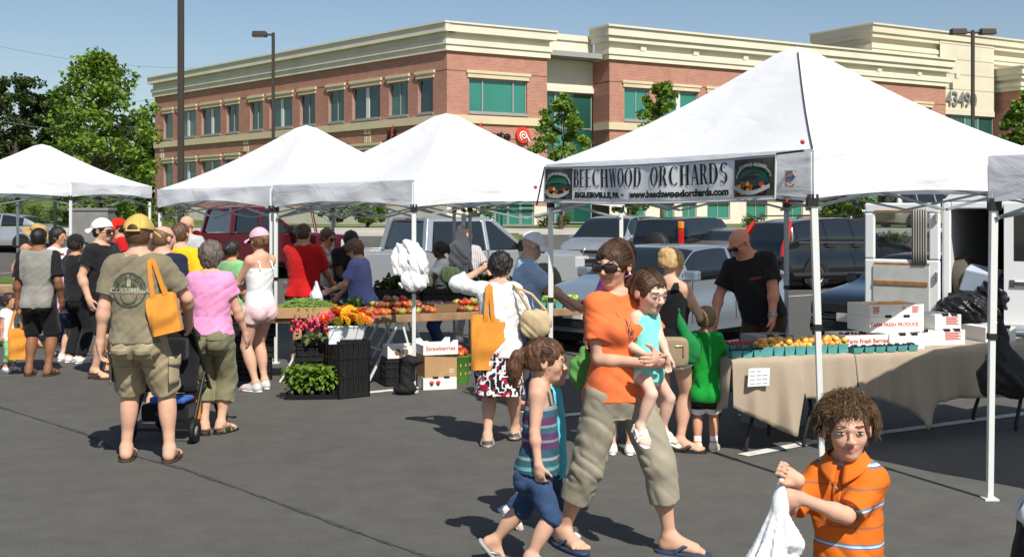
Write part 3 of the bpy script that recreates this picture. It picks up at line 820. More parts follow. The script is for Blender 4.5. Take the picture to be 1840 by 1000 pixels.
 def brim_hat(s, m, band=None, r=1.55, name='hat', droop=.2):
  R = s.R; mb = MB()
  M = Matrix(s.HR.tolist()).to_4x4(); M.translation = Vector(s.hp(0, .1, .30))
  prof = [(r, -droop), (r*.98, -droop+.03), (1.2, -.04), (.92, .02), (.90, .2), (.82, .55), (.62, .74), (.25, .80), (.02, .78)]
  mb.lathe([(a*R, b*R) for a, b in prof], 24, (0, 0, 0), 0, M, cap=False)
  if band: mb.lathe([(.935*R, .02*R), (.925*R, .18*R)], 24, (0, 0, 0), 1, M, cap=False)
  return mb.build(name, [m, band or m], s.root, solid=.03*R)
 def surf(s, o):
  """ray caster on a garment, in local coordinates"""
  me = o.data
  return BVHTree.FromPolygons([v.co.copy() for v in me.vertices], [tuple(p.vertices) for p in me.polygons])
 def print_on(s, o, items, u0, z0, back=False, off=.003, name='print', mats=None):
  """items: list of (mesh-maker fn(mb, project)); projects flat (x, z) drawings on the chest or back of garment o"""
  bv = s.surf(o); sg = 1 if back else -1
  T = s.T
  def proj(v):
   x, y = v[0], v[1]
   lx = -x if back else x
   p0 = s.O+T@np.array([u0+lx, sg*.6, z0+y]); d = T@np.array([0, -sg, 0.])
   hit = bv.ray_cast(Vector(p0), Vector(d))
   if hit[0] is None: return Vector(s.O+T@np.array([u0+lx, sg*.08*s.h, z0+y]))
   return hit[0]-Vector(d)*off
  mb = MB()
  for it in items: it(mb, proj)
  return mb.build(name, mats, o)
# ================================================================= ground
def sstep(a, b, x): t = min(1, max(0, (x-a)/(b-a))); return t*t*(3-2*t)
def gz(x, y):
 z = 1.1*sstep(42, 54, y)
 if y > 62: z += min(.050*(y-62), 5)*sstep(-.28, -.34, x/max(y, 1))
 return z
def asphalt():
 m = bpy.data.materials.new('asphalt'); m.use_nodes = True; t = m.node_tree; b = t.nodes['Principled BSDF']
 tc = N(t, 'ShaderNodeTexCoord')
 def noise(sc, det=4, rough=.6):
  n = N(t, 'ShaderNodeTexNoise'); n.inputs['Scale'].default_value = sc; n.inputs['Detail'].default_value = det; n.inputs['Roughness'].default_value = rough
  t.links.new(tc.outputs['Object'], n.inputs['Vector']); return n
 big, mid, fine = noise(.35, 5), noise(4, 5, .7), noise(95, 3, .8)
 r = N(t, 'ShaderNodeValToRGB'); r.color_ramp.elements[0].position = .54; r.color_ramp.elements[1].position = .98
 r.color_ramp.elements[0].color = (.058, .057, .053, 1); r.color_ramp.elements[1].color = (.134, .130, .117, 1)
 add = N(t, 'ShaderNodeMath', operation='MULTIPLY_ADD'); add.inputs[1].default_value = .95
 t.links.new(fine.outputs[0], add.inputs[0])
 m2 = N(t, 'ShaderNodeMath', operation='MULTIPLY_ADD'); m2.inputs[1].default_value = .35
 t.links.new(mid.outputs[0], m2.inputs[0])
 m3 = N(t, 'ShaderNodeMath', operation='MULTIPLY'); m3.inputs[1].default_value = .22; t.links.new(big.outputs[0], m3.inputs[0])
 t.links.new(m3.outputs[0], m2.inputs[2]); t.links.new(m2.outputs[0], add.inputs[2]); t.links.new(add.outputs[0], r.inputs[0])
 # pale grit
 v = N(t, 'ShaderNodeTexVoronoi'); v.inputs['Scale'].default_value = 26; t.links.new(tc.outputs['Object'], v.inputs['Vector'])
 lt = N(t, 'ShaderNodeMath', operation='LESS_THAN'); lt.inputs[1].default_value = .055; t.links.new(v.outputs['Distance'], lt.inputs[0])
 sp = N(t, 'ShaderNodeSeparateColor'); t.links.new(v.outputs['Color'], sp.inputs[0])
 gt = N(t, 'ShaderNodeMath', operation='GREATER_THAN'); gt.inputs[1].default_value = .86; t.links.new(sp.outputs[0], gt.inputs[0])
 mu = N(t, 'ShaderNodeMath', operation='MULTIPLY'); t.links.new(lt.outputs[0], mu.inputs[0]); t.links.new(gt.outputs[0], mu.inputs[1])
 mx = N(t, 'ShaderNodeMix', data_type='RGBA'); t.links.new(mu.outputs[0], mx.inputs[0]); t.links.new(r.outputs[0], mx.inputs[6]); mx.inputs[7].default_value = (.30, .29, .26, 1)
 st = noise(1.1, 6, .65); sr = N(t, 'ShaderNodeMapRange'); sr.inputs[1].default_value = .56; sr.inputs[2].default_value = .74; sr.inputs[3].default_value = 1; sr.inputs[4].default_value = .86; t.links.new(st.outputs[0], sr.inputs[0])
 sm = N(t, 'ShaderNodeMix', data_type='RGBA', blend_type='MULTIPLY'); sm.inputs[0].default_value = 1; t.links.new(mx.outputs[2], sm.inputs[6]); t.links.new(sr.outputs[0], sm.inputs[7]); t.links.new(sm.outputs[2], b.inputs['Base Color'])
 b.inputs['Roughness'].default_value = .85; b.inputs['Specular IOR Level'].default_value = .25
 bp = N(t, 'ShaderNodeBump'); bp.inputs['Strength'].default_value = .5; bp.inputs['Distance'].default_value = .006
 t.links.new(fine.outputs[0], bp.inputs['Height']); t.links.new(bp.outputs[0], b.inputs['Normal'])
 return m
ASPH = asphalt()
GRASS = mat('lawn_grass', (.105, .145, .035), .95, .1, 0, .35, 1.2, .6, 40)
CONC = mat('concrete', (.42, .40, .35), .9, .2, 0, .12, .8, .2, 30)
PAINT = mat('road_paint', (.62, .61, .56), .8, .2, 0, .25, 9)
CURBY = mat('curb_tan', (.52, .42, .26), .9, .2, 0, .12, 3)
def sheet(name, x0, x1, y0, y1, off, m, nx=24, ny=24, fn=None):
 mb = MB()
 def P(u, v):
  x = x0+(x1-x0)*u; y = y0+(y1-y0)*v
  if fn: x, y = fn(x, y)
  return (x, y, gz(x, y)+off)
 mb.grid(P, nx, ny); o = mb.build(name, m); o['kind'] = 'structure'; return o
ground = MB()
ys = [-30, -5, 0, 5, 10, 15, 20, 25, 30, 36, 40]+[42+i for i in range(14)]+[58, 62]+[66+4*i for i in range(20)]+[160, 220, 400, 900, 2000]
xs = [-1800, -700, -300, -160]+[-120+5*i for i in range(49)]+[160, 300, 700, 1800]
ground.add([(x, y, gz(x, y)) for y in ys for x in xs], [(j*len(xs)+i, j*len(xs)+i+1, (j+1)*len(xs)+i+1, (j+1)*len(xs)+i) for j in range(len(ys)-1) for i in range(len(xs)-1)], 0, True)
o = ground.build('ground', ASPH); o['kind'] = 'structure'
sheet('lawn', -160, 160, 57.0, 330, .02, GRASS, 64, 120)
sheet('driveway', -120, 120, 50.5, 56.5, .012, CONC, 60, 8)
sheet('footpath', -40, 60, 60.2, 61.8, .035, CONC, 50, 4)
# raised lawn strip and tan kerb beside the left stalls
k = MB(); k.grid(lambda u, v: (-22+10.2*u, 27.5+4.0*v, .12), 6, 4); o = k.build('grass_verge', GRASS); o['kind'] = 'structure'
k = MB(); k.box((-22.2, 27.2, 0), (-11.6, 27.5, .16)); k.box((-11.8, 27.5, 0), (-11.6, 31.5, .16)); o = k.build('kerb', CURBY, bevel=.03); o['kind'] = 'structure'
k = MB(); k.box((-60, 50.2, gz(0, 50.2)-.3), (-3.0, 50.5, gz(0, 50.4)+.15)); k.box((3, 50.2, gz(0, 50.2)-.3), (60, 50.5, gz(0, 50.4)+.15)); o = k.build('kerb', CONC, bevel=.02); o['kind'] = 'structure'
k = MB(); k.box((-3.0, 46.0, 0), (0.3, 46.3, gz(0, 46)+.17)); k.box((.3, 46.0, 0), (.6, 48, gz(0, 47)+.17)); o = k.build('kerb', CURBY, bevel=.04); o['kind'] = 'structure'
k = MB(); k.grid(lambda u, v: (-3+3.3*u, 46.3+3.7*v, gz(0, 46.3+3.7*v)+.15), 6, 6); o = k.build('lawn', GRASS); o['kind'] = 'structure'
# painted bay lines
lines = MB()
def line(a, b, w=.10):
 a = Vector((a[0], a[1], 0)); b = Vector((b[0], b[1], 0)); d = (b-a); n = Vector((-d.y, d.x, 0)).normalized()*w/2; K = max(1, int(d.length/1.5))
 for i in range(K):
  p = a+d*(i/K); q = a+d*((i+1)/K)
  lines.poly([(v.x, v.y, gz(v.x, v.y)+.006) for v in (p-n, q-n, q+n, p+n)])
for (x1, y1, x2, y2) in ((1335, 818, 1475, 792), (1475, 792, 1850, 742), (1300, 715, 1000, 748), (655, 706, 815, 690), (1330, 538, 1620, 520), (1260, 520, 1120, 524), (1010, 497, 960, 500), (980, 520, 700, 560)):
 line(G(x1, y1), G(x2, y2), .11)
for i in range(-6, 12):
 x = i*2.9; line((x+1.5, 34.5), (x+4.2, 40.5), .11)
o = lines.build('parking_line', PAINT); o['kind'] = 'structure'
# long sealed crack across the lot
ck = MB(); pts = [G(px, py) for px, py in ((-30, 722), (60, 750), (150, 778), (215, 812), (330, 842), (450, 885), (560, 925), (680, 970), (800, 1010), (900, 1040))]
for i in range(len(pts)-1):
 for j in range(4):
  a = pts[i].lerp(pts[i+1], j/4); b = pts[i].lerp(pts[i+1], (j+1)/4); n = Vector((-(b-a).y, (b-a).x, 0)).normalized()
  w = .014+.008*math.sin(i*3.1+j*1.7)
  ck.poly([(v.x, v.y, .004) for v in (a-n*w, b-n*w, b+n*w, a+n*w)])
o = ck.build('crack_seal', mat('tar', (.062, .061, .058), .8, .2, 0, .4, 20)); o['kind'] = 'structure'
# ================================================================= office building
def brickmat():
 m = bpy.data.materials.new('brick'); m.use_nodes = True; t = m.node_tree; b = t.nodes['Principled BSDF']
 tc = N(t, 'ShaderNodeTexCoord'); mp = N(t, 'ShaderNodeMapping'); t.links.new(tc.outputs['Object'], mp.inputs[0])
 br = N(t, 'ShaderNodeTexBrick'); t.links.new(mp.outputs[0], br.inputs['Vector']); br.inputs['Scale'].default_value = 1
 br.inputs['Brick Width'].default_value = .30; br.inputs['Row Height'].default_value = .095; br.inputs['Mortar Size'].default_value = .010
 br.inputs['Color1'].default_value = (.36, .155, .112, 1); br.inputs['Color2'].default_value = (.43, .20, .145, 1); br.inputs['Mortar'].default_value = (.44, .30, .23, 1)
 n = N(t, 'ShaderNodeTexNoise'); n.inputs['Scale'].default_value = .9; n.inputs['Detail'].default_value = 6; t.links.new(tc.outputs['Object'], n.inputs[0])
 r = N(t, 'ShaderNodeMapRange'); r.inputs[3].default_value = .8; r.inputs[4].default_value = 1.2; t.links.new(n.outputs[0], r.inputs[0])
 mx = N(t, 'ShaderNodeMix', data_type='RGBA', blend_type='MULTIPLY'); mx.inputs[0].default_value = 1
 t.links.new(br.outputs[0], mx.inputs[6]); t.links.new(r.outputs[0], mx.inputs[7]); t.links.new(mx.outputs[2], b.inputs['Base Color'])
 b.inputs['Roughness'].default_value = .9; b.inputs['Specular IOR Level'].default_value = .15
 return m
BRICK = brickmat()
CREAM = mat('precast_cream', (.66, .62, .50), .85, .2, 0, .07, .7)
CREAM2 = mat('precast_band', (.60, .51, .34), .85, .2, 0, .07, .7)
STUCCO = mat('stucco_panel', (.62, .57, .44), .9, .15, 0, .06, .5)
GLASS = mat('office_glass', (.012, .075, .058), .06, .9, 0, .25, .35)
GLASS2 = mat('office_glass_deep', (.006, .035, .032), .05, .9, 0, .3, .4); GLASS3 = mat('office_glass_blinds', (.05, .13, .10), .12, .7, 0, .2, .8)
GLASSR = mat('office_glass_bright', (.03, .20, .15), .08, .8, 0, .12, .25)
MULL = mat('window_frame_grey', (.33, .34, .33), .5, .4, .2)
MULLW = mat('window_post_pale', (.62, .64, .64), .5, .4)
REVEAL = mat('joint_dark', (.13, .05, .035), .9)
LETB = mat('letter_black', (.012, .010, .010), .4, .4); LETR = mat('letter_red', (.75, .05, .02), .4, .4); LETG = mat('letter_grey', (.20, .19, .18), .5, .3); LETW = mat('letter_white', (.8, .75, .7), .5)
SC = 64/FPX
C0 = Vector((X_(803, 64), 64, 0))
DL = Vector((-.675, .738, 0)).normalized(); DR = Vector((.858, .513, 0)).normalized()
bld = empty('office_building', (C0.x, C0.y, 1.1), 0, 'two storey brick office block with cream cornice and green glazed windows behind the stalls', 'building')
def upx(px, d):    # distance along facade direction d (from the corner) seen at column px
 k = (px-CX)/FPX
 return (k*C0.y-C0.x)/(d.x-k*d.y)
def fmat(org, d, out):
 """facade frame: local x along d, y up, z outward; children of bld"""
 o = Vector((org.x-C0.x, org.y-C0.y, 0))
 return Matrix(((d.x, 0, out.x, o.x), (d.y, 0, out.y, o.y), (0, 1, 0, -1.1), (0, 0, 0, 1)))
NL = Vector((-.738, -.675, 0)).normalized(); NR = Vector((.513, -.858, 0)).normalized()
def part(mb, name, m, M, parent=bld, rev=False):
 o = mb.build(name, m, parent, fix=True); o.matrix_local = M; return o
def wallmesh(mb, u0, u1, v0, v1, holes, depth=.22, mi=0):
 us = sorted({u0, u1} | {min(max(x, u0), u1) for h in holes for x in h[:2]}); vs = sorted({v0, v1} | {min(max(x, v0), v1) for h in holes for x in h[2:4]})
 inh = lambda u, v: any(h[0]-1e-6 < u < h[1]+1e-6 and h[2]-1e-6 < v < h[3]+1e-6 for h in holes)
 for i in range(len(us)-1):
  for j in range(len(vs)-1):
   if not inh((us[i]+us[i+1])/2, (vs[j]+vs[j+1])/2):
    mb.poly([(us[i], vs[j], 0), (us[i+1], vs[j], 0), (us[i+1], vs[j+1], 0), (us[i], vs[j+1], 0)], mi)
 for h in holes:
  a, b, c, d = h[:4]
  for p in (((a, c), (b, c)), ((b, c), (b, d)), ((b, d), (a, d)), ((a, d), (a, c))):
   mb.poly([(*p[0], 0), (*p[1], 0), (*p[1], -depth), (*p[0], -depth)], mi)
rw = random.Random(3)
def window(M, a, b, c, d, lights=2, wide_post=False, name='window', gm=None, trans=None):
 f = MB(); t = .06; z0, z1 = -.20, -.12
 f.box((a, c, z0), (b, c+t, z1)); f.box((a, d-t, z0), (b, d, z1)); f.box((a, c+t, z0), (a+t, d-t, z1)); f.box((b-t, c+t, z0), (b, d-t, z1))
 mi = 1 if wide_post else 0
 if wide_post:
  m = (a+b)/2; f.box((m-.16, c+t, z0), (m+.16, d-t, z1-.01), 1)
 else:
  for k in range(1, lights):
   m = a+(b-a)*k/lights; f.box((m-.03, c+t, z0), (m+.03, d-t, z1-.01), 0)
 for tv in (trans or ()): f.box((a+t, tv-.03, z0+.005), (b-t, tv+.03, z1-.015))
 w = part(f, name, [MULL, MULLW], M)
 g = MB(); g.poly([(a+.02, c+.02, -.17), (b-.02, c+.02, -.17), (b-.02, d-.02, -.17), (a+.02, d-.02, -.17)])
 p = g.build('pane', gm or rw.choice((GLASS, GLASS, GLASS2, GLASS2, GLASS3)), w)
 # dim room behind: blinds and sills seen through are left to the glass tint
 return w
def lintel(M, a, b, d):
 k = MB(); k.box((a-.12, d+.02, .002), (b+.12, d+.26, .08)); k.box((a-.2, d+.26, .002), (b+.2, d+.42, .13)); part(k, 'lintel', CREAM2, M)
def sill(M, a, b, c):
 k = MB(); k.box((a-.05, c-.12, .002), (b+.05, c, .07)); part(k, 'sill', MULL, M)
def cornice(M, u0, u1, zt, low=10.7, name='cornice', ret0=0, ret1=0):
 k = MB(); D = zt
 k.box((u0-ret0*.45, D-.10, -.4), (u1+ret1*.45, D, .50)); k.box((u0-ret0*.4, D-.55, -.4), (u1+ret1*.4, D-.10, .42))
 k.box((u0-ret0*.1, low+.62, -.4), (u1+ret1*.1, D-.55, .10))
 k.box((u0-ret0*.22, low+.35, -.4), (u1+ret1*.22, low+.62, .24)); k.box((u0-ret0*.14, low, -.4), (u1+ret1*.14, low+.35, .16))
 part(k, name, CREAM, M)
# --- left facade
LW = 35.6; ML = fmat(C0, -DL, NL)      # local x = -t
# (use positive t by flipping: x from -LW to 0)
wl = [(294, 310, 1), (320, 352, 3), (362, 396, 3), (407, 429, 2), (449, 472, 2), (484, 525, 3), (539, 566, 2), (590, 618, 2), (633, 683, 3), (699, 733, 2), (751, 778, 1)]
holes = []; wins = []
for a, b, n in wl:
 ta, tb = -upx(a, DL), -upx(b, DL)
 holes += [(ta, tb, 7.42, 9.32), (ta, tb, 3.35, 5.55)]; wins.append((ta, tb, n))
k = MB(); wallmesh(k, -LW, 0, 2.2, 10.75, holes); part(k, 'wall', BRICK, ML)
for ta, tb, n in wins:
 for c, d in ((7.42, 9.32), (3.35, 5.55)):
  window(ML, ta, tb, c, d, 2 if n > 1 else 1, n == 3); lintel(ML, ta, tb, d); sill(ML, ta, tb, c)
k = MB(); k.box((-LW, 6.78, .002), (.13, 7.22, .12)); part(k, 'belt_course', CREAM2, ML)
k = MB(); k.box((-LW, 0.2, -.3), (.1, 2.2, .08)); part(k, 'base_course', CREAM, ML)
cornice(ML, -LW, 0, 12.26, ret0=1, ret1=1)
for v in (5.95, 9.62):
 k = MB(); k.box((-LW, v, -.02), (0, v+.06, .004)); part(k, 'brick_joint', REVEAL, ML)
for px in (288, 438, 655):
 k = MB()
 u = -upx(px, DL)
 for dv in (0, .5):
  for du in (0, .38): k.box((u+du, 6.0+dv, .004), (u+du+.28, 6.36+dv, .05))
 part(k, 'wall_tile', CREAM2, ML)
# end wall far left and back
k = MB(); k.box((-LW, .2, -18), (-LW+.3, 11.6, -.45)); k.box((-LW, .2, -18.3), (0, 11.6, -18)); part(k, 'rear_wall', STUCCO, ML)
# --- corner section on the right facade
MR = fmat(C0, DR, NR)
CW = upx(983, DR)
a, b = upx(843, DR), upx(947, DR)
h1 = (upx(868, DR), upx(960, DR), 1.15, 3.4)
k = MB(); wallmesh(k, 0, CW, 2.2, 10.75, [(a, b, 7.42, 9.30), (h1[0], h1[1], 2.0, 3.6)]); part(k, 'wall', BRICK, MR)
w = window(MR, a, b, 7.42, 9.30, 1, gm=GLASSR)
for q in (.24, .77):
 k = MB(); k.box((a+(b-a)*q-.04, 7.5, -.2), (a+(b-a)*q+.04, 9.24, -.1)); k.build('mullion', MULL, w)
lintel(MR, a, b, 9.30); sill(MR, a, b, 7.42)
k = MB(); k.box((.12, 6.78, .002), (CW, 7.22, .12)); part(k, 'belt_course', CREAM2, MR)
for v in (9.62, 5.95):
 k = MB(); k.box((0, v, -.02), (CW, v+.05, .004)); part(k, 'brick_joint', REVEAL, MR)
k = MB(); wallmesh(k, 0, CW, .2, 2.2, [(h1[0], h1[1], .9, 2.3)], .3); part(k, 'base_course', CREAM, MR)
k = MB(); k.box((1.0, 5.0, .002), (CW-.6, 5.35, .10)); part(k, 'sign_band', CREAM2, MR)
window(MR, h1[0], (h1[0]*3+h1[1])/4, 1.1, 3.6, 1, gm=GLASSR, name='side_light', trans=(1.6, 2.1, 2.6, 3.1)); window(MR, (h1[0]+h1[1]*3)/4, h1[1], 1.1, 3.6, 1, gm=GLASSR, name='side_light', trans=(1.6, 2.1, 2.6, 3.1))
window(MR, (h1[0]*3+h1[1])/4+.02, (h1[0]+h1[1])/2-.01, 1.1, 3.6, 1, name='entrance_door', gm=GLASSR); window(MR, (h1[0]+h1[1])/2+.01, (h1[0]+h1[1]*3)/4-.02, 1.1, 3.6, 1, name='entrance_door', gm=GLASSR)
cornice(MR, 0, CW, 12.26, ret1=1)
# --- recess with tall glazing
RW0, RW1 = CW, 10.92
MRr = fmat(C0+DR*0-NR*1.74, DR, NR)
k = MB(); wallmesh(k, RW0, RW1, 9.1, 12.15, []); k.box((RW0, 12.15, -.4), (RW1, 12.5, .10)); k.box((RW0, 9.05, -.3), (RW1, 9.35, .10)); k.box((RW0, 10.75, -.3), (RW1, 10.95, .06)); part(k, 'recess_panel', CREAM, MRr)
window(MRr, RW0, RW0+(RW1-RW0)*.40, 1.2, 9.05, 1, gm=GLASS, trans=(5.2, 6.9)); window(MRr, RW0+(RW1-RW0)*.40, RW0+(RW1-RW0)*.53, 1.2, 9.05, 1, gm=GLASSR, trans=(5.2, 6.9)); window(MRr, RW0+(RW1-RW0)*.53, RW1, 1.2, 9.05, 1, trans=(5.2, 6.9))
k = MB(); k.box((RW0-.02, .2, -1.74), (RW0, 10.7, -.002)); part(k, 'return_wall', BRICK, MR)
# --- long wing
WE = 40.9; ZW = 12.95
wing = [(1122, 1167, 2), (1187, 1254, 3), (1272, 1318, 2), (1340, 1385, 2), (1405, 1450, 2), (1475, 1530, 3), (1560, 1600, 2), (1643, 1673, 2)]
low = [(1126, 1160), (1190, 1212), (1226, 1252), (1271, 1312), (1341, 1379), (1410, 1443), (1475, 1530), (1560, 1600), (1640, 1676)]
holes = [(upx(a, DR), upx(b, DR), 7.42, 9.35) for a, b, n in wing]; hl = [(upx(a, DR), upx(b, DR), 1.45, 5.4) for a, b in low]
k = MB(); wallmesh(k, RW1, WE, 2.5, 11.2, holes+[(h[0], h[1], 2.4, h[3]) for h in hl]); k.box((RW1, 2.5, -1.72), (RW1+.25, 11.2, -.004)); part(k, 'wall', BRICK, MR)
for (a, b, n), h in zip(wing, holes): window(MR, *h, 2, n == 3, gm=GLASSR); lintel(MR, h[0], h[1], h[3]); sill(MR, h[0], h[1], h[2])
for h in hl: window(MR, *h, 2, gm=GLASSR, trans=(2.5, 4.0)); lintel(MR, h[0], h[1], h[3])
k = MB(); wallmesh(k, RW1, WE, .2, 2.5, [(h[0], h[1], 1.4, 2.6) for h in hl], .22); part(k, 'base_course', CREAM, MR)
k = MB(); k.box((RW1-.12, 6.78, -1.5), (RW1, 7.22, .12)); k.box((RW1, 6.78, .002), (WE, 7.22, .12)); part(k, 'belt_course', CREAM2, MR)
k = MB(); k.box((RW1, 9.62, -.02), (WE, 9.68, .004)); k.box((RW1-.004, 9.62, -1.6), (RW1+.02, 9.68, .0)); part(k, 'brick_joint', REVEAL, MR)
k = MB()
def corn2(k, u0, u1, zt, lo, z0=-1.5):
 k.box((u0-.5, zt-.12, z0), (u1+.45, zt, .62)); k.box((u0-.42, zt-.62, z0), (u1+.4, zt-.12, .5)); k.box((u0-.30, zt-.95, z0), (u1+.3, zt-.62, .36))
 k.box((u0-.02, lo+.6, z0), (u1+.02, zt-.95, .04)); k.box((u0-.24, lo+.3, z0), (u1+.2, lo+.6, .26)); k.box((u0-.15, lo, z0), (u1+.12, lo+.3, .18))
corn2(k, RW1, WE, ZW, 10.95);
part(k, 'cornice', CREAM, MR)
for u in [RW1+2.2+4.1*i for i in range(8)]:
 k = MB(); k.box((u, 11.6, .04), (u+.4, 12.0, .2)); part(k, 'frieze_bracket', CREAM, MR)
# --- entrance bay with the street number, taller parapet behind
E1 = 47.0
MRe = fmat(C0-NR*.5, DR, NR)
k = MB(); wallmesh(k, WE, E1, 9.1, 14.6, []); k.box((WE, 9.05, -.3), (E1, 9.45, .06)); part(k, 'entrance_panel', STUCCO, MRe)
k = MB()
for v in (10.9, 12.0, 13.1, 14.2): k.box((WE, v, -.02), (E1, v+.05, .004))
part(k, 'panel_joint', mat('joint_tan', (.30, .26, .18), .9), MRe)
window(MRe, WE, WE+2.9, 1.2, 9.05, 2, gm=GLASS, trans=(5.2, 6.9)); window(MRe, WE+2.9, WE+4.4, 1.2, 9.05, 1, gm=GLASSR); window(MRe, WE+4.4, E1, 1.2, 9.05, 1)
k = MB(); text_mb(k, '43490', frame((WE+2.25, 10.15, .09), (1, 0, 0), (0, 1, 0)), 1.5, 0, .93, 'CENTER', .04, bold=.02); part(k, 'street_number', LETG, MRe)
t0 = upx(1555, DR)+1.6
k = MB(); corn2(k, t0, E1+14, 15.1, 13.1, -5.5); k.box((t0-.02, 12.4, -5.5), (WE-.002, 13.1, .0)); k.box((E1, 12.4, -5.5), (E1+14, 13.1, 0)); part(k, 'roof_parapet', STUCCO, fmat(C0-NR*.9, DR, NR))
E2 = E1+14
MRw = fmat(C0+NR*1.3, DR, NR)
k = MB(); wallmesh(k, E1+.6, E2, .2, 11.2, [(E1+3.2, E1+5.4, 7.42, 9.35)]); k.box((E1+.6, .2, -3), (E1+.85, 11.2, -.004)); part(k, 'wall', BRICK, MRw)
window(MRw, E1+3.2, E1+5.4, 7.42, 9.35, 2, gm=GLASSR)
k = MB(); corn2(k, E1+.6, E2, ZW-.2, 10.95, -3.2); part(k, 'cornice', CREAM, MRw)
k = MB(); k.box((.3, 11.0, -14), (WE, 11.3, -.4)); part(k, 'roof', mat('roof_grey', (.3, .3, .29), .9), MR)
# --- shop name, twice
def shop_sign(M, u, v, size, cd, sx=1.0):
 k = MB()
 F_ = frame((u, v, .14), (1, 0, 0), (0, 1, 0))
 text_mb(k, 'N', Matrix.Translation((u, v+.02, .14)) @ Matrix(), size*1.18, 0, .9*sx, 'LEFT', .05, bold=.012)
 text_mb(k, 'aruto', Matrix.Translation((u+size*.80*sx, v-.06, .14)), size, 0, .95*sx, 'LEFT', .05, bold=.014)
 # red brush stroke through the N
 k.add([(u+size*.36, v-.35*size, .26), (u+size*.52, v-.1*size, .26), (u+size*.62, v+.62*size, .26), (u+size*.86, v+.86*size, .26), (u+size*.70, v+.15*size, .26), (u+size*.50, v-.32*size, .26)], [(0, 5, 4, 3, 2, 1)], 1)
 if cd:
  cx, cy, r = cd, v+.03, size*.54
  k.add([(cx+r*math.cos(a*.2618), cy+r*1.05*math.sin(a*.2618), .2) for a in range(24)]+[(cx+r*math.cos(a*.2618), cy+r*1.05*math.sin(a*.2618), .05) for a in range(24)], [tuple(range(24))]+[(i, (i+1) % 24, 24+(i+1) % 24, 24+i)[::-1] for i in range(24)], 1)
  k.tube([(cx+.02*size+(.10+.028*i)*size*.62*math.cos(.62*i), cy-.05*size+(.10+.028*i)*size*.62*math.sin(.62*i), .23) for i in range(18)], .055*size, 5, 2)
  k.tube([(cx+.25*size, cy-.05*size, .23), (cx+.5*size, cy-.45*size, .23)], .07*size, 5, 2)
  k.poly([(cx+r*.85, cy-.05, .15), (cx+r*1.22, cy-.32*size, .15), (cx+r*1.1, cy+.05*size, .15)], 0)
 part(k, 'shop_sign', [LETB, LETR, LETW], M)
shop_sign(MR, upx(843, DR), 6.20, .80, upx(937, DR), 1.12)
shop_sign(ML, -upx(699, DL), 6.13, .95, -upx(795, DL), 1.15)
# ================================================================= lamp posts, sign posts, cables, cabinet
POLE = mat('bronze_pole', (.055, .045, .036), .5, .4, .3)
def lamp_post(px, Y, top, w, heads, label):
 e = empty('lamp_post', (X_(px, Y), Y, gz(X_(px, Y), Y)), 0, label, 'lamp post', 'car park lamp posts')
 z = top-e.location.z
 k = MB(); k.box((-w/2, -w/2, .5), (w/2, w/2, z)); k.build('pole', POLE, e, bevel=w*.12)
 k = MB(); k.lathe([(w*1.6, 0), (w*1.6, .55), (w*1.4, .6)], 16); k.build('base', CONC, e)
 for dx in heads:
  k = MB(); s = 1 if dx > 0 else -1
  k.bar((0, 0, z-.12), (s*.35, 0, z-.08), .08, .1); k.box((min(s*.3, s*1.0), -.22, z-.2), (max(s*.3, s*1.0), .22, z+.06), taper=.9)
  h = k.build('lamp_head', POLE, e, bevel=.03)
  g = MB(); g.box((min(s*.42, s*.9), -.16, z-.215), (max(s*.42, s*.9), .16, z-.198)); g.build('lens', mat('lamp_lens', (.5, .5, .45), .3), h)
lamp_post(325, 31, 9.6, .15, (1, ), 'tall dark square pole nearest the stalls, its lamp out of sight above')
lamp_post(491, 56, 10.45, .14, (-1, ), 'brown lamp post with one box lamp reaching left before the long brick facade')
lamp_post(1748, 52, 9.95, .14, (-1, 1), 'brown lamp post with two box lamps by the building number')
def post(px, Y, zt, w, label, m=POLE, sign=None):
 x = X_(px, Y); k = MB(); k.box((-w/2, -w/2, 0), (w/2, w/2, zt-gz(x, Y))); k.box((-w*.9, -w*.9, 0), (w*.9, w*.9, .08))
 o = k.build('sign_post', m, None, loc=(x, Y, gz(x, Y))); tag(o, label, 'post'); return o
DKG = mat('post_green', (.02, .035, .028), .5)
post(893, 51, 2.7, .07, 'thin dark green post nearer the shop doors, behind the grass island', DKG); post(901, 45, 2.7, .08, 'thin dark post standing beside the tan kerb of the grass island', DKG)
post(99, 38, 2.4, .08, 'thin black post between the silver hatchback and the grey cabinet', DKG); post(174, 60, 3.2, .3, 'thick grey post rising behind the grey utility cabinet', mat('post_grey', (.18, .17, .16), .7))
e = empty('utility_cabinet', (X_(166, 40), 40, 0), 0, 'grey steel utility cabinet on the verge behind the left stall', 'cabinet')
k = MB(); k.box((-.66, -.4, 0), (.66, .4, 1.9)); CAB = mat('cabinet_grey', (.20, .20, .195), .6, .3, 0, .12, 3); k.build('body', CAB, e, bevel=.02)
k = MB(); k.box((-.70, -.44, 1.9), (.70, .44, 2.0)); k.build('lid', CAB, e, bevel=.02)
k = MB(); k.box((-.62, -.416, .1), (-.02, -.402, 1.8)); k.box((.02, -.416, .1), (.62, -.402, 1.8)); k.build('door', CAB, e, bevel=.005)
CABLE = mat('cable', (.10, .12, .14), .7)
for i, (p, q, Y, r, l) in enumerate((((-60, 70), (420, 122), 150, .02, 'highest thin overhead cable crossing the sky at left'), ((-60, 146), (300, 176), 120, .02, 'middle overhead cable passing behind the big leafy tree'), ((-60, 200), (300, 216), 100, .03, 'lowest overhead cable passing in front of the dark trees'))):
 a = Q(*p, Y); b = Q(*q, Y); k = MB()
 k.tube([a.lerp(b, t/16)-Vector((0, 0, 1.2*(1-(2*t/16-1)**2))) for t in range(-6, 23)], r, 5); tag(k.build('power_line', CABLE), l, 'cable')
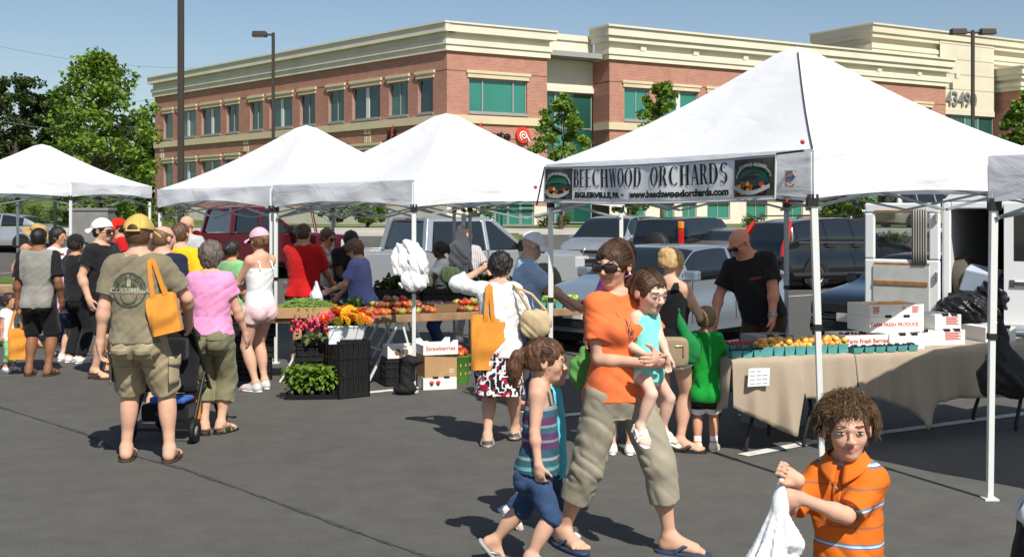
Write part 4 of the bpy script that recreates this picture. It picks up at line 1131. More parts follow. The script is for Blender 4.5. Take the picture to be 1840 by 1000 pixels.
# ================================================================= trees and shrubs
def leafmat(name, c, tl=.35):
 m = bpy.data.materials.new(name); m.use_nodes = True; t = m.node_tree; b = t.nodes['Principled BSDF']; out = t.nodes['Material Output']
 oi = N(t, 'ShaderNodeTexCoord'); n = N(t, 'ShaderNodeTexNoise'); n.inputs['Scale'].default_value = 1.1; n.inputs['Detail'].default_value = 3; t.links.new(oi.outputs['Object'], n.inputs[0])
 g = N(t, 'ShaderNodeNewGeometry'); ad = N(t, 'ShaderNodeMath', operation='MULTIPLY_ADD'); ad.inputs[1].default_value = .5
 t.links.new(g.outputs['Random Per Island'], ad.inputs[0]); mh = N(t, 'ShaderNodeMath', operation='MULTIPLY'); mh.inputs[1].default_value = .5
 t.links.new(n.outputs[0], mh.inputs[0]); t.links.new(mh.outputs[0], ad.inputs[2])
 r = N(t, 'ShaderNodeValToRGB'); r.color_ramp.elements[0].position = .1; r.color_ramp.elements[1].position = .85
 r.color_ramp.elements[0].color = (c[0]*.5, c[1]*.55, c[2]*.6, 1); r.color_ramp.elements[1].color = (c[0]*1.6, c[1]*1.4, c[2]*1.2, 1)
 t.links.new(ad.outputs[0], r.inputs[0]); t.links.new(r.outputs[0], b.inputs['Base Color']); b.inputs['Roughness'].default_value = .55; b.inputs['Specular IOR Level'].default_value = .3
 tr = N(t, 'ShaderNodeBsdfTranslucent'); t.links.new(r.outputs[0], tr.inputs[0]); mx = N(t, 'ShaderNodeMixShader'); mx.inputs[0].default_value = tl
 t.links.new(b.outputs[0], mx.inputs[1]); t.links.new(tr.outputs[0], mx.inputs[2]); t.links.new(mx.outputs[0], out.inputs[0])
 return m
LEAF = leafmat('leaf_green', (.11, .18, .028)); LEAFD = leafmat('leaf_dark', (.050, .088, .022)); LEAFB = leafmat('leaf_bright', (.135, .245, .03)); LEAFS = leafmat('leaf_shrub', (.07, .13, .022))
BARK = mat('bark', (.085, .065, .048), .95, .1, 0, .3, 4, .8, 20)
def leaves(mb, rnd, centres, n, size, droop=.3):
 for c, r in centres:
  for i in range(n):
   while True:
    p = Vector((rnd.uniform(-1, 1), rnd.uniform(-1, 1), rnd.uniform(-1, 1)))
    if p.length < 1: break
   p = p*(.55+.45*rnd.random())
   q = Vector((c[0]+p.x*r[0], c[1]+p.y*r[1], c[2]+p.z*r[2]))
   s = size*rnd.uniform(.6, 1.25)
   a = Euler((rnd.uniform(-1.1, 1.1), rnd.uniform(-1.1, 1.1), rnd.uniform(0, 6.3))).to_matrix()
   pts = [a @ Vector(v)*s for v in ((-.5, 0, 0), (-.12, -.34, .05), (.5, 0, -droop*.4), (-.12, .34, .05))]
   mb.add([q+v for v in pts], [(0, 1, 2, 3)])
def tree(name, x, y, zb, zt, rad, label, m, crown0=.25, ncl=60, nl=70, ls=.22, shape='round', trunk=.13, seed=1, group=None, cat='tree', limbs=9):
 rnd = random.Random(seed); e = empty(name, (x, y, zb), 0, label, cat, group); H = zt-zb
 k = MB(); bend = [(rnd.uniform(-.1, .1)*rad*t, rnd.uniform(-.1, .1)*rad*t) for t in np.linspace(0, 1, 7)]
 axis = [Vector((bend[i][0], bend[i][1], H*.92*i/6)) for i in range(7)]
 k.tube(axis, [trunk*(1.25-.0*i)*(1-.85*i/6) if i else trunk*1.5 for i in range(7)], 9)
 cl = []
 for i in range(ncl):
  t = (i+.5)/ncl; z = crown0+(1-crown0)*t**.9
  if shape == 'cone': rr = rad*(1-.92*((z-crown0)/(1-crown0))**1.15)*(.55+.45*min(1, (z-crown0)/.12+.3))
  elif shape == 'maple': zz = (z-crown0)/(1-crown0); rr = rad*np.interp(zz, [0, .12, .3, .5, .7, .85, 1], [.5, .95, 1.0, .88, .66, .50, .16])*rnd.uniform(.75, 1.15)
  elif shape == 'oval': rr = rad*math.sin(math.pi*min(1, max(.08, (z-crown0)/(1-crown0)*.86+.12)))**.75
  else: rr = rad*math.sqrt(max(.03, 1-((z-(crown0+1)/2)/((1-crown0)/2))**2))
  a = i*2.39996+rnd.uniform(-.5, .5); q = rr*math.sqrt(rnd.uniform(.08, 1.0))*rnd.uniform(.8, 1.12)
  c = (q*math.cos(a), q*math.sin(a), z*H+rnd.uniform(-.03, .03)*H); s = rad*rnd.uniform(.16, .30)
  cl.append((c, (s, s, s*.72)))
 for c, r in cl[::max(1, len(cl)//(limbs*3))]:
  z0 = max(.12*H, c[2]-math.hypot(c[0], c[1])*.8-.05*H); f = min(z0/(H*.92)*6, 5.99); i = int(f); p0 = axis[i].lerp(axis[i+1], f-i)
  mid = p0.lerp(Vector(c), .5)+Vector((0, 0, -.04*H))
  k.tube([p0, mid, Vector(c)], [trunk*.34, trunk*.2, trunk*.05], 5)
 k.build('trunk', BARK, e)
 l = MB(); leaves(l, rnd, cl, nl, ls); l.build('crown', m, e)
 return e
tree('maple_tree', X_(176, 60), 60, 1.1, 9.9, 3.5, 'large broad bright green tree standing behind the far left tent', LEAFB, .10, 100, 74, .30, 'maple', .2, 3)
tg = 'trees before the brick facade'
tree('street_tree', X_(1008, 53), 53, 1.05, 7.0, 1.75, 'young green tree in front of the tall glazed recess', LEAFB, .28, 56, 80, .22, 'maple', .08, 5, tg)
tree('street_tree', X_(1190, 54), 54, 1.05, 7.75, 1.6, 'young green tree whose tip shows just above the slope of the banner tent', LEAFB, .32, 50, 80, .22, 'maple', .08, 8, tg)
tree('street_tree', X_(1836, 46), 46, .5, 6.35, 1.3, 'young green tree at the right edge above the white tent roof', LEAFB, .30, 50, 70, .21, 'maple', .07, 9, tg)
tree('street_tree', X_(1500, 47), 47, .6, 3.0, 1.7, 'low spreading green tree between the dark wagon and the white van', LEAF, .40, 36, 60, .2, 'round', .08, 12, tg)
tree('street_tree', X_(1130, 50), 50, .9, 3.0, 1.0, 'small tree hanging over the silver minivan roof', LEAF, .45, 24, 50, .18, 'round', .06, 13, tg)
tree('street_tree', X_(660, 57), 57, 1.1, 2.6, 1.35, 'low bushy tree in the lawn behind the silver pickup', LEAFB, .2, 30, 60, .2, 'round', .07, 14, tg)
tree('street_tree', X_(855, 57), 57, 1.1, 2.6, .8, 'small loose tree beside the shop doors', LEAF, .2, 22, 50, .18, 'round', .05, 15, tg)
tree('street_tree', X_(600, 58), 58, 1.1, 2.7, .9, 'small tree behind the red shirted man, far left of the pickup', LEAF, .2, 22, 50, .18, 'round', .05, 16, tg)
for i, (px, Y, top, rad, lb) in enumerate(((30, 105, 14.0, 3.6, 'dark tree with a rounded top left of the big bright tree'), (-20, 112, 12.5, 4.2, 'dark tree cut by the left picture edge'), (85, 108, 12.6, 2.8, 'dark slender tree close behind the big bright tree'), (246, 112, 10.8, 3.2, 'dark tree showing between the big bright tree and the brick building'), (292, 120, 8.5, 3.2, 'low dark tree at the far end of the brick building'))):
 tree('woodland_tree', X_(px, Y), Y, gz(X_(px, Y), Y), top, rad, lb, LEAFD, .08, 70, 70, .45, 'round', .25, 30+i, 'dark trees at the left horizon')
wood = MB(); rnd = random.Random(77)
leaves(wood, rnd, [((X_(-140+24*i, 135)+rnd.uniform(-2, 2), 135+rnd.uniform(-6, 6), gz(X_(0, 135), 135)+rnd.uniform(1, 4.5)), (3.2, 3, 2.6)) for i in range(20)], 260, .7)
tag(wood.build('far_woodland', LEAFD), 'dark band of far woodland along the horizon at left', 'woodland', kind='stuff')
def shrub(px, Y, w, h, label, m=LEAFS, seed=1, group='shrubs', zb=None):
 rnd = random.Random(seed); x = X_(px, Y); e = empty('shrub', (x, Y, gz(x, Y) if zb is None else zb), 0, label, 'shrub', group)
 l = MB(); cs = [((rnd.uniform(-.6, .6)*w, rnd.uniform(-.6, .6)*w*.7, h*rnd.uniform(.15, .75)), (w*.5, w*.45, h*.32)) for i in range(14)]
 leaves(l, rnd, cs, 45, .15*max(w, .7)); l.build('foliage', m, e)
 k = MB();
 for c, r in cs[:6]: k.tube([(0, 0, 0), (c[0]*.5, c[1]*.5, c[2]*.6), c], [.03, .02, .01], 5)
 k.build('stem', BARK, e)
hg = 'shrubs on the left lawn'
for i, (px, Y, w, h, lb) in enumerate(((66, 66, .62, 1.05, 'round shrub on the lawn just left of the thin black post'), (92, 67, .55, .95, 'middle small round shrub on the lawn'), (116, 66, .6, 1.0, 'round shrub on the lawn just left of the grey cabinet'), (20, 72, 1.0, 1.3, 'shrub beyond the silver hatchback roof'), (40, 74, .8, 1.6, 'shrub beyond the straw hat'))):
 shrub(px, Y, w, h, lb, LEAFS, 40+i, hg)
for i, (px, Y, w, h, lb) in enumerate(((215, 60, 1.0, 1.6, 'bushy shrub just right of the grey cabinet'), (250, 61, 1.0, 1.7, 'bushy shrub above the yellow cap'), (285, 60, 1.0, 1.6, 'bushy shrub beside the right pole of the far left tent'), (318, 62, 1.0, 1.6, 'bushy shrub behind the bald man in light grey'))):
 shrub(px, Y, w, h, lb, LEAF, 50+i, 'hedge shrubs along the lot')
for i, (px, Y, w, h, lb) in enumerate(((980, 60, .55, .85, 'clipped shrub just left of the banner tent pole'), (1012, 60, .5, .8, 'clipped shrub just right of the banner tent pole'), (1352, 58, .75, .75, 'clipped shrub above the dark wagon'), (1608, 46, .8, .9, 'leafy shrub seen through the van door window'))):
 shrub(px, Y, w, h, lb, LEAFS, 60+i, 'shrubs at the foot of the building')
# ================================================================= vehicles
def paint(name, c, metal=.5, rough=.28): return mat(name, c, rough, .5, metal, 0, coat=.8)
CGLASS = mat('car_glass', (.012, .016, .016), .04, .9, coat=.3)
TYRE = mat('tyre', (.018, .018, .018), .85, .2); RIM = mat('alloy_rim', (.55, .56, .57), .28, .5, .9); DARKP = mat('dark_plastic', (.02, .02, .021), .6, .3)
CHROME = mat('chrome', (.75, .75, .75), .12, .5, 1.0); HEADL = mat('headlight_lens', (.62, .64, .66), .08, .8, .3, coat=.8); TAILL = mat('tail_light_red', (.55, .012, .010), .12, .7, coat=.6)
AMBER = mat('amber_lens', (.8, .25, .02), .15, .6); PLATE = mat('number_plate', (.65, .62, .58), .5)
def pch(xs, ys, x):
 xs = np.array(xs, float); ys = np.array(ys, float); h = np.diff(xs); d = np.diff(ys)/h
 m = np.zeros(len(xs)); m[0], m[-1] = d[0], d[-1]
 for i in range(1, len(xs)-1):
  m[i] = 0 if d[i-1]*d[i] <= 0 else 2*d[i-1]*d[i]/(d[i-1]+d[i])
 i = np.clip(np.searchsorted(xs, x)-1, 0, len(h)-1); t = (x-xs[i])/h[i]
 return (2*t**3-3*t**2+1)*ys[i]+(t**3-2*t**2+t)*h[i]*m[i]+(-2*t**3+3*t**2)*ys[i+1]+(t**3-t**2)*h[i]*m[i+1]
TYPES = {  # top profile x (rear -> front), z ; belt height rear..front ; windows ; rear glass x-range ; front glass x-range
 'sedan': dict(L=4.6, W=1.78, top=[(-2.3, .62), (-2.22, .98), (-1.65, 1.06), (-1.45, 1.09), (-.85, 1.36), (-.2, 1.44), (.35, 1.41), (1.12, 1.0), (1.9, .86), (2.2, .72), (2.3, .52)], belt=[(-2.3, .9), (-1.5, .97), (1.1, .93), (2.3, .72)], side=[(-1.25, -.48), (-.40, .72)], rg=(-1.42, -.88), fg=(.42, 1.08), wh=(-1.35, 1.38), r=.315),
 'wagon': dict(L=4.75, W=1.88, top=[(-2.37, .7), (-2.33, 1.0), (-2.22, 1.2), (-1.95, 1.60), (-1.2, 1.70), (-.2, 1.73), (.35, 1.68), (1.15, 1.16), (1.95, 1.02), (2.25, .85), (2.37, .6)], belt=[(-2.37, 1.05), (-1.5, 1.12), (1.1, 1.08), (2.37, .85)], side=[(-1.95, -1.05), (-.98, -.15), (-.06, .82)], rg=(-2.24, -1.98), fg=(.45, 1.1), wh=(-1.42, 1.42), r=.36),
 'crv': dict(L=4.45, W=1.78, top=[(-2.22, .7), (-2.2, 1.05), (-2.14, 1.25), (-2.0, 1.66), (-1.4, 1.72), (-.2, 1.74), (.35, 1.70), (1.0, 1.16), (1.85, 1.02), (2.1, .88), (2.22, .6)], belt=[(-2.22, 1.08), (-1.5, 1.12), (1.0, 1.08), (2.22, .85)], side=[(-1.85, -1.05), (-.98, -.12), (-.03, .74)], rg=(-2.15, -2.01), fg=(.42, .96), wh=(-1.3, 1.32), r=.34),
 'minivan': dict(L=4.9, W=1.98, top=[(-2.45, .7), (-2.42, 1.05), (-2.34, 1.2), (-2.15, 1.66), (-1.4, 1.74), (-.2, 1.76), (.5, 1.70), (1.55, 1.08), (2.1, .94), (2.36, .78), (2.45, .5)], belt=[(-2.45, 1.0), (-1.5, 1.06), (1.2, 1.0), (2.45, .78)], side=[(-2.05, -1.15), (-1.08, -.05), (.03, 1.0)], rg=(-2.33, -2.17), fg=(.6, 1.5), wh=(-1.5, 1.55), r=.33),
 'hatch': dict(L=4.3, W=1.75, top=[(-2.15, .6), (-2.1, .95), (-1.95, 1.02), (-1.15, 1.36), (-.2, 1.47), (.35, 1.43), (1.1, 1.02), (1.75, .88), (2.05, .74), (2.15, .5)], belt=[(-2.15, .92), (-1.5, .97), (1.0, .93), (2.15, .74)], side=[(-1.3, -.42), (-.35, .72)], rg=(-1.88, -1.2), fg=(.42, 1.05), wh=(-1.25, 1.3), r=.31),
}
def wheel(e, x, y, r, w=.21, rim=RIM, spokes=5):
 s = 1 if y > 0 else -1
 M = Matrix.Translation((x, y, r)) @ Matrix.Rotation(math.radians(-90*s), 4, 'X')
 k = MB(); k.lathe([(r*.62, -w/2), (r*.93, -w/2), (r, -w*.36), (r, w*.36), (r*.93, w/2), (r*.64, w/2), (r*.62, w*.2)], 28, (0, 0, 0), 0, M, cap=False)
 wo = k.build('wheel', TYRE, e)
 q = MB(); q.lathe([(r*.64, w*.46), (r*.60, w*.46), (r*.57, w*.22), (.03, w*.18)], 28, (0, 0, 0), 1, M, cap=False)
 q.lathe([(.001, w*.34), (r*.15, w*.34), (r*.17, w*.18)], 14, (0, 0, 0), 0, M, cap=False)
 q.lathe([(r*.66, w*.48), (r*.58, w*.47), (r*.56, w*.3)], 28, (0, 0, 0), 0, M, cap=False)
 for i in range(spokes):
  a = 2*math.pi*i/spokes
  p = lambda rr, da, z: (rr*math.cos(a+da), rr*math.sin(a+da), z)
  vs = [p(r*.1, .5, w*.30), p(r*.1, -.5, w*.30), p(r*.58, -.17, w*.40), p(r*.58, .17, w*.40)]
  q.add(vs+[(v[0], v[1], v[2]-w*.16) for v in vs], [(0, 1, 2, 3), (0, 4, 5, 1), (1, 5, 6, 2), (2, 6, 7, 3), (3, 7, 4, 0)], 0, False, M)
 q.build('rim', [rim, DARKP], wo)
def arch(k, x, y, r):
 s = 1 if y > 0 else -1
 n = 22; c = [(x+r*1.17*math.cos(2*math.pi*i/n), y+s*.012, max(.16, r+r*1.17*math.sin(2*math.pi*i/n))) for i in range(n)]
 k.add(c, [tuple(range(n)) if s < 0 else tuple(range(n-1, -1, -1))])
def car(name, typ, px, Y, head, body, label, group=None, hw=None, tail=TAILL, cat='car', extra=None, lowtrim=False, loc=None, scale=1.0):
 T = TYPES[typ]; L, Wd = T['L'], T['W']
 x = X_(px, Y) if loc is None else loc[0]
 e = empty(name, (x, Y, gz(x, Y)), math.atan2(head[1], head[0]), label, cat, group); e.scale = (scale,)*3
 tx, tz = zip(*T['top']); bx, bz = zip(*T['belt'])
 xs = sorted(set(np.round(np.concatenate([np.linspace(-L/2, L/2, 46), np.linspace(-L/2, -L/2+.35, 16), np.linspace(L/2-.35, L/2, 12), [v for s_ in T['side'] for v in s_], T['rg'], T['fg']]), 4)))
 NB, NS, NR = 9, 5, 8
 rows = []
 for xx in xs:
  zt = float(pch(tx, tz, xx)); zb = min(float(np.interp(xx, bx, bz)), zt-.02)
  bot = .22+.10*max(0, abs(xx)-L/2+.7)
  end = max(0, abs(xx)-(L/2-.45))/.45
  w = Wd/2*(1-.20*end**2.2)
  zb = max(bot+.12, zb)
  gh = max(0, zt-zb); wt = w*(.93-.30*min(gh, .75)/1.0) if gh > .1 else w*.90
  row = []
  for i in range(NB):
   t = i/(NB-1); z = bot+(zb-bot)*t
   row.append((w*(.93+.07*math.sin(math.pi*min(1, t*1.15+.12)))*(1-.03*t), z))
  for i in range(1, NS+1):
   t = i/NS; row.append((w*.97*(1-t)+wt*t+.02*math.sin(math.pi*t)*gh, zb+(zt-.05-zb)*t if gh > .12 else zb+gh*.7*t))
  y0, z0 = row[-1]
  for i in range(1, NR+1):
   t = i/NR; row.append((y0*math.cos(t*math.pi/2)**.62 if i < NR else 0, z0+(zt-z0)*math.sin(t*math.pi/2)**.8))
  rows.append(row)
 nn = NB+NS+NR
 V = []
 for xx, row in zip(xs, rows):
  bow = lambda y: -.10*(abs(y)/(Wd/2))**2*max(0, (xx-(L/2-.8))/.8)+.07*(abs(y)/(Wd/2))**2*max(0, (-xx-(L/2-.6))/.6)
  V += [(xx+bow(y), y, z) for y, z in row]+[(xx+bow(y), -y, z) for y, z in row]
 grp = {}
 def put(g, f): grp.setdefault(g, []).append(f)
 hl = T.get('hl', (.62, .82));
 for i in range(len(xs)-1):
  xm = (xs[i]+xs[i+1])/2
  for j in range(nn-1):
   for sd in (0, 1):
    a, b = i*2*nn+sd*nn, (i+1)*2*nn+sd*nn
    f = (a+j, b+j, b+j+1, a+j+1); f = f if sd == 1 else f[::-1]
    g = 'body'
    zc = (rows[i][j][1]+rows[i][j+1][1])/2; yc = rows[i][j][0]
    if NB-1 < j+.5 < NB+NS-1:
     for q, (p0, p1) in enumerate(T['side']):
      if p0 < xm < p1 and rows[i][NB+NS-1][1]-rows[i][NB-1][1] > .16: g = 'side_window%d%d' % (q, sd)
    if j >= NB+NS-1:
     if T['rg'][0] < xm < T['rg'][1] and j >= NB+NS: g = 'rear_window'
     if T['fg'][0] < xm < T['fg'][1] and j >= NB+NS: g = 'windshield'
    if xm > L/2-.42 and j < NB+NS+1:
     top = rows[i][NB-1][1]
     if .60 < zc < .82*1 and yc > .52*Wd/2 and j < NB: g = 'headlight%d' % sd
    if xm < -L/2+.22 and yc > .60*Wd/2:
     lo, hi = T.get('tl', (.74, .98))
     if lo < zc < hi and j < NB+NS: g = 'tail_light%d' % sd
    put(g, f)
 for end, i in ((0, 0), (1, len(xs)-1)):
  o = i*2*nn; loop = [o+j for j in range(nn)]+[o+nn+j for j in range(nn-1, -1, -1)]
  put('body', tuple(loop) if end else tuple(loop[::-1]))
 for g, fs in grp.items():
  used = sorted({v for f in fs for v in f}); mp = {v: i for i, v in enumerate(used)}
  mb = MB(); mb.add([V[v] for v in used], [tuple(mp[v] for v in f) for f in fs], 0, True)
  nm = g.rstrip('0123456789')
  m = {'body': body, 'headlight': HEADL, 'tail_light': tail}.get(nm, CGLASS)
  mb.build(nm, m, e, fix=False)
 k = MB()
 for wx in T['wh']:
  for s in (1, -1): arch(k, wx, s*Wd/2*.997, T['r'])
 k.box((-L/2+.15, -Wd/2*.86, .16), (L/2-.2, Wd/2*.86, .30)); k.build('underbody', DARKP, e)
 for wx in T['wh']:
  for s in (1, -1): wheel(e, wx, s*(Wd/2-.085), T['r'], .2, hw or RIM)
 for s in (1, -1):
  mx = T['fg'][0]+.42; zb = float(np.interp(mx, bx, bz))
  k = MB(); k.box((mx-.08, min(s*Wd/2*.94, s*(Wd/2+.17)), zb+.02), (mx+.06, max(s*Wd/2*.94, s*(Wd/2+.17)), zb+.17)); k.build('wing_mirror', body, e, bevel=.03)
  for q, (p0, p1) in enumerate(T['side'][-2:]):
   k = MB(); zb2 = float(np.interp(p0, bx, bz)); k.box((p0+.02, s*Wd/2*.985-.012, zb2-.12), (p0+.20, s*Wd/2*.985+.022, zb2-.085)); k.build('door_handle', body, e, bevel=.01)
   k = MB(); k.box((p1-.005 if q else p1+.035, s*Wd/2*.992-.004, .36), (p1+.003 if q else p1+.043, s*Wd/2*.992+.004, zb2-.02)); k.build('door_gap', DARKP, e)
 k = MB(); k.box((L/2-.04, -.46, .60), (L/2-.005, .46, .74)); k.box((L/2-.06, -.55, .36), (L/2-.0, .55, .48)); k.build('grille', DARKP, e, bevel=.01)
 k = MB(); k.box((-L/2-.012, -.26, .55+.2*(typ != 'sedan')), (-L/2+.02, .26, .67+.2*(typ != 'sedan'))); k.build('number_plate', PLATE, e)
 k = MB(); k.box((L/2-.02, -.16, .48), (L/2+.012, .16, .60)); k.build('number_plate', PLATE, e)
 if extra: extra(e, T)
 return e
SIL = paint('paint_silver', (.48, .50, .51), .6, .3); SILB = paint('paint_silver_blue', (.36, .42, .48), .6, .28); NAVY = paint('paint_dark_navy', (.008, .010, .014), .2, .15); BLK = paint('paint_black', (.006, .006, .008), .1, .12)
TAN = paint('paint_tan', (.30, .26, .21), .5, .3); GOLD = paint('paint_gold', (.42, .39, .31), .6, .3); MAR = paint('paint_maroon', (.085, .006, .012), .3, .22); WHT = mat('paint_white', (.82, .83, .82), .3, .4, coat=.4)
def ex_minivan(e, T):
 k = MB()
 for z in (.60, .72): k.box((2.43, -.48, z), (2.475, .48, z+.035))
 k.box((2.43, -.03, .56), (2.48, .03, .80)); k.build('grille_bar', CHROME, e)
 k = MB(); k.box((.9, -.9, 1.06), (1.55, .9, 1.075));
def ex_crv(e, T):
 M = Matrix.Translation((-2.27, -.12, .98)) @ Matrix.Rotation(math.radians(-90), 4, 'Y')
 k = MB(); k.lathe([(.02, .16), (.30, .15), (.355, .08), (.36, -.08)], 26, (0, 0, 0), 0, M); k.build('spare_wheel_cover', DARKP, e)
 for s in (-1,):
  k = MB(); k.box((-2.21, min(s*.70, s*.82), .98), (-2.06, max(s*.70, s*.82), 1.42)); t = k.build('tail_light', TAILL, e, bevel=.03)
  k = MB(); k.box((-2.215, min(s*.695, s*.825), 1.42), (-2.06, max(s*.695, s*.825), 1.62)); k.build('indicator', AMBER, e, bevel=.03)
def ex_wagon(e, T):
 for s in (1, -1):
  k = MB(); k.tube([(-2.36, s*.80, .80), (-2.33, s*.81, 1.0), (-2.22, s*.78, 1.24), (-2.06, s*.68, 1.48), (-1.97, s*.64, 1.62)], [.08, .10, .075, .06, .045], 8); k.build('tail_light', TAILL, e)
  k = MB(); k.tube([(-1.8, s*.66, 1.70), (-1.7, s*.665, 1.76), (.1, s*.67, 1.78), (.25, s*.67, 1.70)], .018, 6); k.build('roof_rail', DARKP, e)
  k = MB(); w = .905
  pts = [(-1.98, 1.16), (-.98, 1.15), (.80, 1.12)]
  k.tube([(x, s*(w-.005), z-.02) for x, z in pts], .014, 5); k.build('chrome_strip', CHROME, e)
  k = MB(); k.tube([(-2.2, s*.93, .36), (0, s*.955, .34), (2.1, s*.92, .36)], .07, 6); k.build('side_cladding', DARKP, e)
for t_, tl in (('wagon', (.5, .5)), ('crv', (.5, .5)), ('minivan', (.85, 1.15)), ('sedan', (.70, .92)), ('hatch', (.82, 1.02))): TYPES[t_]['tl'] = tl
lot = 'cars parked in the lot'
hv = lambda x, y: (x/math.hypot(x, y), y/math.hypot(x, y))
def ctr(px, Y, h, d): return X_(px, Y)+h[0]*d, Y+h[1]*d
def place(name, typ, px, Y, h, d, *a, **k):
 h = hv(*h); x, y = ctr(px, Y, h, d); return car(name, typ, 0, y, h, *a, loc=(x,), **k)
place('minivan', 'minivan', 1050, 34.6, (-.48, -.88), -2.4, SIL, 'silver minivan facing the stalls with its bonnet to the left', lot, cat='car', extra=ex_minivan)
place('off_roader', 'crv', 1176, 31.0, (.60, .80), 2.2, BLK, 'black off-roader seen from behind with a spare wheel cover on its tailgate', lot, extra=ex_crv, tail=BLK)
place('sedan', 'sedan', 1250, 30.5, (.62, .78), 2.3, TAN, 'tan sedan seen from behind between the black off-roader and the dark wagon', lot)
place('estate_car', 'wagon', 1366, 28.4, (.86, .51), 2.35, NAVY, 'dark navy estate car with tall red tail lights and alloy wheels', lot, extra=ex_wagon, tail=NAVY)
place('sedan', 'sedan', 1203, 17.0, (-.67, -.74), 0, SILB, 'silver blue sedan parked close behind the vendor and the blonde woman', lot, scale=.97)
place('sedan', 'sedan', 1500, 15.1, (-.8, -.6), -2.3, BLK, 'black sedan whose bonnet shows beside the open van door', lot, scale=.9)
place('hatchback', 'hatch', 2, 46.5, (-1, .06), 0, SIL, 'silver hatchback cut by the left picture edge behind the straw hat', lot)
place('minivan', 'minivan', 1588, 56, (.92, .38), 2.4, GOLD, 'gold minivan seen through the window of the open van door', lot)
place('off_roader', 'crv', 1530, 52, (-.15, -1), -2.2, NAVY, 'dark off-roader facing the stalls under the low spreading tree', lot)
# ---------------------------------------------------------------- pickups
def pickup(px, Y, h, body, label, scale=1.0, open_door=False, crew=0.0):
 h = hv(*h); e = empty('pickup_truck', (X_(px, Y), Y, gz(X_(px, Y), Y)), math.atan2(h[1], h[0]), label, 'pickup truck', lot); e.scale = (scale,)*3
 def loft(sec, xs, name, m, closed=True):
  k = MB(); n = len(sec(xs[0])); V = [(x, *p) for x in xs for p in sec(x)]
  k.add(V, [(i*n+j, (i+1)*n+j, (i+1)*n+(j+1) % n, i*n+(j+1) % n) for i in range(len(xs)-1) for j in range(n)], 0, False)
  k.add(V, [tuple(range(n)), tuple(range(len(V)-1, len(V)-n-1, -1))], 0)
  return k.build(name, m, e, bevel=.035, fix=True)
 W2 = .97; c = crew
 # bed sides + tailgate
 for s in (1, -1):
  k = MB(); k.prism([(-2.85, .50), (-.42-c, .50), (-.42-c, 1.13), (-2.85, 1.13)], s*W2-.07, s*W2+.0 if s < 0 else s*W2, 0); k.build('bed_side', body, e, bevel=.02, fix=True)
  k = MB(); k.box((-2.86, s*W2-.05, 1.13), (-.42-c, s*W2+.02, 1.17)); k.build('bed_rail', body, e, bevel=.015)
 k = MB(); k.box((-2.92, -.9, .55), (-2.85, .9, 1.15)); k.build('tailgate', body, e, bevel=.02)
 k = MB(); k.box((-2.8, -.9, .55), (-.4-c, .9, .62)); k.build('bed_floor', DARKP, e)
 k = MB(); k.box((-3.1, -.9, .42), (-2.9, .9, .56)); k.build('bumper', CHROME, e, bevel=.03)
 # cab lower, cab roof with pillars, bonnet
 loft(lambda x: [(-W2, .42), (W2, .42), (W2, 1.14), (-W2, 1.14)], [-.40-c, 1.5], 'cab', body)
 loft(lambda x: [(-W2*(1-.05*(x-1.5)), .45), (W2*(1-.05*(x-1.5)), .45), (W2*(1-.05*(x-1.5)), 1.06-.05*(x-1.5)), (W2*.8, 1.17-.07*(x-1.5)), (-W2*.8, 1.17-.07*(x-1.5)), (-W2*(1-.05*(x-1.5)), 1.06-.05*(x-1.5))], [1.5, 2.0, 2.6, 2.78], 'bonnet', body)
 rf = lambda x, f: [(-.80*f, 1.70), (.80*f, 1.70), (.72*f, 1.79), (-.72*f, 1.79)]
 k = MB(); V = []
 X3 = [(-.28-c, .98), (.2, 1), (.62, .98)]
 for x, f in X3: V += [(x, *p) for p in rf(x, f)]
 k.add(V, [(i*4+j, (i+1)*4+j, (i+1)*4+(j+1) % 4, i*4+(j+1) % 4) for i in range(2) for j in range(4)]+[(0, 1, 2, 3), (11, 10, 9, 8)]); k.build('roof', body, e, bevel=.04, fix=True)
 # pillars
 for s in (1, -1):
  for nm, a, b, w in (('rear_pillar', (-.37-c, .92, 1.12), (-.25-c, .77, 1.74), .15), ('mid_pillar', (.42, .945, 1.12), (.40, .78, 1.72), .09), ('front_pillar', (1.36, .90, 1.12), (.60, .76, 1.74), .085)):
   k = MB(); k.bar((a[0], s*a[1], a[2]), (b[0], s*b[1], b[2]), w if nm != 'front_pillar' else .09, w*1.0); k.build(nm, body, e, bevel=.02)
  for nm, q in (('rear_side_window', [(-.24-c, 1.15), (.38, 1.15), (.36, 1.70), (-.14-c, 1.70)]), ('front_side_window', [(.47, 1.15), (1.28, 1.15), (.62, 1.70), (.44, 1.70)])):
   f = lambda z: .935-(z-1.15)*.27
   k = MB(); k.poly([(x, s*f(z), z) for x, z in (q if s < 0 else q[::-1])]); k.build(nm, CGLASS, e)
  k = MB(); k.box((1.12, min(s*.95, s*1.2), 1.12), (1.26, max(s*.95, s*1.2), 1.34)); k.build('wing_mirror', DARKP, e, bevel=.04)
  k = MB(); k.box((2.55, min(s*.55, s*.93), .72), (2.82, max(s*.55, s*.93), .98)); k.build('headlight', HEADL, e, bevel=.04)
  k = MB(); k.box((-2.95, min(s*.82, s*.985), .72), (-2.84, max(s*.82, s*.985), 1.08)); k.build('tail_light', TAILL, e, bevel=.02)
  for x in (.42, ):
   k = MB(); k.box((x-.006, s*W2-.003, .5), (x+.006, s*W2+.004, 1.12)); k.build('door_gap', DARKP, e)
  k = MB(); k.box((.22, s*W2-.01, .98), (.38, s*W2+.03, 1.03)); k.build('door_handle', body, e, bevel=.01)
 k = MB(); k.poly([(-.395-c, -.84, 1.17), (-.395-c, .84, 1.17), (-.285-c, .70, 1.69), (-.285-c, -.70, 1.69)][::-1]); k.build('rear_window', CGLASS, e)
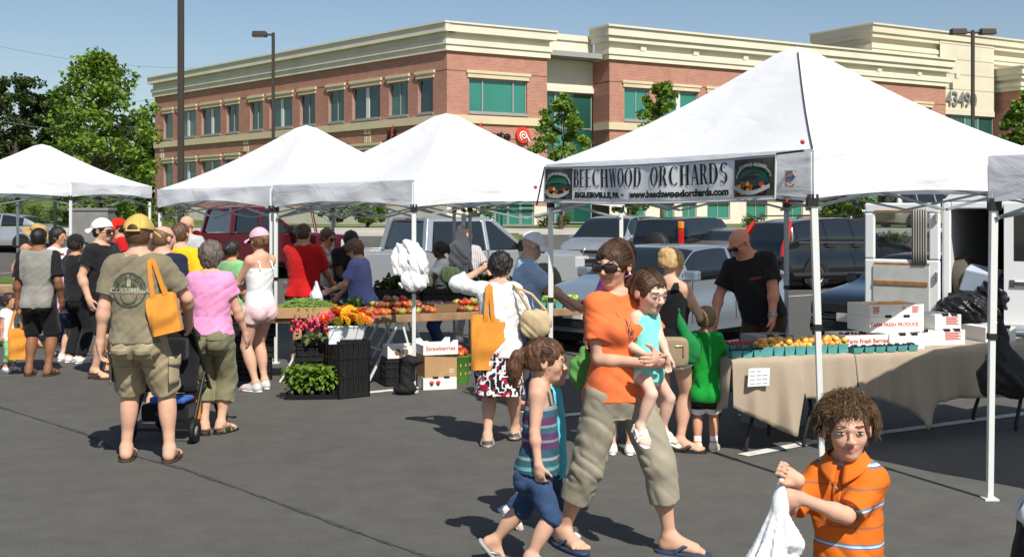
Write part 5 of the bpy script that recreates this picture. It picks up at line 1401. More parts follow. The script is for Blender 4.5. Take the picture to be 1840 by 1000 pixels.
 k = MB(); k.poly([(1.38, -.86, 1.15), (1.38, .86, 1.15), (.64, .72, 1.72), (.64, -.72, 1.72)]); k.build('windshield', CGLASS, e)
 k = MB(); k.box((-.30-c, -.12, 1.735), (-.262-c, .12, 1.775)); k.build('brake_lamp', TAILL, e, bevel=.008)
 k = MB()
 for wx in (-1.75, 1.72):
  for s in (1, -1): arch(k, wx, s*(W2+.004), .40)
 k.box((-2.7, -.8, .3), (2.6, .8, .5)); k.build('underbody', DARKP, e)
 for wx in (-1.75, 1.72):
  for s in (1, -1): wheel(e, wx, s*(W2-.09), .40, .24)
 k = MB(); k.box((2.74, -.5, .62), (2.80, .5, .98)); k.build('grille', CHROME, e, bevel=.02)
 if open_door:
  k = MB(); k.box((1.38, -1.95, .5), (1.46, -.98, 1.12)); k.bar((1.42, -1.9, 1.12), (1.42, -1.62, 1.72), .06, .06); k.bar((1.42, -1.0, 1.70), (1.42, -1.65, 1.74), .06, .06); k.build('open_door', body, e, bevel=.015)
 return e
pickup(800, 23.2, (.84, .54), SIL, 'silver crew cab pickup truck parked behind the vegetable tables', .985, crew=.55)
pickup(415, 32.5, (.82, .57), MAR, 'maroon pickup truck with its front door open behind the left stalls', 1.12, True)
# ---------------------------------------------------------------- white van with a rear door open
vh = hv(.55, .83); vx, vy = X_(1692, 13.8), 13.8
van = empty('cargo_van', (vx, vy, 0), math.atan2(vh[1], vh[0])-math.pi/2, 'white cargo van with its left rear door swung wide open, behind the produce boxes', 'van', lot)
# local: x right along the rear face, y forward into the van, z up; rear-left corner at the origin
k = MB(); k.box((0, 0, .50), (.07, 5.0, 2.02)); k.build('side_wall', WHT, van, bevel=.03)
k = MB(); k.box((1.83, 0, .50), (1.9, 5.0, 2.02)); k.build('side_wall', WHT, van, bevel=.03)
k = MB(); k.prism([(-.0, 1.98), (.12, 2.12), (.5, 2.2), (1.4, 2.2), (1.78, 2.12), (1.9, 1.98)], 0, 5.0); k.build('roof', WHT, van, bevel=.02, fix=True)
k = MB(); k.box((.05, .05, .50), (1.85, 5.0, .58)); k.box((.07, 3.0, .58), (1.83, 3.05, 1.98)); k.build('floor', mat('van_interior', (.035, .036, .036), .8), van)
k = MB(); k.box((.03, .0, .58), (.10, .06, 1.98)); k.box((1.80, .0, .58), (1.87, .06, 1.98)); k.box((.1, 0, 1.90), (1.8, .06, 1.98)); k.box((.1, 0, .50), (1.8, .05, .60)); k.build('door_frame', WHT, van, bevel=.015)
k = MB(); k.box((-.02, -.22, .38), (1.92, .02, .52)); k.build('bumper', CHROME, van, bevel=.03)
k = MB(); k.box((.2, .3, .2), (1.7, 4.8, .5)); k.build('chassis', DARKP, van)
for wx in (1.0, 4.0):
 for s in (.0, 1.9):
  M = Matrix.Translation((s, wx, .36)) @ Matrix.Rotation(math.radians(90), 4, 'Y'); k = MB(); k.lathe([(.02, -.1), (.34, -.1), (.36, -.06), (.36, .06), (.34, .1), (.02, .1)], 24, (0, 0, 0), 0, M); k.build('wheel', TYRE, van)
# right door, shut
k = MB(); k.box((.72, -.045, .56), (1.84, -.002, .57))
def vdoor(x0, x1, z0, z1, wx0, wx1, wz0, wz1, y0, y1):
 k = MB(); k.box((x0, y0, z0), (x1, y1, wz0)); k.box((x0, y0, wz1), (x1, y1, z1)); k.box((x0, y0, wz0), (wx0, y1, wz1)); k.box((wx1, y0, wz0), (x1, y1, wz1)); return k
k = vdoor(.70, 1.84, .58, 1.96, .80, 1.74, 1.30, 1.84, -.05, -.002); rd = k.build('rear_door', WHT, van)
k = MB(); k.box((.78, -.035, 1.28), (1.76, -.02, 1.86)); k.build('window', CGLASS, rd)
k = MB(); k.box((.78, -.075, 1.02), (.98, -.05, 1.07)); k.box((.76, -.06, 1.0), (.82, -.05, 1.09)); k.build('handle', CHROME, rd, bevel=.01)
k = MB(); k.box((1.48, -.012, 1.32), (1.74, -.006, 1.82)); k.build('curtain', mat('curtain_grey', (.30, .29, .26), .9), rd)
k = MB(); k.box((1.70, -.06, .70), (1.86, -.048, 1.2)); k.build('tail_light', TAILL, van, bevel=.02)
# left door swung out to the left, inside of it facing the camera
ld = empty('rear_door_open', (0, 0, 0)); ld.parent = van; ld.location = (-.02, -.02, 0); ld.rotation_euler = (0, 0, math.radians(-6))
k = vdoor(-.92, -.0, .58, 1.97, -.79, -.13, 1.29, 1.85, -.0, .055); k.build('door_shell', WHT, ld, bevel=.02)
k = MB(); k.box((-.80, -.018, .64), (-.12, -.001, 1.22)); k.build('inner_panel', mat('panel_grey', (.50, .50, .47), .8, .2, 0, .1, 6), ld)
WOOD = mat('wood_strip', (.35, .16, .04), .6, .3, 0, .3, 14)
k = MB(); k.box((-.79, -.03, .985), (-.13, -.019, 1.03)); k.build('wood_strip', WOOD, ld)
k = MB(); k.box((-.79, -.012, 1.228), (-.12, -.001, 1.25)); k.build('wood_strip', WOOD, ld)
k = MB(); k.box((-.79, -.012, 1.865), (-.30, -.001, 1.885)); k.build('wood_strip', WOOD, ld)
cg = mat('window_clear', (.5, .55, .55), .02, .5, trans=1.0); k = MB(); k.box((-.80, .02, 1.28), (-.12, .028, 1.86)); k.build('window', cg, ld)
k = MB(); k.grid(lambda u, v: (-.32+.18*u, -.028+.012*math.sin(u*38), 1.24+.66*v), 40, 4); k.build('curtain', mat('curtain_grey', (.30, .29, .26), .9), ld, solid=.004)
for z in (.72, 1.10, 1.80):
 k = MB(); k.tube([(-.03, -.02, z-.05), (-.03, -.02, z+.05)], .02, 8); k.build('hinge', CHROME, ld)
k = MB(); k.tube([(-.62, -.03, .68), (-.62, -.05, .70), (-.58, -.05, .76), (-.58, -.03, .78)], .012, 6); k.build('latch', CHROME, ld)
# load
vw = van.matrix_basis
def vpt(x, y, z): return vw @ Vector((x, y, z))
M = Matrix.Translation((.20, .45, .98)) @ Matrix.Rotation(math.radians(78), 4, 'Y')
k = MB(); k.lathe([(.2, -.1), (.31, -.1), (.345, -.06), (.345, .06), (.31, .1), (.2, .1)], 26, (0, 0, 0), 0, M, cap=False)
o = k.build('spare_tyre', mat('tyre_dusty', (.09, .08, .065), .9)); o.matrix_world = vw @ Matrix.Identity(4); tag(o, 'dusty spare tyre standing inside the open van', 'tyre')
BAGB = mat('bin_bag_black', (.012, .012, .014), .36, .45, 0, .2, 12, .6, 18)
def lump(name, c, r, m, label, cat, seed=1, amp=.14, group=None):
 g = SDF(np.array(c)-np.array(r)*1.5, np.array(c)+np.array(r)*1.5, max(r)/22)
 g.ell(c, r); g.ell(np.array(c)+np.array((r[0]*.5, 0, r[2]*.35)), np.array(r)*.55, None, .06); g.ell(np.array(c)-np.array((r[0]*.55, 0, r[2]*.2)), np.array(r)*.6, None, .06)
 g.wrinkle(amp*min(r), (3.2/r[0], 3.2/r[1], 3.2/r[2]), seed, .1)
 V, F = g.mesh(); c = np.array(c); o = link(name, np_mesh(name, V-c, F, m)); o.location = c
 return tag(o, label, cat, group)
def late_van_load():
 p = vpt(.30, -.02, .74); lump('bin_bag', p, (.34, .26, .20), BAGB, 'black bin bag spilling over the van sill above the produce boxes', 'bag', 3)
 p = vpt(.66, .25, .86); lump('bin_bag', p, (.33, .30, .30), BAGB, 'larger black bin bag heaped in the van opening', 'bag', 5)
 k = MB(); k.box((-.22, -.15, -.14), (.22, .15, .14), taper=.85); o = k.build('storage_tub', mat('tub_pale', (.45, .52, .62), .4), None, bevel=.02); o.location = vpt(.42, .2, 1.06); o.rotation_euler = (.25, .2, -.6); tag(o, 'pale plastic tub wedged among bin bags inside the van', 'tub')
# ================================================================= pop-up tents
def tentmat():
 m = bpy.data.materials.new('tent_fabric'); m.use_nodes = True; t = m.node_tree; b = t.nodes['Principled BSDF']; out = t.nodes['Material Output']
 b.inputs['Base Color'].default_value = (.91, .92, .94, 1); b.inputs['Roughness'].default_value = .6; b.inputs['Specular IOR Level'].default_value = .25
 tr = N(t, 'ShaderNodeBsdfTranslucent'); tr.inputs[0].default_value = (.85, .88, .92, 1); mx = N(t, 'ShaderNodeMixShader'); mx.inputs[0].default_value = .30
 tc = N(t, 'ShaderNodeTexCoord'); mp = N(t, 'ShaderNodeMapping'); mp.inputs['Scale'].default_value = (1, 1, 3.2); t.links.new(tc.outputs['Object'], mp.inputs[0])
 n = N(t, 'ShaderNodeTexNoise'); n.inputs['Scale'].default_value = 1.6; n.inputs['Detail'].default_value = 4; n.inputs['Distortion'].default_value = .8; t.links.new(mp.outputs[0], n.inputs[0])
 bp = N(t, 'ShaderNodeBump'); bp.inputs['Strength'].default_value = .28; bp.inputs['Distance'].default_value = .08; t.links.new(n.outputs[0], bp.inputs['Height']); t.links.new(bp.outputs[0], b.inputs['Normal'])
 t.links.new(b.outputs[0], mx.inputs[1]); t.links.new(tr.outputs[0], mx.inputs[2]); t.links.new(mx.outputs[0], out.inputs[0]); return m
TENT = tentmat()
LEGM = mat('white_leg_enamel', (.70, .72, .70), .35, .5, .1); LEGG = mat('grey_leg', (.32, .36, .38), .4, .5, .3); BLKP = mat('black_fitting', (.015, .015, .015), .5, .4)
SEAM = mat('seam_dark', (.05, .05, .05), .8); REDB = mat('red_ball', (.65, .04, .03), .4)
def tent(corners, peak, eave, label, val=.30, seam=(), zbase=0.0, grey=(), lean=None, tl_seed=0, legs=(0, 1, 2, 3), arch=.07):
 """corners: four ground points in order round the tent"""
 c = [Vector((p[0], p[1], 0)) for p in corners]; cen = sum(c, Vector())/4
 e = empty('canopy_tent', (cen.x, cen.y, zbase), 0, label, 'tent', 'white pop-up tents')
 L = [p-cen for p in c]; apex = Vector((0, 0, peak-zbase)); ez = eave-zbase
 rnd = random.Random(tl_seed); k = MB()
 def ridge(i, v):
  p = Vector((L[i].x, L[i].y, ez)).lerp(apex, v); p.z -= .09*math.sin(math.pi*v)*(1-.3*v); return p
 for i in range(4):
  j = (i+1) % 4
  def P(u, v, i=i, j=j):
   a, b = ridge(i, v), ridge(j, v); p = a.lerp(b, u)
   s = 4*u*(1-u); p.z -= (.10*math.sin(math.pi*min(1, v*1.0+.12))*s*(1-v)); p.z += .012*math.sin(u*9+v*5+i)*s*(1-v)
   if v > .93: p.z -= (v-.93)*.55
   return p
  k.grid(P, 18, 14)
 cano = k.build('canopy', TENT, e)
 for i in range(4):
  j = (i+1) % 4; n = (L[j]-L[i]).cross(Vector((0, 0, 1))).normalized(); n = n if n.dot((L[i]+L[j])/2) > 0 else -n
  k = MB(); ph = rnd.uniform(0, 6)
  def V(u, v, i=i, j=j, n=n):
   p = L[i].lerp(L[j], u); s = 4*u*(1-u)
   h = val-arch*s
   p = Vector((p.x, p.y, ez+.004-h*v)); fold = (.010*math.sin(u*23+ph+v*2)+.012*math.sin(u*9+ph*2-v*3))*v*min(1, 6*min(u, 1-u)+.2)
   return p+n*(.012+fold+.03*v*s)
  k.grid(V, 40, 6); k.build('valance', TENT, e)
  if i in seam:
   k = MB(); k.tube([ridge(i, t/20)+Vector((0, 0, .008)) for t in range(19)], .0055, 5); k.build('ridge_seam', SEAM, cano)
  k = MB(); a = Vector((L[i].x, L[i].y, ez-.13)); b = Vector((L[j].x, L[j].y, ez-.13)); dn = Vector((0, 0, -.30)); ins = -n*.05
  m = a.lerp(b, .5)
  for q in (0, 1):
   p0 = a.lerp(b, .5*q); p1 = a.lerp(b, .5*q+.5)
   k.bar(p0+ins, p1+ins+dn*.9, .025, .018); k.bar(p0+ins*1.6+dn*.9, p1+ins*1.6, .025, .018)
  k.build('truss', LEGG, e)
 for i in legs:
  foot = L[i]*.985+(Vector(lean[i]) if lean and i in lean else Vector()); top = Vector((L[i].x*.985, L[i].y*.985, ez-.02)); mid = foot.lerp(top, .48)
  lm = LEGG if i in grey else LEGM
  k = MB(); k.bar(mid, top, .046, .046); lo = k.build('leg', lm, e, bevel=.004)
  k = MB(); k.bar(foot+Vector((0, 0, .01)), mid, .038, .038); k.build('lower_leg', lm, lo, bevel=.003)
  k = MB(); k.box((foot.x-.045, foot.y-.045, 0), (foot.x+.045, foot.y+.045, .012)); k.build('foot_plate', lm, lo)
  k = MB(); k.bar(mid-Vector((0, 0, .02)), mid+Vector((0, 0, .02)), .052, .052); k.build('leg_clip', BLKP, lo)
  k = MB(); k.box((top.x-.035, top.y-.035, ez-val-.05), (top.x+.035, top.y+.035, ez-val+.03)); k.build('corner_fitting', BLKP, lo)
 return e, cen, L
# banner tent: near corner A, left corner C, right corner B, far corner D
tA, tC, tB = Vector((2.021, 7.86, 0)), Vector((.312, 10.386, 0)), Vector((4.548, 9.568, 0)); tD = tC+tB-tA
TB = tent([tA, tC, tD, tB], 3.31, 2.28, 'white pop-up tent with the orchard banner over the fruit tables', .33, seam=(0,), grey=(2,), lean={0: (.07, .0, 0)}, tl_seed=1)
cA, cL = Vector((-1.017, 12.06, 0)), Vector((-2.94, 14.4, 0)); cR = Vector((1.34, 14.0, 0)); cD = cL+cR-cA
TC = tent([cA, cL, cD, cR], 3.10, 2.19, 'white pop-up tent over the tomato tables with plastic bags on its front leg', .28, grey=(2,), tl_seed=2)
lA, lL, lR = Vector((-2.98, 14.45, 0)), Vector((-5.05, 16.67, 0)), Vector((-.78, 16.42, 0))
TL = tent([lA, lL, lL+lR-lA, lR], 3.13, 2.18, 'white pop-up tent over the bean table between two other tents', .27, grey=(3, 2), tl_seed=3, arch=.10)
wA, wR = Vector((-7.92, 21, 0)), Vector((-7.39, 23.95, 0)); wL = Vector((-10.9, 21.55, 0))
TW = tent([wA, wL, wL+wR-wA, wR], 3.22, 2.39, 'white pop-up tent at the far left before the big leafy tree', .26, tl_seed=4, zbase=0)
# neighbour at the right edge: corner pole nearest the camera
nA = Vector((3.095, 7.58, 0)); nd = Vector((.62, -.78, 0)).normalized(); nq = Vector((.78, .62, 0)).normalized()
TN = tent([nA, nA+nd*3.0, nA+nd*3.0+nq*3.0, nA+nq*3.0], 3.2, 2.22, 'white pop-up tent entering at the right edge, its corner leg in front of the tables', .30, lean={0: (-.03, 0, 0)}, tl_seed=5)
# ---------------------------------------------------------------- orchard banner on the A-C side
BW = mat('banner_white', (.78, .79, .81), .45, .35, 0, .03, 3); BK = mat('banner_ink', (.008, .018, .015), .6); BP = mat('banner_picture', (.045, .05, .035), .5, .3, 0, .5, 12)
BG1 = mat('banner_hill_green', (.02, .16, .07), .5); BG2 = mat('banner_hill_dark', (.015, .05, .06), .5); BY = mat('banner_yellow', (.55, .45, .04), .5); BR = mat('banner_red', (.45, .05, .02), .5); BGY = mat('banner_grey', (.42, .42, .44), .5); BBL = mat('banner_blue', (.05, .12, .32), .5)
dAC = (tC-tA).normalized(); nAC = Vector((-dAC.y, dAC.x, 0)); nAC = nAC if nAC.y < 0 else -nAC
def uAC(px):
 k = (px-CX)/FPX; return (k*tC.y-tC.x)/((-dAC.x)-k*(-dAC.y))      # metres from C towards A
u0, u1 = uAC(992), uAC(1409)
ban = empty('banner', (tC.x, tC.y, 0), 0, 'grey white fabric banner with serif lettering hung along the tent front', 'banner')
BLm = u1-u0; BHt = .315
def bpt(x, y, off=0):       # x along the banner from its left end, y up from its lower edge
 u = u0+x; sag = -.02*math.sin(math.pi*x/BLm)
 w = .020*math.sin(x*5.3+.6)*(.4+.6*(1-y/BHt))+.010*math.sin(x*13)
 return Vector((-dAC.x*u, -dAC.y*u, 1.945+y+sag))+nAC*(.075+w+off)
k = MB(); k.grid(lambda a, b: bpt(a*BLm, b*BHt), 80, 8); k.build('cloth', BW, ban, solid=.003)
def glyph(ch):
 """condensed serif capitals in a 0..w x 0..1 box -> (width, polygons)"""
 T, t, sf = .15, .045, .055; P = []
 def rect(x0, y0, x1, y1): P.append([(x0, y0), (x1, y0), (x1, y1), (x0, y1)])
 def stem(x, w=T, y0=0, y1=1): rect(x, y0, x+w, y1); rect(x-sf, y0, x+w+sf, y0+.03) if y0 == 0 else None; rect(x-sf, y1-.03, x+w+sf, y1) if y1 == 1 else None
 def arc(cx, cy, rx, ry, a0, a1, tx, ty, n=14):
  for i in range(n):
   a, b = math.radians(a0+(a1-a0)*i/n), math.radians(a0+(a1-a0)*(i+1)/n)
   P.append([(cx+(rx-tx)*math.cos(a), cy+(ry-ty)*math.sin(a)), (cx+rx*math.cos(a), cy+ry*math.sin(a)), (cx+rx*math.cos(b), cy+ry*math.sin(b)), (cx+(rx-tx)*math.cos(b), cy+(ry-ty)*math.sin(b))])
 def diag(x0, y0, x1, y1, w): P.append([(x0, y0), (x0+w, y0), (x1+w, y1), (x1, y1)])
 W = .5
 if ch == 'B': stem(.06); rect(.2, .96, .32, 1); rect(.2, .50, .34, .54); rect(.2, 0, .34, .04); arc(.30, .75, .17, .25, -90, 90, .13, .04); arc(.32, .27, .20, .27, -90, 90, .14, .04); W = .56
 elif ch == 'E': stem(.06); rect(.2, .96, .46, 1); rect(.44, .84, .46, 1); rect(.2, .5, .38, .54); rect(.36, .44, .38, .6); rect(.2, 0, .48, .04); rect(.46, 0, .48, .17); W = .52
 elif ch == 'C': arc(.32, .5, .30, .5, 48, 312, .14, .035); rect(.50, .72, .52, .98); W = .57
 elif ch == 'H': stem(.06); stem(.42); rect(.2, .49, .43, .53); W = .66
 elif ch == 'W': diag(.04, 1, .22, 0, .13); diag(.24, 0, .40, 1, .04); diag(.36, 1, .54, 0, .13); diag(.56, 0, .72, 1, .04); rect(0, .97, .22, 1); rect(.32, .97, .54, 1); rect(.66, .97, .82, 1); W = .84
 elif ch == 'O': arc(.33, .5, .31, .5, 0, 360, .15, .035, 26); W = .66
 elif ch == 'D': stem(.06); rect(.2, .96, .3, 1); rect(.2, 0, .3, .04); arc(.28, .5, .30, .5, -90, 90, .15, .04); W = .62
 elif ch == 'R': stem(.06); rect(.2, .96, .32, 1); rect(.2, .47, .32, .51); arc(.30, .735, .18, .265, -90, 90, .13, .04); diag(.42, 0, .26, .49, .13); rect(.40, 0, .60, .03); W = .60
 elif ch == 'A': diag(.03, 0, .26, 1, .04); diag(.42, 0, .24, 1, .13); rect(.12, .33, .42, .37); rect(-.02, 0, .14, .03); rect(.36, 0, .62, .03); W = .60
 elif ch == 'S': arc(.26, .74, .21, .26, 30, 270, .12, .035); arc(.26, .26, .22, .275, -150, 90, .13, .035); rect(.42, .80, .44, .98); rect(.04, .02, .06, .2); W = .50
 else: W = .42
 return W, P
def serif(mb, body, x0, y0, w, h, fn, mi=0):
 tot = sum(glyph(c)[0]+.05 for c in body); sx = w/tot; x = x0
 for c in body:
  W_, P = glyph(c)
  for p in P:
   mb.add([fn(x+a*sx, y0+b*h) for a, b in p], [tuple(range(len(p)))], mi)
  x += (W_+.05)*sx
Xb = lambda px: uAC(px)-u0
for w_, a_, b_ in (('BEECHWOOD', 1043, 1168), ('ORCHARDS', 1183, 1322)):
 k = MB(); serif(k, w_, Xb(a_), .135, Xb(b_)-Xb(a_), .150, lambda x, y: bpt(x, y, .006)); k.build('large_lettering', BK, ban)
def onb(v): return bpt(v[0], v[1], .006)
def small(body, x0, x1, y, size):
 me = text_mesh(body, size, 0, 1, 'LEFT', 2, 1.0, .004); w = max(v.co.x for v in me.vertices)
 s = (x1-x0)/w; k = MB(); k.add([onb((x0+v.co.x*s, y+v.co.y)) for v in me.vertices], [tuple(p.vertices) for p in me.polygons]); bpy.data.meshes.remove(me); k.build('small_lettering', BK, ban)
small('BIGLERVILLE, PA  \u2022', Xb(1046), Xb(1136), .068, .060); small('www.beechwoodorchards.com', Xb(1147), Xb(1322), .072, .072)
def ellip(k, fx, cx, cy, rx, ry, mi, a0=0, a1=360, n=18, off=.008):
 pts = [fx(cx+rx*math.cos(math.radians(a0+(a1-a0)*i/n)), cy+ry*math.sin(math.radians(a0+(a1-a0)*i/n)), off) for i in range(n+(1 if a1-a0 < 360 else 0))]
 k.add(pts, [tuple(range(len(pts)))], mi)
def picture(x0, x1, arcword):
 w = x1-x0; k = MB(); y0, y1 = .03, .295; cx, cy = (x0+x1)/2, .15
 k.grid(lambda a, b: bpt(x0+w*a, y0+(y1-y0)*b, .004), 12, 4, 0)
 ellip(k, bpt, cx, cy+.012, w*.44, .095, 6, 0, 180, 18, .007)
 ellip(k, bpt, cx, cy+.012, w*.40, .078, 2, 0, 180, 18, .009); ellip(k, bpt, cx+w*.02, cy+.012, w*.33, .058, 1, 0, 180, 18, .011); ellip(k, bpt, cx, cy-.012, w*.40, .035, 2, 0, 360, 18, .010)
 rr = random.Random(4)
 for i in range(18):
  ellip(k, bpt, x0+w*(.06+.88*rr.random()), y0+.02+.075*rr.random(), w*.055, .018, rr.choice((3, 3, 4, 5)), 0, 360, 10, .012+.0004*i)
 for i in range(16):     # pale ribbon under the fruit
  a = i/16; b = (i+1)/16; f = lambda t: .085-.045*math.sin(math.pi*t)
  k.add([bpt(x0+w*(.06+.88*a), f(a), .022), bpt(x0+w*(.06+.88*b), f(b), .022), bpt(x0+w*(.06+.88*b), f(b)+.028, .022), bpt(x0+w*(.06+.88*a), f(a)+.028, .022)], [(0, 1, 2, 3)], 6)
 o = k.build('picture_panel', [BP, BG1, BG2, BY, BR, BY, BGY], ban)
 k = MB(); word = 'BEECHWOOD ORCHARDS'
 me = text_mesh(word, .034, 0, 1, 'CENTER', 1, 1.05, .0015); W_ = max(v.co.x for v in me.vertices)*2
 def bend(v):
  t = v.co.x/W_*w*.80; a = t/(w*.46)
  return bpt(cx+math.sin(a)*w*.46, cy+.075+(math.cos(a)-1)*.07+v.co.y+.025, .010)
 k.add([bend(v) for v in me.vertices], [tuple(p.vertices) for p in me.polygons]); bpy.data.meshes.remove(me); k.build('arched_lettering', BGY, o)
picture(Xb(995), Xb(1041), False); picture(Xb(1333), Xb(1407), True)
k = MB()
for a, b in (((0, BHt-.004), (BLm, BHt-.004)), ((0, .004), (BLm, .004)), ((.006, 0), (.006, BHt)), ((BLm-.006, 0), (BLm-.006, BHt))): k.tube([bpt(a[0]+(b[0]-a[0])*t/30, a[1]+(b[1]-a[1])*t/30, .003) for t in range(31)], .007, 5)
k.build('hem', mat('banner_hem', (.45, .46, .47), .6), ban)
# cords with red balls, and the maker's patch on the valance near corner A
def cord(name, a, b, ball, label):
 k = MB(); k.tube([a, b], .008, 6, 0); k.ball(ball, .016, 10, 8, 1); tag(k.build(name, [BLKP, REDB]), label, 'cord')
b0 = Vector((tC.x, tC.y, 0)); off = nAC*.09
cord('bungee_cord', b0+bpt(BLm, BHt), Vector((tA.x, tA.y, 2.27))+off, b0+bpt(BLm, BHt)+Vector((.13, -.19, .07)), 'black cord with a red ball tying the upper banner corner to the near tent leg')
cord('bungee_cord', b0+bpt(BLm, 0), Vector((tA.x, tA.y, 1.93))+off, b0+bpt(BLm, -.012)+Vector((.06, -.09, 0)), 'black cord with a red ball at the lower right banner corner')
cord('bungee_cord', b0+bpt(0, BHt), b0+Vector((-.02, 0, 1.92))+off, b0+Vector((-.03, -.02, 2.08))+off, 'black cord with a red ball at the left end of the banner')
k = MB(); um = uAC(1432)
F_ = frame(Vector((tC.x, tC.y, 0))+Vector((-dAC.x*um, -dAC.y*um, 2.085))+nAC*.062, -dAC, (0, 0, 1))
k.add([(-.055, -.055, 0), (.055, -.055, 0), (.055, .06, 0), (-.055, .06, 0)], [(0, 1, 2, 3)], 0, False, F_)
k.tube([F_ @ Vector((.045*math.cos(a), .048*math.sin(a), .003)) for a in np.linspace(.4, 5.6, 18)], .0045, 5, 1)
text_mb(k, 'EZUP', F_ @ Matrix.Translation((0, 0, .006)) @ Matrix.Rotation(.22, 4, 'Z'), .040, 2, .85, bold=.002)
tag(k.build('tent_patch', [mat('patch_white', (.72, .72, .72), .6), mat('patch_orange', (.6, .2, .12), .6), BBL]), 'small square patch with blue letters on the valance beside the banner', 'patch')
# ================================================================= stalls and what stands on them
WOODB = mat('board_wood', (.30, .185, .10), .8, .2, 0, .3, 7, .4, 60); CARD = mat('cardboard', (.42, .26, .13), .85, .15, 0, .08, 5); CARDD = mat('cardboard_dark', (.20, .12, .06), .85, .15)
BLKC = mat('crate_black', (.014, .014, .015), .45, .4, 0, .2, 10); TEAL = mat('pulp_teal', (.10, .33, .32), .85, .15, 0, .12, 20); BOXW = mat('box_white', (.74, .73, .69), .7, .25, 0, .04, 4); INK = mat('print_red', (.55, .05, .04), .7)
LIN = mat('table_linen', (.37, .30, .225), .9, .1, 0, .06, 4, .3, 200, sheen=.2); PBAG = mat('plastic_bag_white', (.80, .81, .82), .35, .5, 0, 0, 1, .5, 30)
def vrot(d): return math.atan2(d.y, d.x)
def produce(name, r, m, calyx=None, squash=.82, lobes=0, jit=.0):
 k = MB()
 if lobes:
  def P(u, v):
   a = 2*math.pi*u; b = math.pi*(v-.5); q = 1+.07*math.cos(lobes*a)*math.cos(b)
   return (r*q*math.cos(b)*math.cos(a), r*q*math.cos(b)*math.sin(a), r*squash*(math.sin(b)-.22*max(0, math.sin(b))**4*1.0)+r*squash)
  k.grid(P, 18, 9)
 else: k.ball((0, 0, r*squash), (r, r, r*squash), 14, 9)
 o = k.build(name, m)
 if calyx:
  c = MB()
  for i in range(5):
   a = i*1.2566; c.add([(0, 0, r*squash*1.80), (r*.16*math.cos(a-.5), r*.16*math.sin(a-.5), r*squash*1.88), (r*.5*math.cos(a), r*.5*math.sin(a), r*squash*1.84), (r*.16*math.cos(a+.5), r*.16*math.sin(a+.5), r*squash*1.88)], [(0, 1, 2, 3)])
  c.build('calyx', calyx, o)
 return o
def scatter(protos, spots, label, cat, group, rnd, smin=.88, smax=1.1, labels=None):
 used = set()
 for i, p in enumerate(spots):
  q = rnd.randrange(len(protos)); src = protos[q]
  o = src if q not in used else copy_tree(src); used.add(q)
  o.location = p; s = rnd.uniform(smin, smax); o.scale = (s,)*3; o.rotation_euler = (rnd.uniform(-.5, .5), rnd.uniform(-.5, .5), rnd.uniform(0, 6.28))
  tag(o, labels[q] if labels else label, cat, group)
 for q, s_ in enumerate(protos):
  if q not in used:
   for c in list(s_.children): bpy.data.objects.remove(c)
   bpy.data.objects.remove(s_)
def crate(name, loc, rz, l, w, h, label, m=BLKC, group='black plastic crates', diag=False, tilt=None, solid=False):
 e = empty(name, loc, rz, label, 'crate', group)
 if tilt: e.rotation_euler = tilt
 def side(k, a, b):
  a = Vector(a); b = Vector(b); n = 8 if (b-a).length > .45 else 6
  for z in (.03, h*.38, h*.70, h-.02): k.bar(a+Vector((0, 0, z)), b+Vector((0, 0, z)), .014, .035 if z in (.03,) or z > h*.9 else .02)
  for i in range(n+1): p = a.lerp(b, i/n); k.bar(p, p+Vector((0, 0, h)), .014, .016)
  if diag:
   for i in range(n): k.bar(a.lerp(b, i/n)+Vector((0, 0, .0)), a.lerp(b, min(1, (i+1.6)/n))+Vector((0, 0, h)), .013, .014)
 c = [(-l/2, -w/2, 0), (l/2, -w/2, 0), (l/2, w/2, 0), (-l/2, w/2, 0)]
 k = MB(); k.box((-l/2+.01, -w/2+.01, .005), (l/2-.01, w/2-.01, .02)); k.build('crate_base', m, e)
 for i in range(4):
  k = MB(); side(k, c[i], c[(i+1) % 4]); k.build('crate_side', m, e)
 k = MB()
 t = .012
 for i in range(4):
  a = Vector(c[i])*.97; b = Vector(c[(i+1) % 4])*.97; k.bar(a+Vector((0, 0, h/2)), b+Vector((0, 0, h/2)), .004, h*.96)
 k.build('crate_inner_shade', mat('crate_shadow', (.008, .008, .008), .8), e)  # near-black sheets behind the slats paint in the crate's inner shade
 return e
def tray(name, loc, rz, l, w, h, label, m=CARD, group=None, cat='tray', flare=1.0, floor=None, t=.008):
 e = empty(name, loc, rz, label, cat, group)
 k = MB()
 for a, b in (((-l/2, -w/2), (l/2, -w/2)), ((l/2, -w/2), (l/2, w/2)), ((l/2, w/2), (-l/2, w/2)), ((-l/2, w/2), (-l/2, -w/2))):
  k.add([(a[0]*flare, a[1]*flare, 0), (b[0]*flare, b[1]*flare, 0), (b[0], b[1], h), (a[0], a[1], h), (a[0]*.96*flare, a[1]*.96*flare, .006), (b[0]*.96*flare, b[1]*.96*flare, .006), (b[0]*.97, b[1]*.97, h), (a[0]*.97, a[1]*.97, h)], [(0, 1, 2, 3), (5, 4, 7, 6), (3, 2, 6, 7)])
 k.poly([(-l/2*flare, -w/2*flare, .004), (l/2*flare, -w/2*flare, .004), (l/2*flare, w/2*flare, .004), (-l/2*flare, w/2*flare, .004)]); k.build('tray_wall', m, e)
 return e
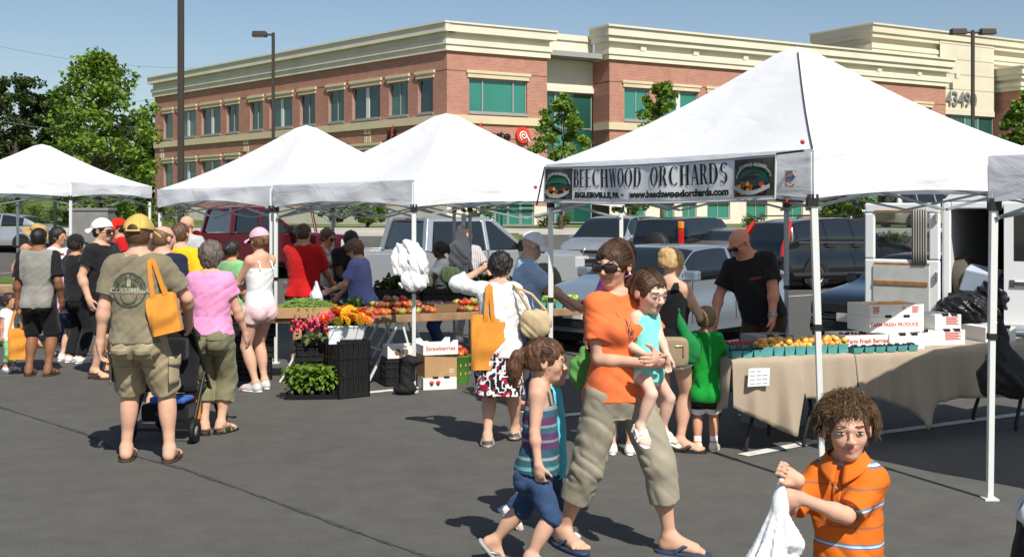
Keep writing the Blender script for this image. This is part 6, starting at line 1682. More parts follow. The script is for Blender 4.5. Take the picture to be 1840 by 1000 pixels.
# ---------------------------------------------------------------- trestle table with tomatoes
td = Vector((.908, .418, 0)).normalized(); tn = Vector((-td.y, td.x, 0)); tO = Vector((-1.66, 12.58, 0)); ta = vrot(td)
def TT(u, v, z=.74): return tO+td*u+tn*v+Vector((0, 0, z))
def trestle_table(name, O, a, l, w, z, th, label, legs, m=WOODB):
 e = empty(name, O, a, label, 'table', 'trestle tables')
 k = MB(); k.box((0, 0, z-th), (l, .04, z)); k.box((0, w-.04, z-th), (l, w, z));
 for i in range(3): k.box((0, .045+i*(w-.09)/3, z-.03), (l, .045+(i+1)*(w-.09)/3-.006, z-.004))
 k.build('tabletop', m, e, bevel=.004)
 for u in legs:
  for v in (.06, w-.06):
   k = MB(); k.bar((u-.02, v, z-th), (u-.38, v-.02, .0), .022, .022); k.build('leg', LEGM, e)
   k = MB(); k.bar((u+.02, v, z-th), (u+.22, v+.02, .0), .022, .022); k.build('leg', LEGM, e)
  k = MB(); k.bar((u-.22, .06, .36), (u-.22, w-.06, .36), .016, .016); k.build('cross_bar', LEGM, e)
 return e
trestle_table('trestle_table', tO, ta, 2.75, .72, .74, .085, 'long wooden trestle table of tomatoes and peppers behind the front tent leg', (.50, 2.05))
rnd = random.Random(21)
TOMR = mat('tomato_red', (.55, .055, .025), .22, .5, 0, .25, 9); TOMB = mat('tomato_dusky', (.26, .075, .035), .22, .5, 0, .35, 12); TOMG = mat('tomato_green', (.34, .30, .06), .25, .5, 0, .3, 10); TOMO = mat('tomato_orange', (.62, .14, .03), .22, .5, 0, .2, 10); CAL = mat('calyx_green', (.05, .13, .02), .6)
pr = [produce('tomato', .047, m, CAL, .80, 5) for m in (TOMR, TOMB, TOMB, TOMG, TOMO)]
tl = ['glossy red tomato in the heap on the trestle table', 'dusky brown red tomato in the heap on the trestle table', 'dusky brown red tomato in the heap on the trestle table', 'green shouldered tomato in the heap on the trestle table', 'orange red tomato in the heap on the trestle table']
sp = []
for u in np.arange(.12, .93, .085):
 for v in np.arange(.07, .55, .085): sp.append(TT(u+rnd.uniform(-.02, .02), v+rnd.uniform(-.02, .02)))
for u in np.arange(.30, .80, .09):
 for v in np.arange(.14, .50, .09): sp.append(TT(u+rnd.uniform(-.02, .02), v, .805))
for u in np.arange(.42, .68, .09): sp.append(TT(u, .28, .865))
for u in np.arange(1.22, 1.56, .09):
 for v in np.arange(.06, .5, .09): sp.append(TT(u+rnd.uniform(-.02, .02), v+rnd.uniform(-.02, .02)))
for u in np.arange(1.26, 1.5, .09):
 for v in (.16, .26): sp.append(TT(u, v, .805))
scatter(pr, sp, None, 'tomato', 'tomatoes on the trestle table', rnd, labels=tl)
t_ = tray('cardboard_flat', TT(1.06, .36), ta, .30, .55, .09, 'brown cardboard flat of dark plums between the two tomato heaps', CARDD, cat='tray')
pl = [produce('plum', .03, mat('plum_dark', (.045, .014, .018), .3, .5), None, .9)]
scatter(pl, [TT(1.06+rnd.uniform(-.12, .12), .36+rnd.uniform(-.24, .24), .785) for i in range(34)], 'small dark plum in the brown cardboard flat', 'plum', 'plums in the flat', rnd)
def pint(p, a, label, group, s=.105, h=.075, m=TEAL):
 e = tray('pulp_basket', p, a, s, s, h, label, m, group, 'basket', .80); return e
CHER = mat('cherry_tomato_orange', (.72, .33, .02), .25, .5, 0, .2, 9); CHEY = mat('cherry_tomato_yellow', (.78, .50, .03), .25, .5)
pint(TT(1.66, .08), ta, 'single teal basket of cherry tomatoes beside the tomato heap', None, .15, .085)
cp = [produce('cherry_tomato', .021, m, None, .95) for m in (CHER, TOMR, CHEY)]
scatter(cp, [TT(1.66+rnd.uniform(-.06, .06), .08+rnd.uniform(-.06, .06), .80+rnd.uniform(0, .02)) for i in range(16)], 'small cherry tomato in the single teal basket', 'cherry tomato', 'cherry tomatoes in the basket', rnd)
cy = [produce('cherry_tomato', .021, m, None, .95) for m in (CHEY, CHEY, CHER)]
scatter(cy, [TT(1.74+.36*rnd.random(), .05+.40*rnd.random(), .745+(.03 if rnd.random() < .5 else 0)) for i in range(120)], 'small yellow cherry tomato in the loose heap', 'cherry tomato', 'yellow cherry tomatoes on the trestle table', rnd)
PEP = mat('pepper_green', (.09, .22, .02), .25, .5, 0, .3, 10); PEPL = mat('pepper_lime', (.30, .42, .05), .25, .5, 0, .2, 10)
pp = [produce('green_pepper', .042, m, CAL, 1.1, 4) for m in (PEP, PEPL)]
sp = []
for i in range(5):
 for j in range(2):
  c = TT(2.22+.112*i, .07+.115*j); pint(c, ta, 'teal basket of green peppers in the row at the right table end', 'pepper baskets')
  for q in range(4): sp.append(c+Vector((rnd.uniform(-.03, .03), rnd.uniform(-.03, .03), .045+.02*rnd.random())))
scatter(pp, sp, None, 'pepper', 'green peppers in baskets', rnd, labels=['dark green pepper in a teal basket', 'pale lime pepper in a teal basket'])
# ---------------------------------------------------------------- bean table
bO = Vector((-2.78, 12.75, 0)); trestle_table('trestle_table', bO, .08, 1.0, .62, .70, .05, 'small trestle table carrying the cardboard tray of green beans', (.62, ))
tb = tray('cardboard_tray', bO+Vector((.50, .22, .705)), .08, .64, .44, .115, 'shallow cardboard tray heaped with green beans', CARD)
bm = MB(); rb = random.Random(3)
for i in range(520):
 a = rb.uniform(0, 6.28); rr = math.sqrt(rb.random()); x = .30*rr*math.cos(a); y = .20*rr*math.sin(a); z = .10+.10*(1-rr**2)*rb.uniform(.75, 1.05); t = rb.uniform(0, 6.28); l = rb.uniform(.05, .075); c = rb.uniform(-.015, .015)
 d = Vector((math.cos(t), math.sin(t), rb.uniform(-.25, .25)))*l; n = Vector((-d.y, d.x, 0)).normalized()*c; p = Vector((x, y, z))
 bm.tube([p-d, p+n, p+d], [.0028, .0042, .0022], 5)
o = bm.build('green_beans', mat('bean_green', (.20, .32, .07), .45, .4, 0, .3, 30)); o.location = tb.location; tag(o, 'heap of green beans in the cardboard tray', 'beans', kind='stuff')
tr = [produce('tomato', .04, TOMO, CAL, .8, 5)]
scatter(tr, [bO+Vector((.04+.075*i, .10+.05*j, .71+.06*(j % 2))) for i in range(3) for j in range(2)], 'orange red tomato at the left end of the bean table', 'tomato', 'tomatoes beside the beans', rnd)
def greens(name, c, r, n, size, m, label, seed, cat='greens', kind=None):
 k = MB(); rr = random.Random(seed); leaves(k, rr, [((0, 0, 0), r)], n, size, .8); o = k.build(name, m); o.location = c; return tag(o, label, cat, kind=kind)
greens('herb_heap', bO+Vector((1.02, .35, .80)), (.22, .2, .12), 260, .07, LEAFD, 'dark leafy greens heaped right of the green beans', 4, kind='stuff')
# rear vegetable table
rO = Vector((-1.75, 14.35, 0)); trestle_table('trestle_table', rO, .25, 2.3, .7, .74, .07, 'rear trestle table of leafy vegetables before the silver pickup', (.5, 1.8))
def RT(u, v, z=.74): return rO+Vector((math.cos(.25)*u-math.sin(.25)*v, math.sin(.25)*u+math.cos(.25)*v, z))
for i, u in enumerate((.35, .95, 1.55, 2.05)):
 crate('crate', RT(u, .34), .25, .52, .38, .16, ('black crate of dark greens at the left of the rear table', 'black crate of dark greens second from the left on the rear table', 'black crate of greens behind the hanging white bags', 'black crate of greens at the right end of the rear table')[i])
 greens('lettuce_heap', RT(u, .34, .95), (.25, .18, .13), 170, .12, (LEAFD, LEAFS, LEAFD, LEAFS)[i], ('dark leafy heap in the leftmost rear crate', 'green leafy heap in the second rear crate', 'dark leafy heap in the third rear crate', 'green leafy heap in the rightmost rear crate')[i], 20+i, kind='stuff')
def cabbage(c, r, m, label):
 k = MB(); rr = random.Random(int(c[0]*100)); k.ball((0, 0, 0), r*.8, 14, 10, 0, None, .05)
 for i in range(16):
  a = i*2.4; t = .2+.8*(i/16); ax = Euler((0, 0, a)).to_matrix()
  k.grid(lambda u, v: ax @ Vector(((u-.5)*1.3*r*math.sin(.5+2.0*v), -r*(.85+.12*t+.12*v*t)*math.cos((v-.25)*1.6*t), r*(v*1.7-.85)*(.6+.4*t))), 6, 6)
 o = k.build('cabbage', m); o.location = c; return tag(o, label, 'cabbage', 'cabbages on the rear table')
CABM = mat('cabbage_pale', (.42, .55, .26), .6, .3, 0, .2, 14)
cabbage(RT(1.05, .15, 1.08), .12, CABM, 'pale green cabbage on top of the rear vegetables'); cabbage(RT(.72, .12, 1.0), .085, mat('cauliflower', (.62, .58, .38), .8, .2, 0, .15, 30), 'small cream cauliflower left of the pale cabbage')
# ---------------------------------------------------------------- flowers, radishes, basil, black crates
c1 = G(622, 716);
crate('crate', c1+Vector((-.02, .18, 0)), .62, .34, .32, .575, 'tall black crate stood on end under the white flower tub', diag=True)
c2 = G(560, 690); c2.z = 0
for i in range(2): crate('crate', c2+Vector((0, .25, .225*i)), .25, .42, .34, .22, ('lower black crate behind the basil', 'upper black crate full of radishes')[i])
tub = empty('flower_tub', c1+Vector((-.02, .15, .577)), .25, 'white plastic tub full of bright flowers standing on a black crate', 'tub')
k = MB(); WT = mat('tub_white', (.72, .74, .76), .35, .5)
k.add([(-.15, -.10, 0), (.15, -.10, 0), (.15, .10, 0), (-.15, .10, 0), (-.19, -.135, .14), (.19, -.135, .14), (.19, .135, .14), (-.19, .135, .14)], [(3, 2, 1, 0), (0, 1, 5, 4), (1, 2, 6, 5), (2, 3, 7, 6), (3, 0, 4, 7)]); k.build('tub_body', WT, tub, bevel=.012)
k = MB(); k.tube([(-.19, -.135, .14), (.19, -.135, .14), (.19, .135, .14), (-.19, .135, .14), (-.19, -.135, .14)], .010, 6); k.build('rim', WT, tub)
k = MB(); k.box((-.19, -.15, -.03), (-.08, -.147, .10)); k.build('price_card', mat('card_pale', (.62, .68, .76), .7), tub)
def flower(m, mc, r):
 k = MB()
 for ring, (n, rr, zz) in enumerate(((12, 1.0, .0), (10, .78, .25), (8, .5, .42), (5, .25, .5))):
  for i in range(n):
   a = 2*math.pi*i/n+ring*.3; d = Vector((math.cos(a), math.sin(a), 0)); s_ = Vector((-d.y, d.x, 0))*r*.26
   k.add([d*r*.1+Vector((0, 0, zz*r)), d*r*rr*.6+s_+Vector((0, 0, zz*r+.10*r)), d*r*rr+Vector((0, 0, zz*r-.08*r)), d*r*rr*.6-s_+Vector((0, 0, zz*r+.10*r))], [(0, 1, 2, 3)], 0)
 k.ball((0, 0, r*.42), (r*.22, r*.22, r*.16), 8, 6, 1); o = k.build('flower', [m, mc])
 s = MB(); s.tube([(0, 0, 0), (0, .0, -.16)], .004, 5); s.build('stem', CAL, o); return o
FM = [mat('petal_'+n, c, .6, .25, 0, .15, 30, sss=.1) for n, c in (('yellow', (.80, .48, .02)), ('red', (.72, .05, .03)), ('pink', (.80, .16, .28)), ('orange', (.80, .20, .02)), ('crimson', (.55, .03, .10)))]
fp = [flower(m, FM[0] if i else FM[3], .064) for i, m in enumerate(FM)]
fl = ['bright yellow flower in the white tub', 'bright red flower in the white tub', 'pink flower in the white tub', 'orange flower in the white tub', 'deep crimson flower in the white tub']
fr_ = random.Random(9); fs = []
for i in range(62):
 a = i*2.4; rr = math.sqrt((i+.5)/62); x = .27*rr*math.cos(a); y = .19*rr*math.sin(a); fs.append(tub.location+Vector((x, y-.02, .20+.10*(1-rr*rr)+fr_.uniform(-.02, .02))))
used = set()
for p in fs:
 dx = p.x-tub.location.x
 q = fr_.choice((1, 2, 4, 3, 2)) if dx < -.10 else (fr_.choice((0, 0, 3, 1)) if dx < .04 else fr_.choice((0, 0, 2, 3)))
 o = fp[q] if q not in used else copy_tree(fp[q]); used.add(q); o.location = p; o.rotation_euler = ((p.y-tub.location.y)*-3.2+.45, dx*3.0, fr_.uniform(0, 6)); o.scale = (fr_.uniform(.85, 1.15),)*3; tag(o, fl[q], 'flower', 'flowers in the white tub')
greens('flower_leaves', tub.location+Vector((.02, 0, .17)), (.25, .17, .06), 120, .06, LEAFS, 'green leaves among the flowers in the white tub', 12, kind='stuff')
RADM = mat('radish_pink', (.62, .05, .11), .3, .5, 0, .2, 20)
def radish():
 k = MB(); k.lathe([(.001, -.03), (.002, -.012), (.010, -.004), (.017, .008), (.018, .016), (.012, .027), (.003, .032)], 10); o = k.build('radish', RADM)
 s = MB(); s.tube([(0, 0, .03), (.01, 0, .07)], .003, 5); s.build('stalk', CAL, o); return o
rs = [radish()]; c3 = c2+Vector((-.02, .18, .50))
scatter(rs, [c3+Vector((fr_.uniform(-.22, .20), fr_.uniform(-.16, .12), fr_.uniform(0, .13)+.06)) for i in range(110)], 'small pink radish in the heap over the black crate', 'radish', 'radishes in the black crate', rnd, 1.0, 1.5)
greens('radish_leaves', c3+Vector((.02, -.16, .0)), (.22, .06, .06), 60, .09, leafmat('leaf_grey', (.16, .22, .10)), 'limp radish leaves hanging over the crate front', 14, kind='stuff')
bt = G(560, 716)
tray('seedling_tray', bt+Vector((0, .10, 0)), .10, .54, .34, .05, 'black plastic tray of basil plants on the asphalt', BLKC, cat='tray', flare=.92)
def basil(seed):
 rr = random.Random(seed); k = MB()
 e = empty('basil_plant', (0, 0, 0))
 k.lathe([(.03, 0), (.042, .07)], 12); k.build('pot', BLKC, e)
 s = MB(); l = MB()
 for i in range(3):
  x, y = rr.uniform(-.03, .03), rr.uniform(-.03, .03); s.tube([(x*.3, y*.3, .05), (x, y, .2), (x*1.6, y*1.6, .27)], .003, 5)
 for i in range(58):
  a = rr.uniform(0, 6.28); z = rr.uniform(.10, .32); R_ = .085*math.sqrt(rr.random())*(1.1-.4*abs(z-.2)/.12); M = Matrix.Translation((R_*math.cos(a), R_*math.sin(a), z)) @ Euler((rr.uniform(.1, .7), rr.uniform(-.3, .3), a-math.pi/2)).to_matrix().to_4x4(); q = rr.uniform(.045, .075)
  M = Matrix.Translation((R_*math.cos(a), R_*math.sin(a), z)) @ Matrix.Rotation(a, 4, 'Z') @ Matrix.Rotation(rr.uniform(-.1, .9), 4, 'Y')
  l.add([(0, 0, 0), (q*.3, -q*.33, q*.05), (q*.7, -q*.27, 0), (q, 0, -q*.18), (q*.7, q*.27, 0), (q*.3, q*.33, q*.05), (q*.5, 0, -q*.05)], [(0, 1, 6), (1, 2, 6), (2, 3, 6), (3, 4, 6), (4, 5, 6), (5, 0, 6)], 0, True, M)
 s.build('stem', CAL, e); l.build('leaves', LEAFB, e); return e
bs = [basil(i) for i in range(3)]
for i in range(15):
 o = bs[i] if i < 3 else copy_tree(bs[i % 3])
 o.location = bt+Vector((-.20+.10*(i % 5)+.01*(i//5), -.01+.10*(i//5)+.02, .012)); o.rotation_euler = (0, 0, i*1.7); tag(o, 'bright green basil plant in the black tray', 'basil', 'basil plants in the tray')
mel = produce('melon', .10, mat('melon_yellow', (.62, .46, .05), .5, .3, 0, .1, 12), None, .8); mel.location = c2+Vector((.16, -.12, .0)); tag(mel, 'yellow melon on the asphalt behind the basil', 'melon')
# left crates with green apples
c4 = Vector((-3.02, 13.15, 0))
for i in range(3): crate('crate', c4+Vector((.02*i, 0, .235*i)), .2, .62, .42, .23, ('bottom black crate of the stack beside the girl in pink shorts', 'middle black crate of the stack beside the girl in pink shorts', 'top black crate of the stack, under the green apples')[i])
ap = [produce('green_apple', .036, mat('apple_green', (.32, .48, .08), .3, .5, 0, .15, 15), None, .9, 5)]
scatter(ap, [c4+Vector((-.25+.085*i+rnd.uniform(-.01, .01), -.13+.085*j, .70)) for i in range(7) for j in range(4)], 'pale green apple on the top black crate', 'apple', 'green apples on the crate stack', rnd)
crate('crate', Vector((-3.55, 13.3, 0)), .2, .5, .4, .30, 'low black crate on the ground left of the apple stack')
# ---------------------------------------------------------------- boxes and basket under the tomato table
def carton(p, a, l, w, h, m, label, group=None, words=None, side=None, wave=False, wm=None, open_top=False, flaps=False, name='carton'):
 e = empty(name, p, a, label, 'box', group)
 k = MB(); t = .006
 k.box((-l/2, -w/2, 0), (l/2, -w/2+t, h)); k.box((-l/2, w/2-t, 0), (l/2, w/2, h)); k.box((-l/2, -w/2+t, 0), (-l/2+t, w/2-t, h)); k.box((l/2-t, -w/2+t, 0), (l/2, w/2-t, h)); k.box((-l/2+t, -w/2+t, .002), (l/2-t, w/2-t, .008))
 if wave:
  for q in range(2):
   y = (-w/2, w/2-t)[q]; k.prism([(-l/2, h), (-l/2, h*1.5), (-l*.36, h*1.5), (-l*.25, h*1.05), (l*.25, h*1.05), (l*.36, h*1.5), (l/2, h*1.5), (l/2, h)], y, y+t)
 if not open_top: k.box((-l/2+t, -w/2+t, h-.012), (l/2-t, w/2-t, h-.002))
 k.build('carton_body', m, e)
 if not open_top and not wave:
  k = MB()
  for x in (-l*.22, l*.12): k.box((x, -w/2-.004, h-.012), (x+.06, -w/2+.02, h+.012))
  k.build('hand_hole', BLKP, e, bevel=.004)
 if words:
  k = MB()
  for body, x, z, sz, sx in words: text_mb(k, body, frame((x, -w/2-.002, z), (1, 0, 0), (0, 0, 1)), sz, 0, sx, bold=.001)
  k.build('printing', wm or INK, e)
 if side:
  k = MB()
  for body, y, z, sz in side: text_mb(k, body, frame((l/2+.002, y, z), (0, 1, 0), (0, 0, 1)), sz, 0, 1, bold=.0006)
  k.build('printing', INK, e)
 return e
def bars(e, x, y, z, w, n, m, face='front', dz=.014):
 k = MB()
 for i in range(n):
  ww = w*(1-.15*(i % 2))
  k.box((x, y-.003, z-i*dz), (x+ww, y-.001, z-i*dz+.007))
 k.build('printed_lines', m, e)
b0 = Vector((-.80, 12.42, 0)); ba = .30
carton(b0, ba, .36, .30, .125, BOXW, 'lowest white carton of the stack, printed with small red strawberries');
k = MB();
for x in (-.09, -.02): k.lathe([(.002, -.03), (.018, -.012), (.026, .01), (.012, .024)], 10, (x, -.154, .07))
o = k.build('berry_print', INK); o.location = b0; o.rotation_euler = (0, 0, ba); tag(o, 'pair of red strawberries printed on the lowest white carton', 'print')
carton(b0+Vector((-.01, .02, .127)), ba+.12, .36, .30, .235, CARD, 'plain brown carton in the middle of the stack beside the tent leg', words=[('\u25a1', .12, .06, .05, 1)], wm=BOXW)
carton(b0+Vector((.0, .0, .364)), ba+.05, .38, .30, .10, BOXW, 'top white carton with red lettering and a scalloped rim', words=[('Strawberries', 0, .065, .062, 1.0)], wave=True, open_top=True)
carton(b0+Vector((-.42, .20, .30)), ba, .30, .26, .13, BOXW, 'white carton with dark print tilted behind the tent leg', words=[('\u25cf\u25cf', 0, .06, .09, 1.0)], wm=CARDD, open_top=True)
crate('crate', b0+Vector((-.42, .24, 0)), ba, .36, .30, .29, 'black crate holding up the tilted white carton')
bk = empty('bushel_basket', G(823, 692)+Vector((0, .12, 0)), 0, 'green bushel basket of red tomatoes on the asphalt beside the cartons', 'basket')
BGM = mat('basket_green', (.07, .17, .03), .6, .3, 0, .15, 8)
k = MB(); k.lathe([(.105, 0), (.12, .1), (.132, .29), (.140, .30), (.140, .315), (.126, .315), (.118, .1), (.10, .02)], 28, cap=False); k.poly([(.1*math.cos(a*.3), .1*math.sin(a*.3), .02) for a in range(21)]); k.build('basket_body', BGM, bk)
k = MB();
for i in range(14):
 a = i*.4488
 for z in (.11, .2): k.box((-.007, -.002, 0), (.007, .002, .03), 0, Matrix.Translation((.1255*math.cos(a)*(1+.0+.045*(z > .15)), .1255*math.sin(a)*(1+.045*(z > .15)), z)) @ Matrix.Rotation(a+math.pi/2, 4, 'Z'))
k.build('basket_slots', mat('slot_pale', (.45, .36, .12), .7), bk)
bt_ = [produce('tomato', .042, m, CAL, .82, 5) for m in (TOMR, TOMO)]
scatter(bt_, [bk.location+Vector((.078*math.cos(i*2.4)*math.sqrt(i/14), .078*math.sin(i*2.4)*math.sqrt(i/14), .285+.02*(i % 3)+.04*(i < 5))) for i in range(14)], 'ripe tomato heaped in the green bushel basket', 'tomato', 'tomatoes in the bushel basket', rnd)
# weight bag on the tent leg
BAGD = mat('weight_bag_black', (.016, .016, .017), .8, .2, 0, .2, 12, .6, 40)
g = SDF((-.25, -.2, -.02), (.2, .2, .5), .010); g.cap((-.05, 0, .06), (-.02, 0, .33), .085, .075, .02); g.ell((-.06, 0, .05), (.12, .10, .06), None, .05); g.ell((.03, -.02, .34), (.10, .07, .035), None, .04); g.wrinkle(.010, (14, 14, 10), 2); g.plane((0, 0, .003), (0, 0, -1))
o = sdf_obj(g, 'weight_bag', BAGD); o.location = Vector((cA.x-.02, cA.y-.10, 0)); tag(o, 'black sand weight bag strapped round the front tent leg', 'bag')
# bundle of white carrier bags on the leg, and a clear bag on a rear leg
g = SDF((-.30, -.25, -.42), (.28, .25, .42), .011)
for c, r in (((-.13, -.03, .10), (.13, .05, .24)), ((.07, -.05, .02), (.15, .09, .25)), ((.02, -.08, -.20), (.15, .08, .15)), ((.02, -.03, .26), (.09, .07, .10)), ((.13, 0, -.16), (.09, .06, .18)), ((-.05, -.04, .34), (.05, .05, .06))): g.ell(c, r, None, .03)
g.wrinkle(.018, (13, 13, 4), 6, .09, .4); g.wrinkle(.008, (30, 30, 9), 8, .05, .3)
o = sdf_obj(g, 'carrier_bag_bundle', PBAG); o.scale = (.85, .85, .72); o.location = Vector((cA.x-.02, cA.y-.06, 1.30)); tag(o, 'bundle of crumpled white carrier bags tied to the front tent leg', 'bag')
CLB = mat('plastic_bag_grey', (.42, .41, .42), .4, .4, 0, 0, 1, .5, 30)
g = SDF((-.25, -.2, -.55), (.25, .2, .45), .014); g.ell((0, 0, -.22), (.16, .10, .20)); g.cap((0, 0, -.1), (.06, 0, .32), .09, .03, .06); g.wrinkle(.02, (9, 9, 5), 3, .05)
o = sdf_obj(g, 'carrier_bag', CLB); o.location = Q(826, 428, 15.9); tag(o, 'greyish clear carrier bag hanging from the rear tent leg', 'bag')
# ---------------------------------------------------------------- fruit tables under the banner tent
fd = Vector((.944, .329, 0)).normalized(); fn = Vector((-fd.y, fd.x, 0)); fO = Vector((1.58, 8.89, 0)); fa = vrot(fd)
def FT(u, v, z=.74): return fO+fd*u+fn*v+Vector((0, 0, z))
def fold_table(u0, u1, label):
 e = empty('folding_table', FT(u0, 0, 0), fa, label, 'table', 'folding tables under the banner tent'); l = u1-u0
 k = MB(); k.box((.01, .02, .69), (l-.01, .74, .728)); k.build('tabletop', mat('table_grey', (.35, .34, .32), .6), e, bevel=.008)
 for u in (.28, l-.28):
  k = MB(); k.tube([(u-.10, .12, .0), (u-.10, .12, .06), (u-.02, .14, .30), (u, .20, .42), (u, .56, .42), (u-.02, .62, .30), (u-.10, .64, .06), (u-.10, .64, 0)], .016, 8); k.build('leg', BLKP, e)
  k = MB(); k.tube([(u, .20, .42), (u, .2, .69)], .014, 6); k.tube([(u, .56, .42), (u, .56, .69)], .014, 6); k.tube([(u, .38, .42), (u+.30, .38, .68)], .010, 6); k.build('leg_brace', BLKP, e)
fold_table(.12, 1.2, 'left folding table under the tan cloth with the paper sign'); fold_table(1.22, 3.3, 'right folding table under the tan cloth with the white boxes')
def cloth_over(u0, u1, drops, label, left=True, seed=1):
 """table cloth: flat top plus a hanging front with folds; drops = [(u, drop)]"""
 du, dd = zip(*drops); rc = random.Random(seed); k = MB(); nu = 90; lw = u1-u0
 prof = [(.78, 0), (.70, 0), (.40, 0), (.10, 0), (.0, 0)]
 def D(u): return float(np.interp(u, du, dd))
 def P(i, j):
  u = u0+lw*i/nu
  if j < 5: return FT(u, prof[j][0], .738+.003*math.sin(i*.5+j))
  t = (j-4)/12; d = D(u)*t; big = max(0, D(u)-.36)
  fold = (.022*math.sin(u*21+seed)+.03*math.sin(u*9+seed*2)+.012*math.sin(u*47))*t*(1+2.2*big)
  return FT(u, -.012-.035*t*(1-.3*t)-fold, .738-d-.003)
 k.add([P(i, j) for j in range(17) for i in range(nu+1)], [(j*(nu+1)+i, (j+1)*(nu+1)+i, (j+1)*(nu+1)+i+1, j*(nu+1)+i+1) for j in range(16) for i in range(nu)], 0, True)
 if left:
  def PL(i, j):
   v = .78-.78*i/20; t = j/8; d = (.36+.10*math.sin(v*5)-.0)*t
   w = .02*math.sin(v*19)*t; return FT(u0-.008-.03*t-w, v-.012*(i == 20), .738-d)
  k.add([PL(i, j) for j in range(9) for i in range(21)], [(j*21+i, j*21+i+1, (j+1)*21+i+1, (j+1)*21+i) for j in range(8) for i in range(20)], 0, True)
 tag(k.build('tablecloth', LIN, None, solid=.004), label, 'tablecloth', None)
cloth_over(.10, 1.20, [(.10, .36), (.18, .40), (.40, .50), (.60, .60), (.625, .60), (.70, .27), (.74, .33), (1.2, .335)], 'tan tablecloth whose hanging corner points down beside the paper sign', True, 1)
cloth_over(1.205, 3.32, [(1.2, .335), (1.45, .37), (1.7, .47), (1.86, .63), (1.89, .62), (2.0, .42), (2.4, .40), (3.32, .44)], 'tan tablecloth in shade whose corner hangs low under the white boxes', False, 2)
k = MB(); us = .30; F_ = frame(FT(us, -.062, .60), fd, (0, -.02, 1))
k.add([(-.095, -.068, 0), (.095, -.068, 0), (.10, .068, 0), (-.085, .072, 0)], [(0, 1, 2, 3)], 0, False, F_)
sg = random.Random(8)
for r_ in range(4):
 for w_ in range(3 if r_ else 2):
  x0 = -.075+.055*w_; L_ = .042
  k.tube([F_ @ Vector((x0+L_*i/9, .045-.031*r_+.006*math.sin(i*2.3+w_)*sg.uniform(.4, 1), .0012)) for i in range(10)], .0016, 4, 1)
tag(k.build('paper_sign', [mat('paper', (.74, .74, .76), .8), mat('pen_ink', (.03, .03, .06), .8)]), 'white paper sign with handwritten lines pinned on the tan tablecloth', 'sign')
# fruit baskets
APR = mat('apricot', (.75, .33, .06), .55, .3, 0, .22, 9); APY = mat('apricot_pale', (.80, .45, .10), .55, .3, 0, .15, 9)
aps = [produce('apricot', .026, m, None, .93, 0) for m in (APR, APY)]; sp = []; rf = random.Random(6)
db = []; red = []
for i in range(8):
 u = .44+.098*i; big = .118
 if i < 6 or True:
  for j in range(2):
   c = FT(u+.02*j, .07+.13*j); pint(c, fa, 'teal basket heaped with apricots in the front rows', 'apricot baskets', .094, .075)
   for q in range(6): sp.append(c+Vector((rf.uniform(-.033, .033), rf.uniform(-.033, .033), .052+.03*(q > 3))))
scatter(aps, sp, 'ripe orange apricot heaped in the teal baskets', 'apricot', 'apricots in teal baskets', rf)
for i in range(3):
 c = FT(.16+.097*i, .06); pint(c, fa, 'small teal basket of dark berries left of the apricots', 'berry baskets at the table left', .090, .058); db.append((c, .045, .046))
for i in range(7):
 for j in range(2):
  c = FT(.18+.10*i, .30+.11*j); pint(c, fa, 'teal basket in the rear rows behind the apricots', 'rear berry baskets', .094, .072); (red if i < 5 else db).append((c, .05, .058))
for i in range(6):
 c = FT(1.24+.105*i, .03); pint(c, fa, 'small teal basket of dark berries before the white boxes', 'berry baskets before the white boxes', .094, .046); db.append((c, .045, .036))
def berries(name, lst, m, label, n=26, r=.0085):
 k = MB()
 for c, s_, z in lst:
  for i in range(n): k.ball(c+Vector((rf.uniform(-s_, s_)*.85, rf.uniform(-s_, s_)*.85, z+rf.uniform(0, .02))), r, 6, 5)
 tag(k.build(name, m), label, 'berries', kind='stuff')
berries('dark_berries', db, mat('blackberry', (.012, .010, .030), .3, .5), 'dark blue and black berries filling the small teal baskets')
berries('raspberries', red, mat('raspberry', (.35, .012, .02), .45, .4), 'red raspberries filling the rear teal baskets', 34)
# white boxes
def SD(l): return [('FRESH', -.03, .085, .02), ('PRODUCE', -.03, .06, .02), ('GROWN', -.03, .035, .018), ('No. 1', .08, .085, .016), ('2 LAYER', .08, .03, .016)]
fa2 = fa-.10
def bx(px, u_v, z, l, w, h, label, **k): return carton(FT(*u_v, z), fa2, l, w, h, BOXW, label, 'white produce boxes', name='produce_box', **k)
bx(0, (1.44, .29), .741, .40, .34, .125, 'low white berry box with red script lettering in front of the stack', words=[('Farm Fresh Berries', .0, .075, .050, .95)], open_top=True)
bx(0, (1.78, .22), .741, .32, .30, .125, 'plain ended white box on the table just right of the berry box', side=SD(1))
bx(0, (2.02, .42), .741, .40, .34, .125, 'white box on the table under the stack, second from the right')
bx(0, (1.80, .40), .868, .50, .36, .13, 'middle white box of the stack lettered with farm produce words', words=[('FARM FRESH PRODUCE', -.02, .06, .042, 1.0)], side=SD(1))
e = bx(0, (1.80, .40), 1.0, .50, .36, .095, 'topmost white box of the stack with a green sticker and orange fruit inside', side=[], open_top=True)
bars(e, -.22, -.18, .07, .06, 4, INK); bars(e, .14, -.18, .07, .06, 4, INK)
k = MB(); k.box((.251, -.08, .025), (.253, .0, .085)); k.build('sticker', mat('sticker_green', (.06, .62, .05), .6), e)
scatter([produce('apricot', .034, APR, None, .93)], [e.location+Vector((math.cos(fa2)*x-math.sin(fa2)*y, math.sin(fa2)*x+math.cos(fa2)*y, .035)) for x in np.arange(-.2, .21, .13) for y in np.arange(-.14, .15, .09)], 'orange apricot inside the topmost white box', 'apricot', 'apricots in the top box', rf)
e = bx(0, (2.34, .40), .741, .28, .36, .125, 'lower white box at the right of the stack', side=SD(1)); bars(e, -.05, -.18, .10, .15, 5, INK)
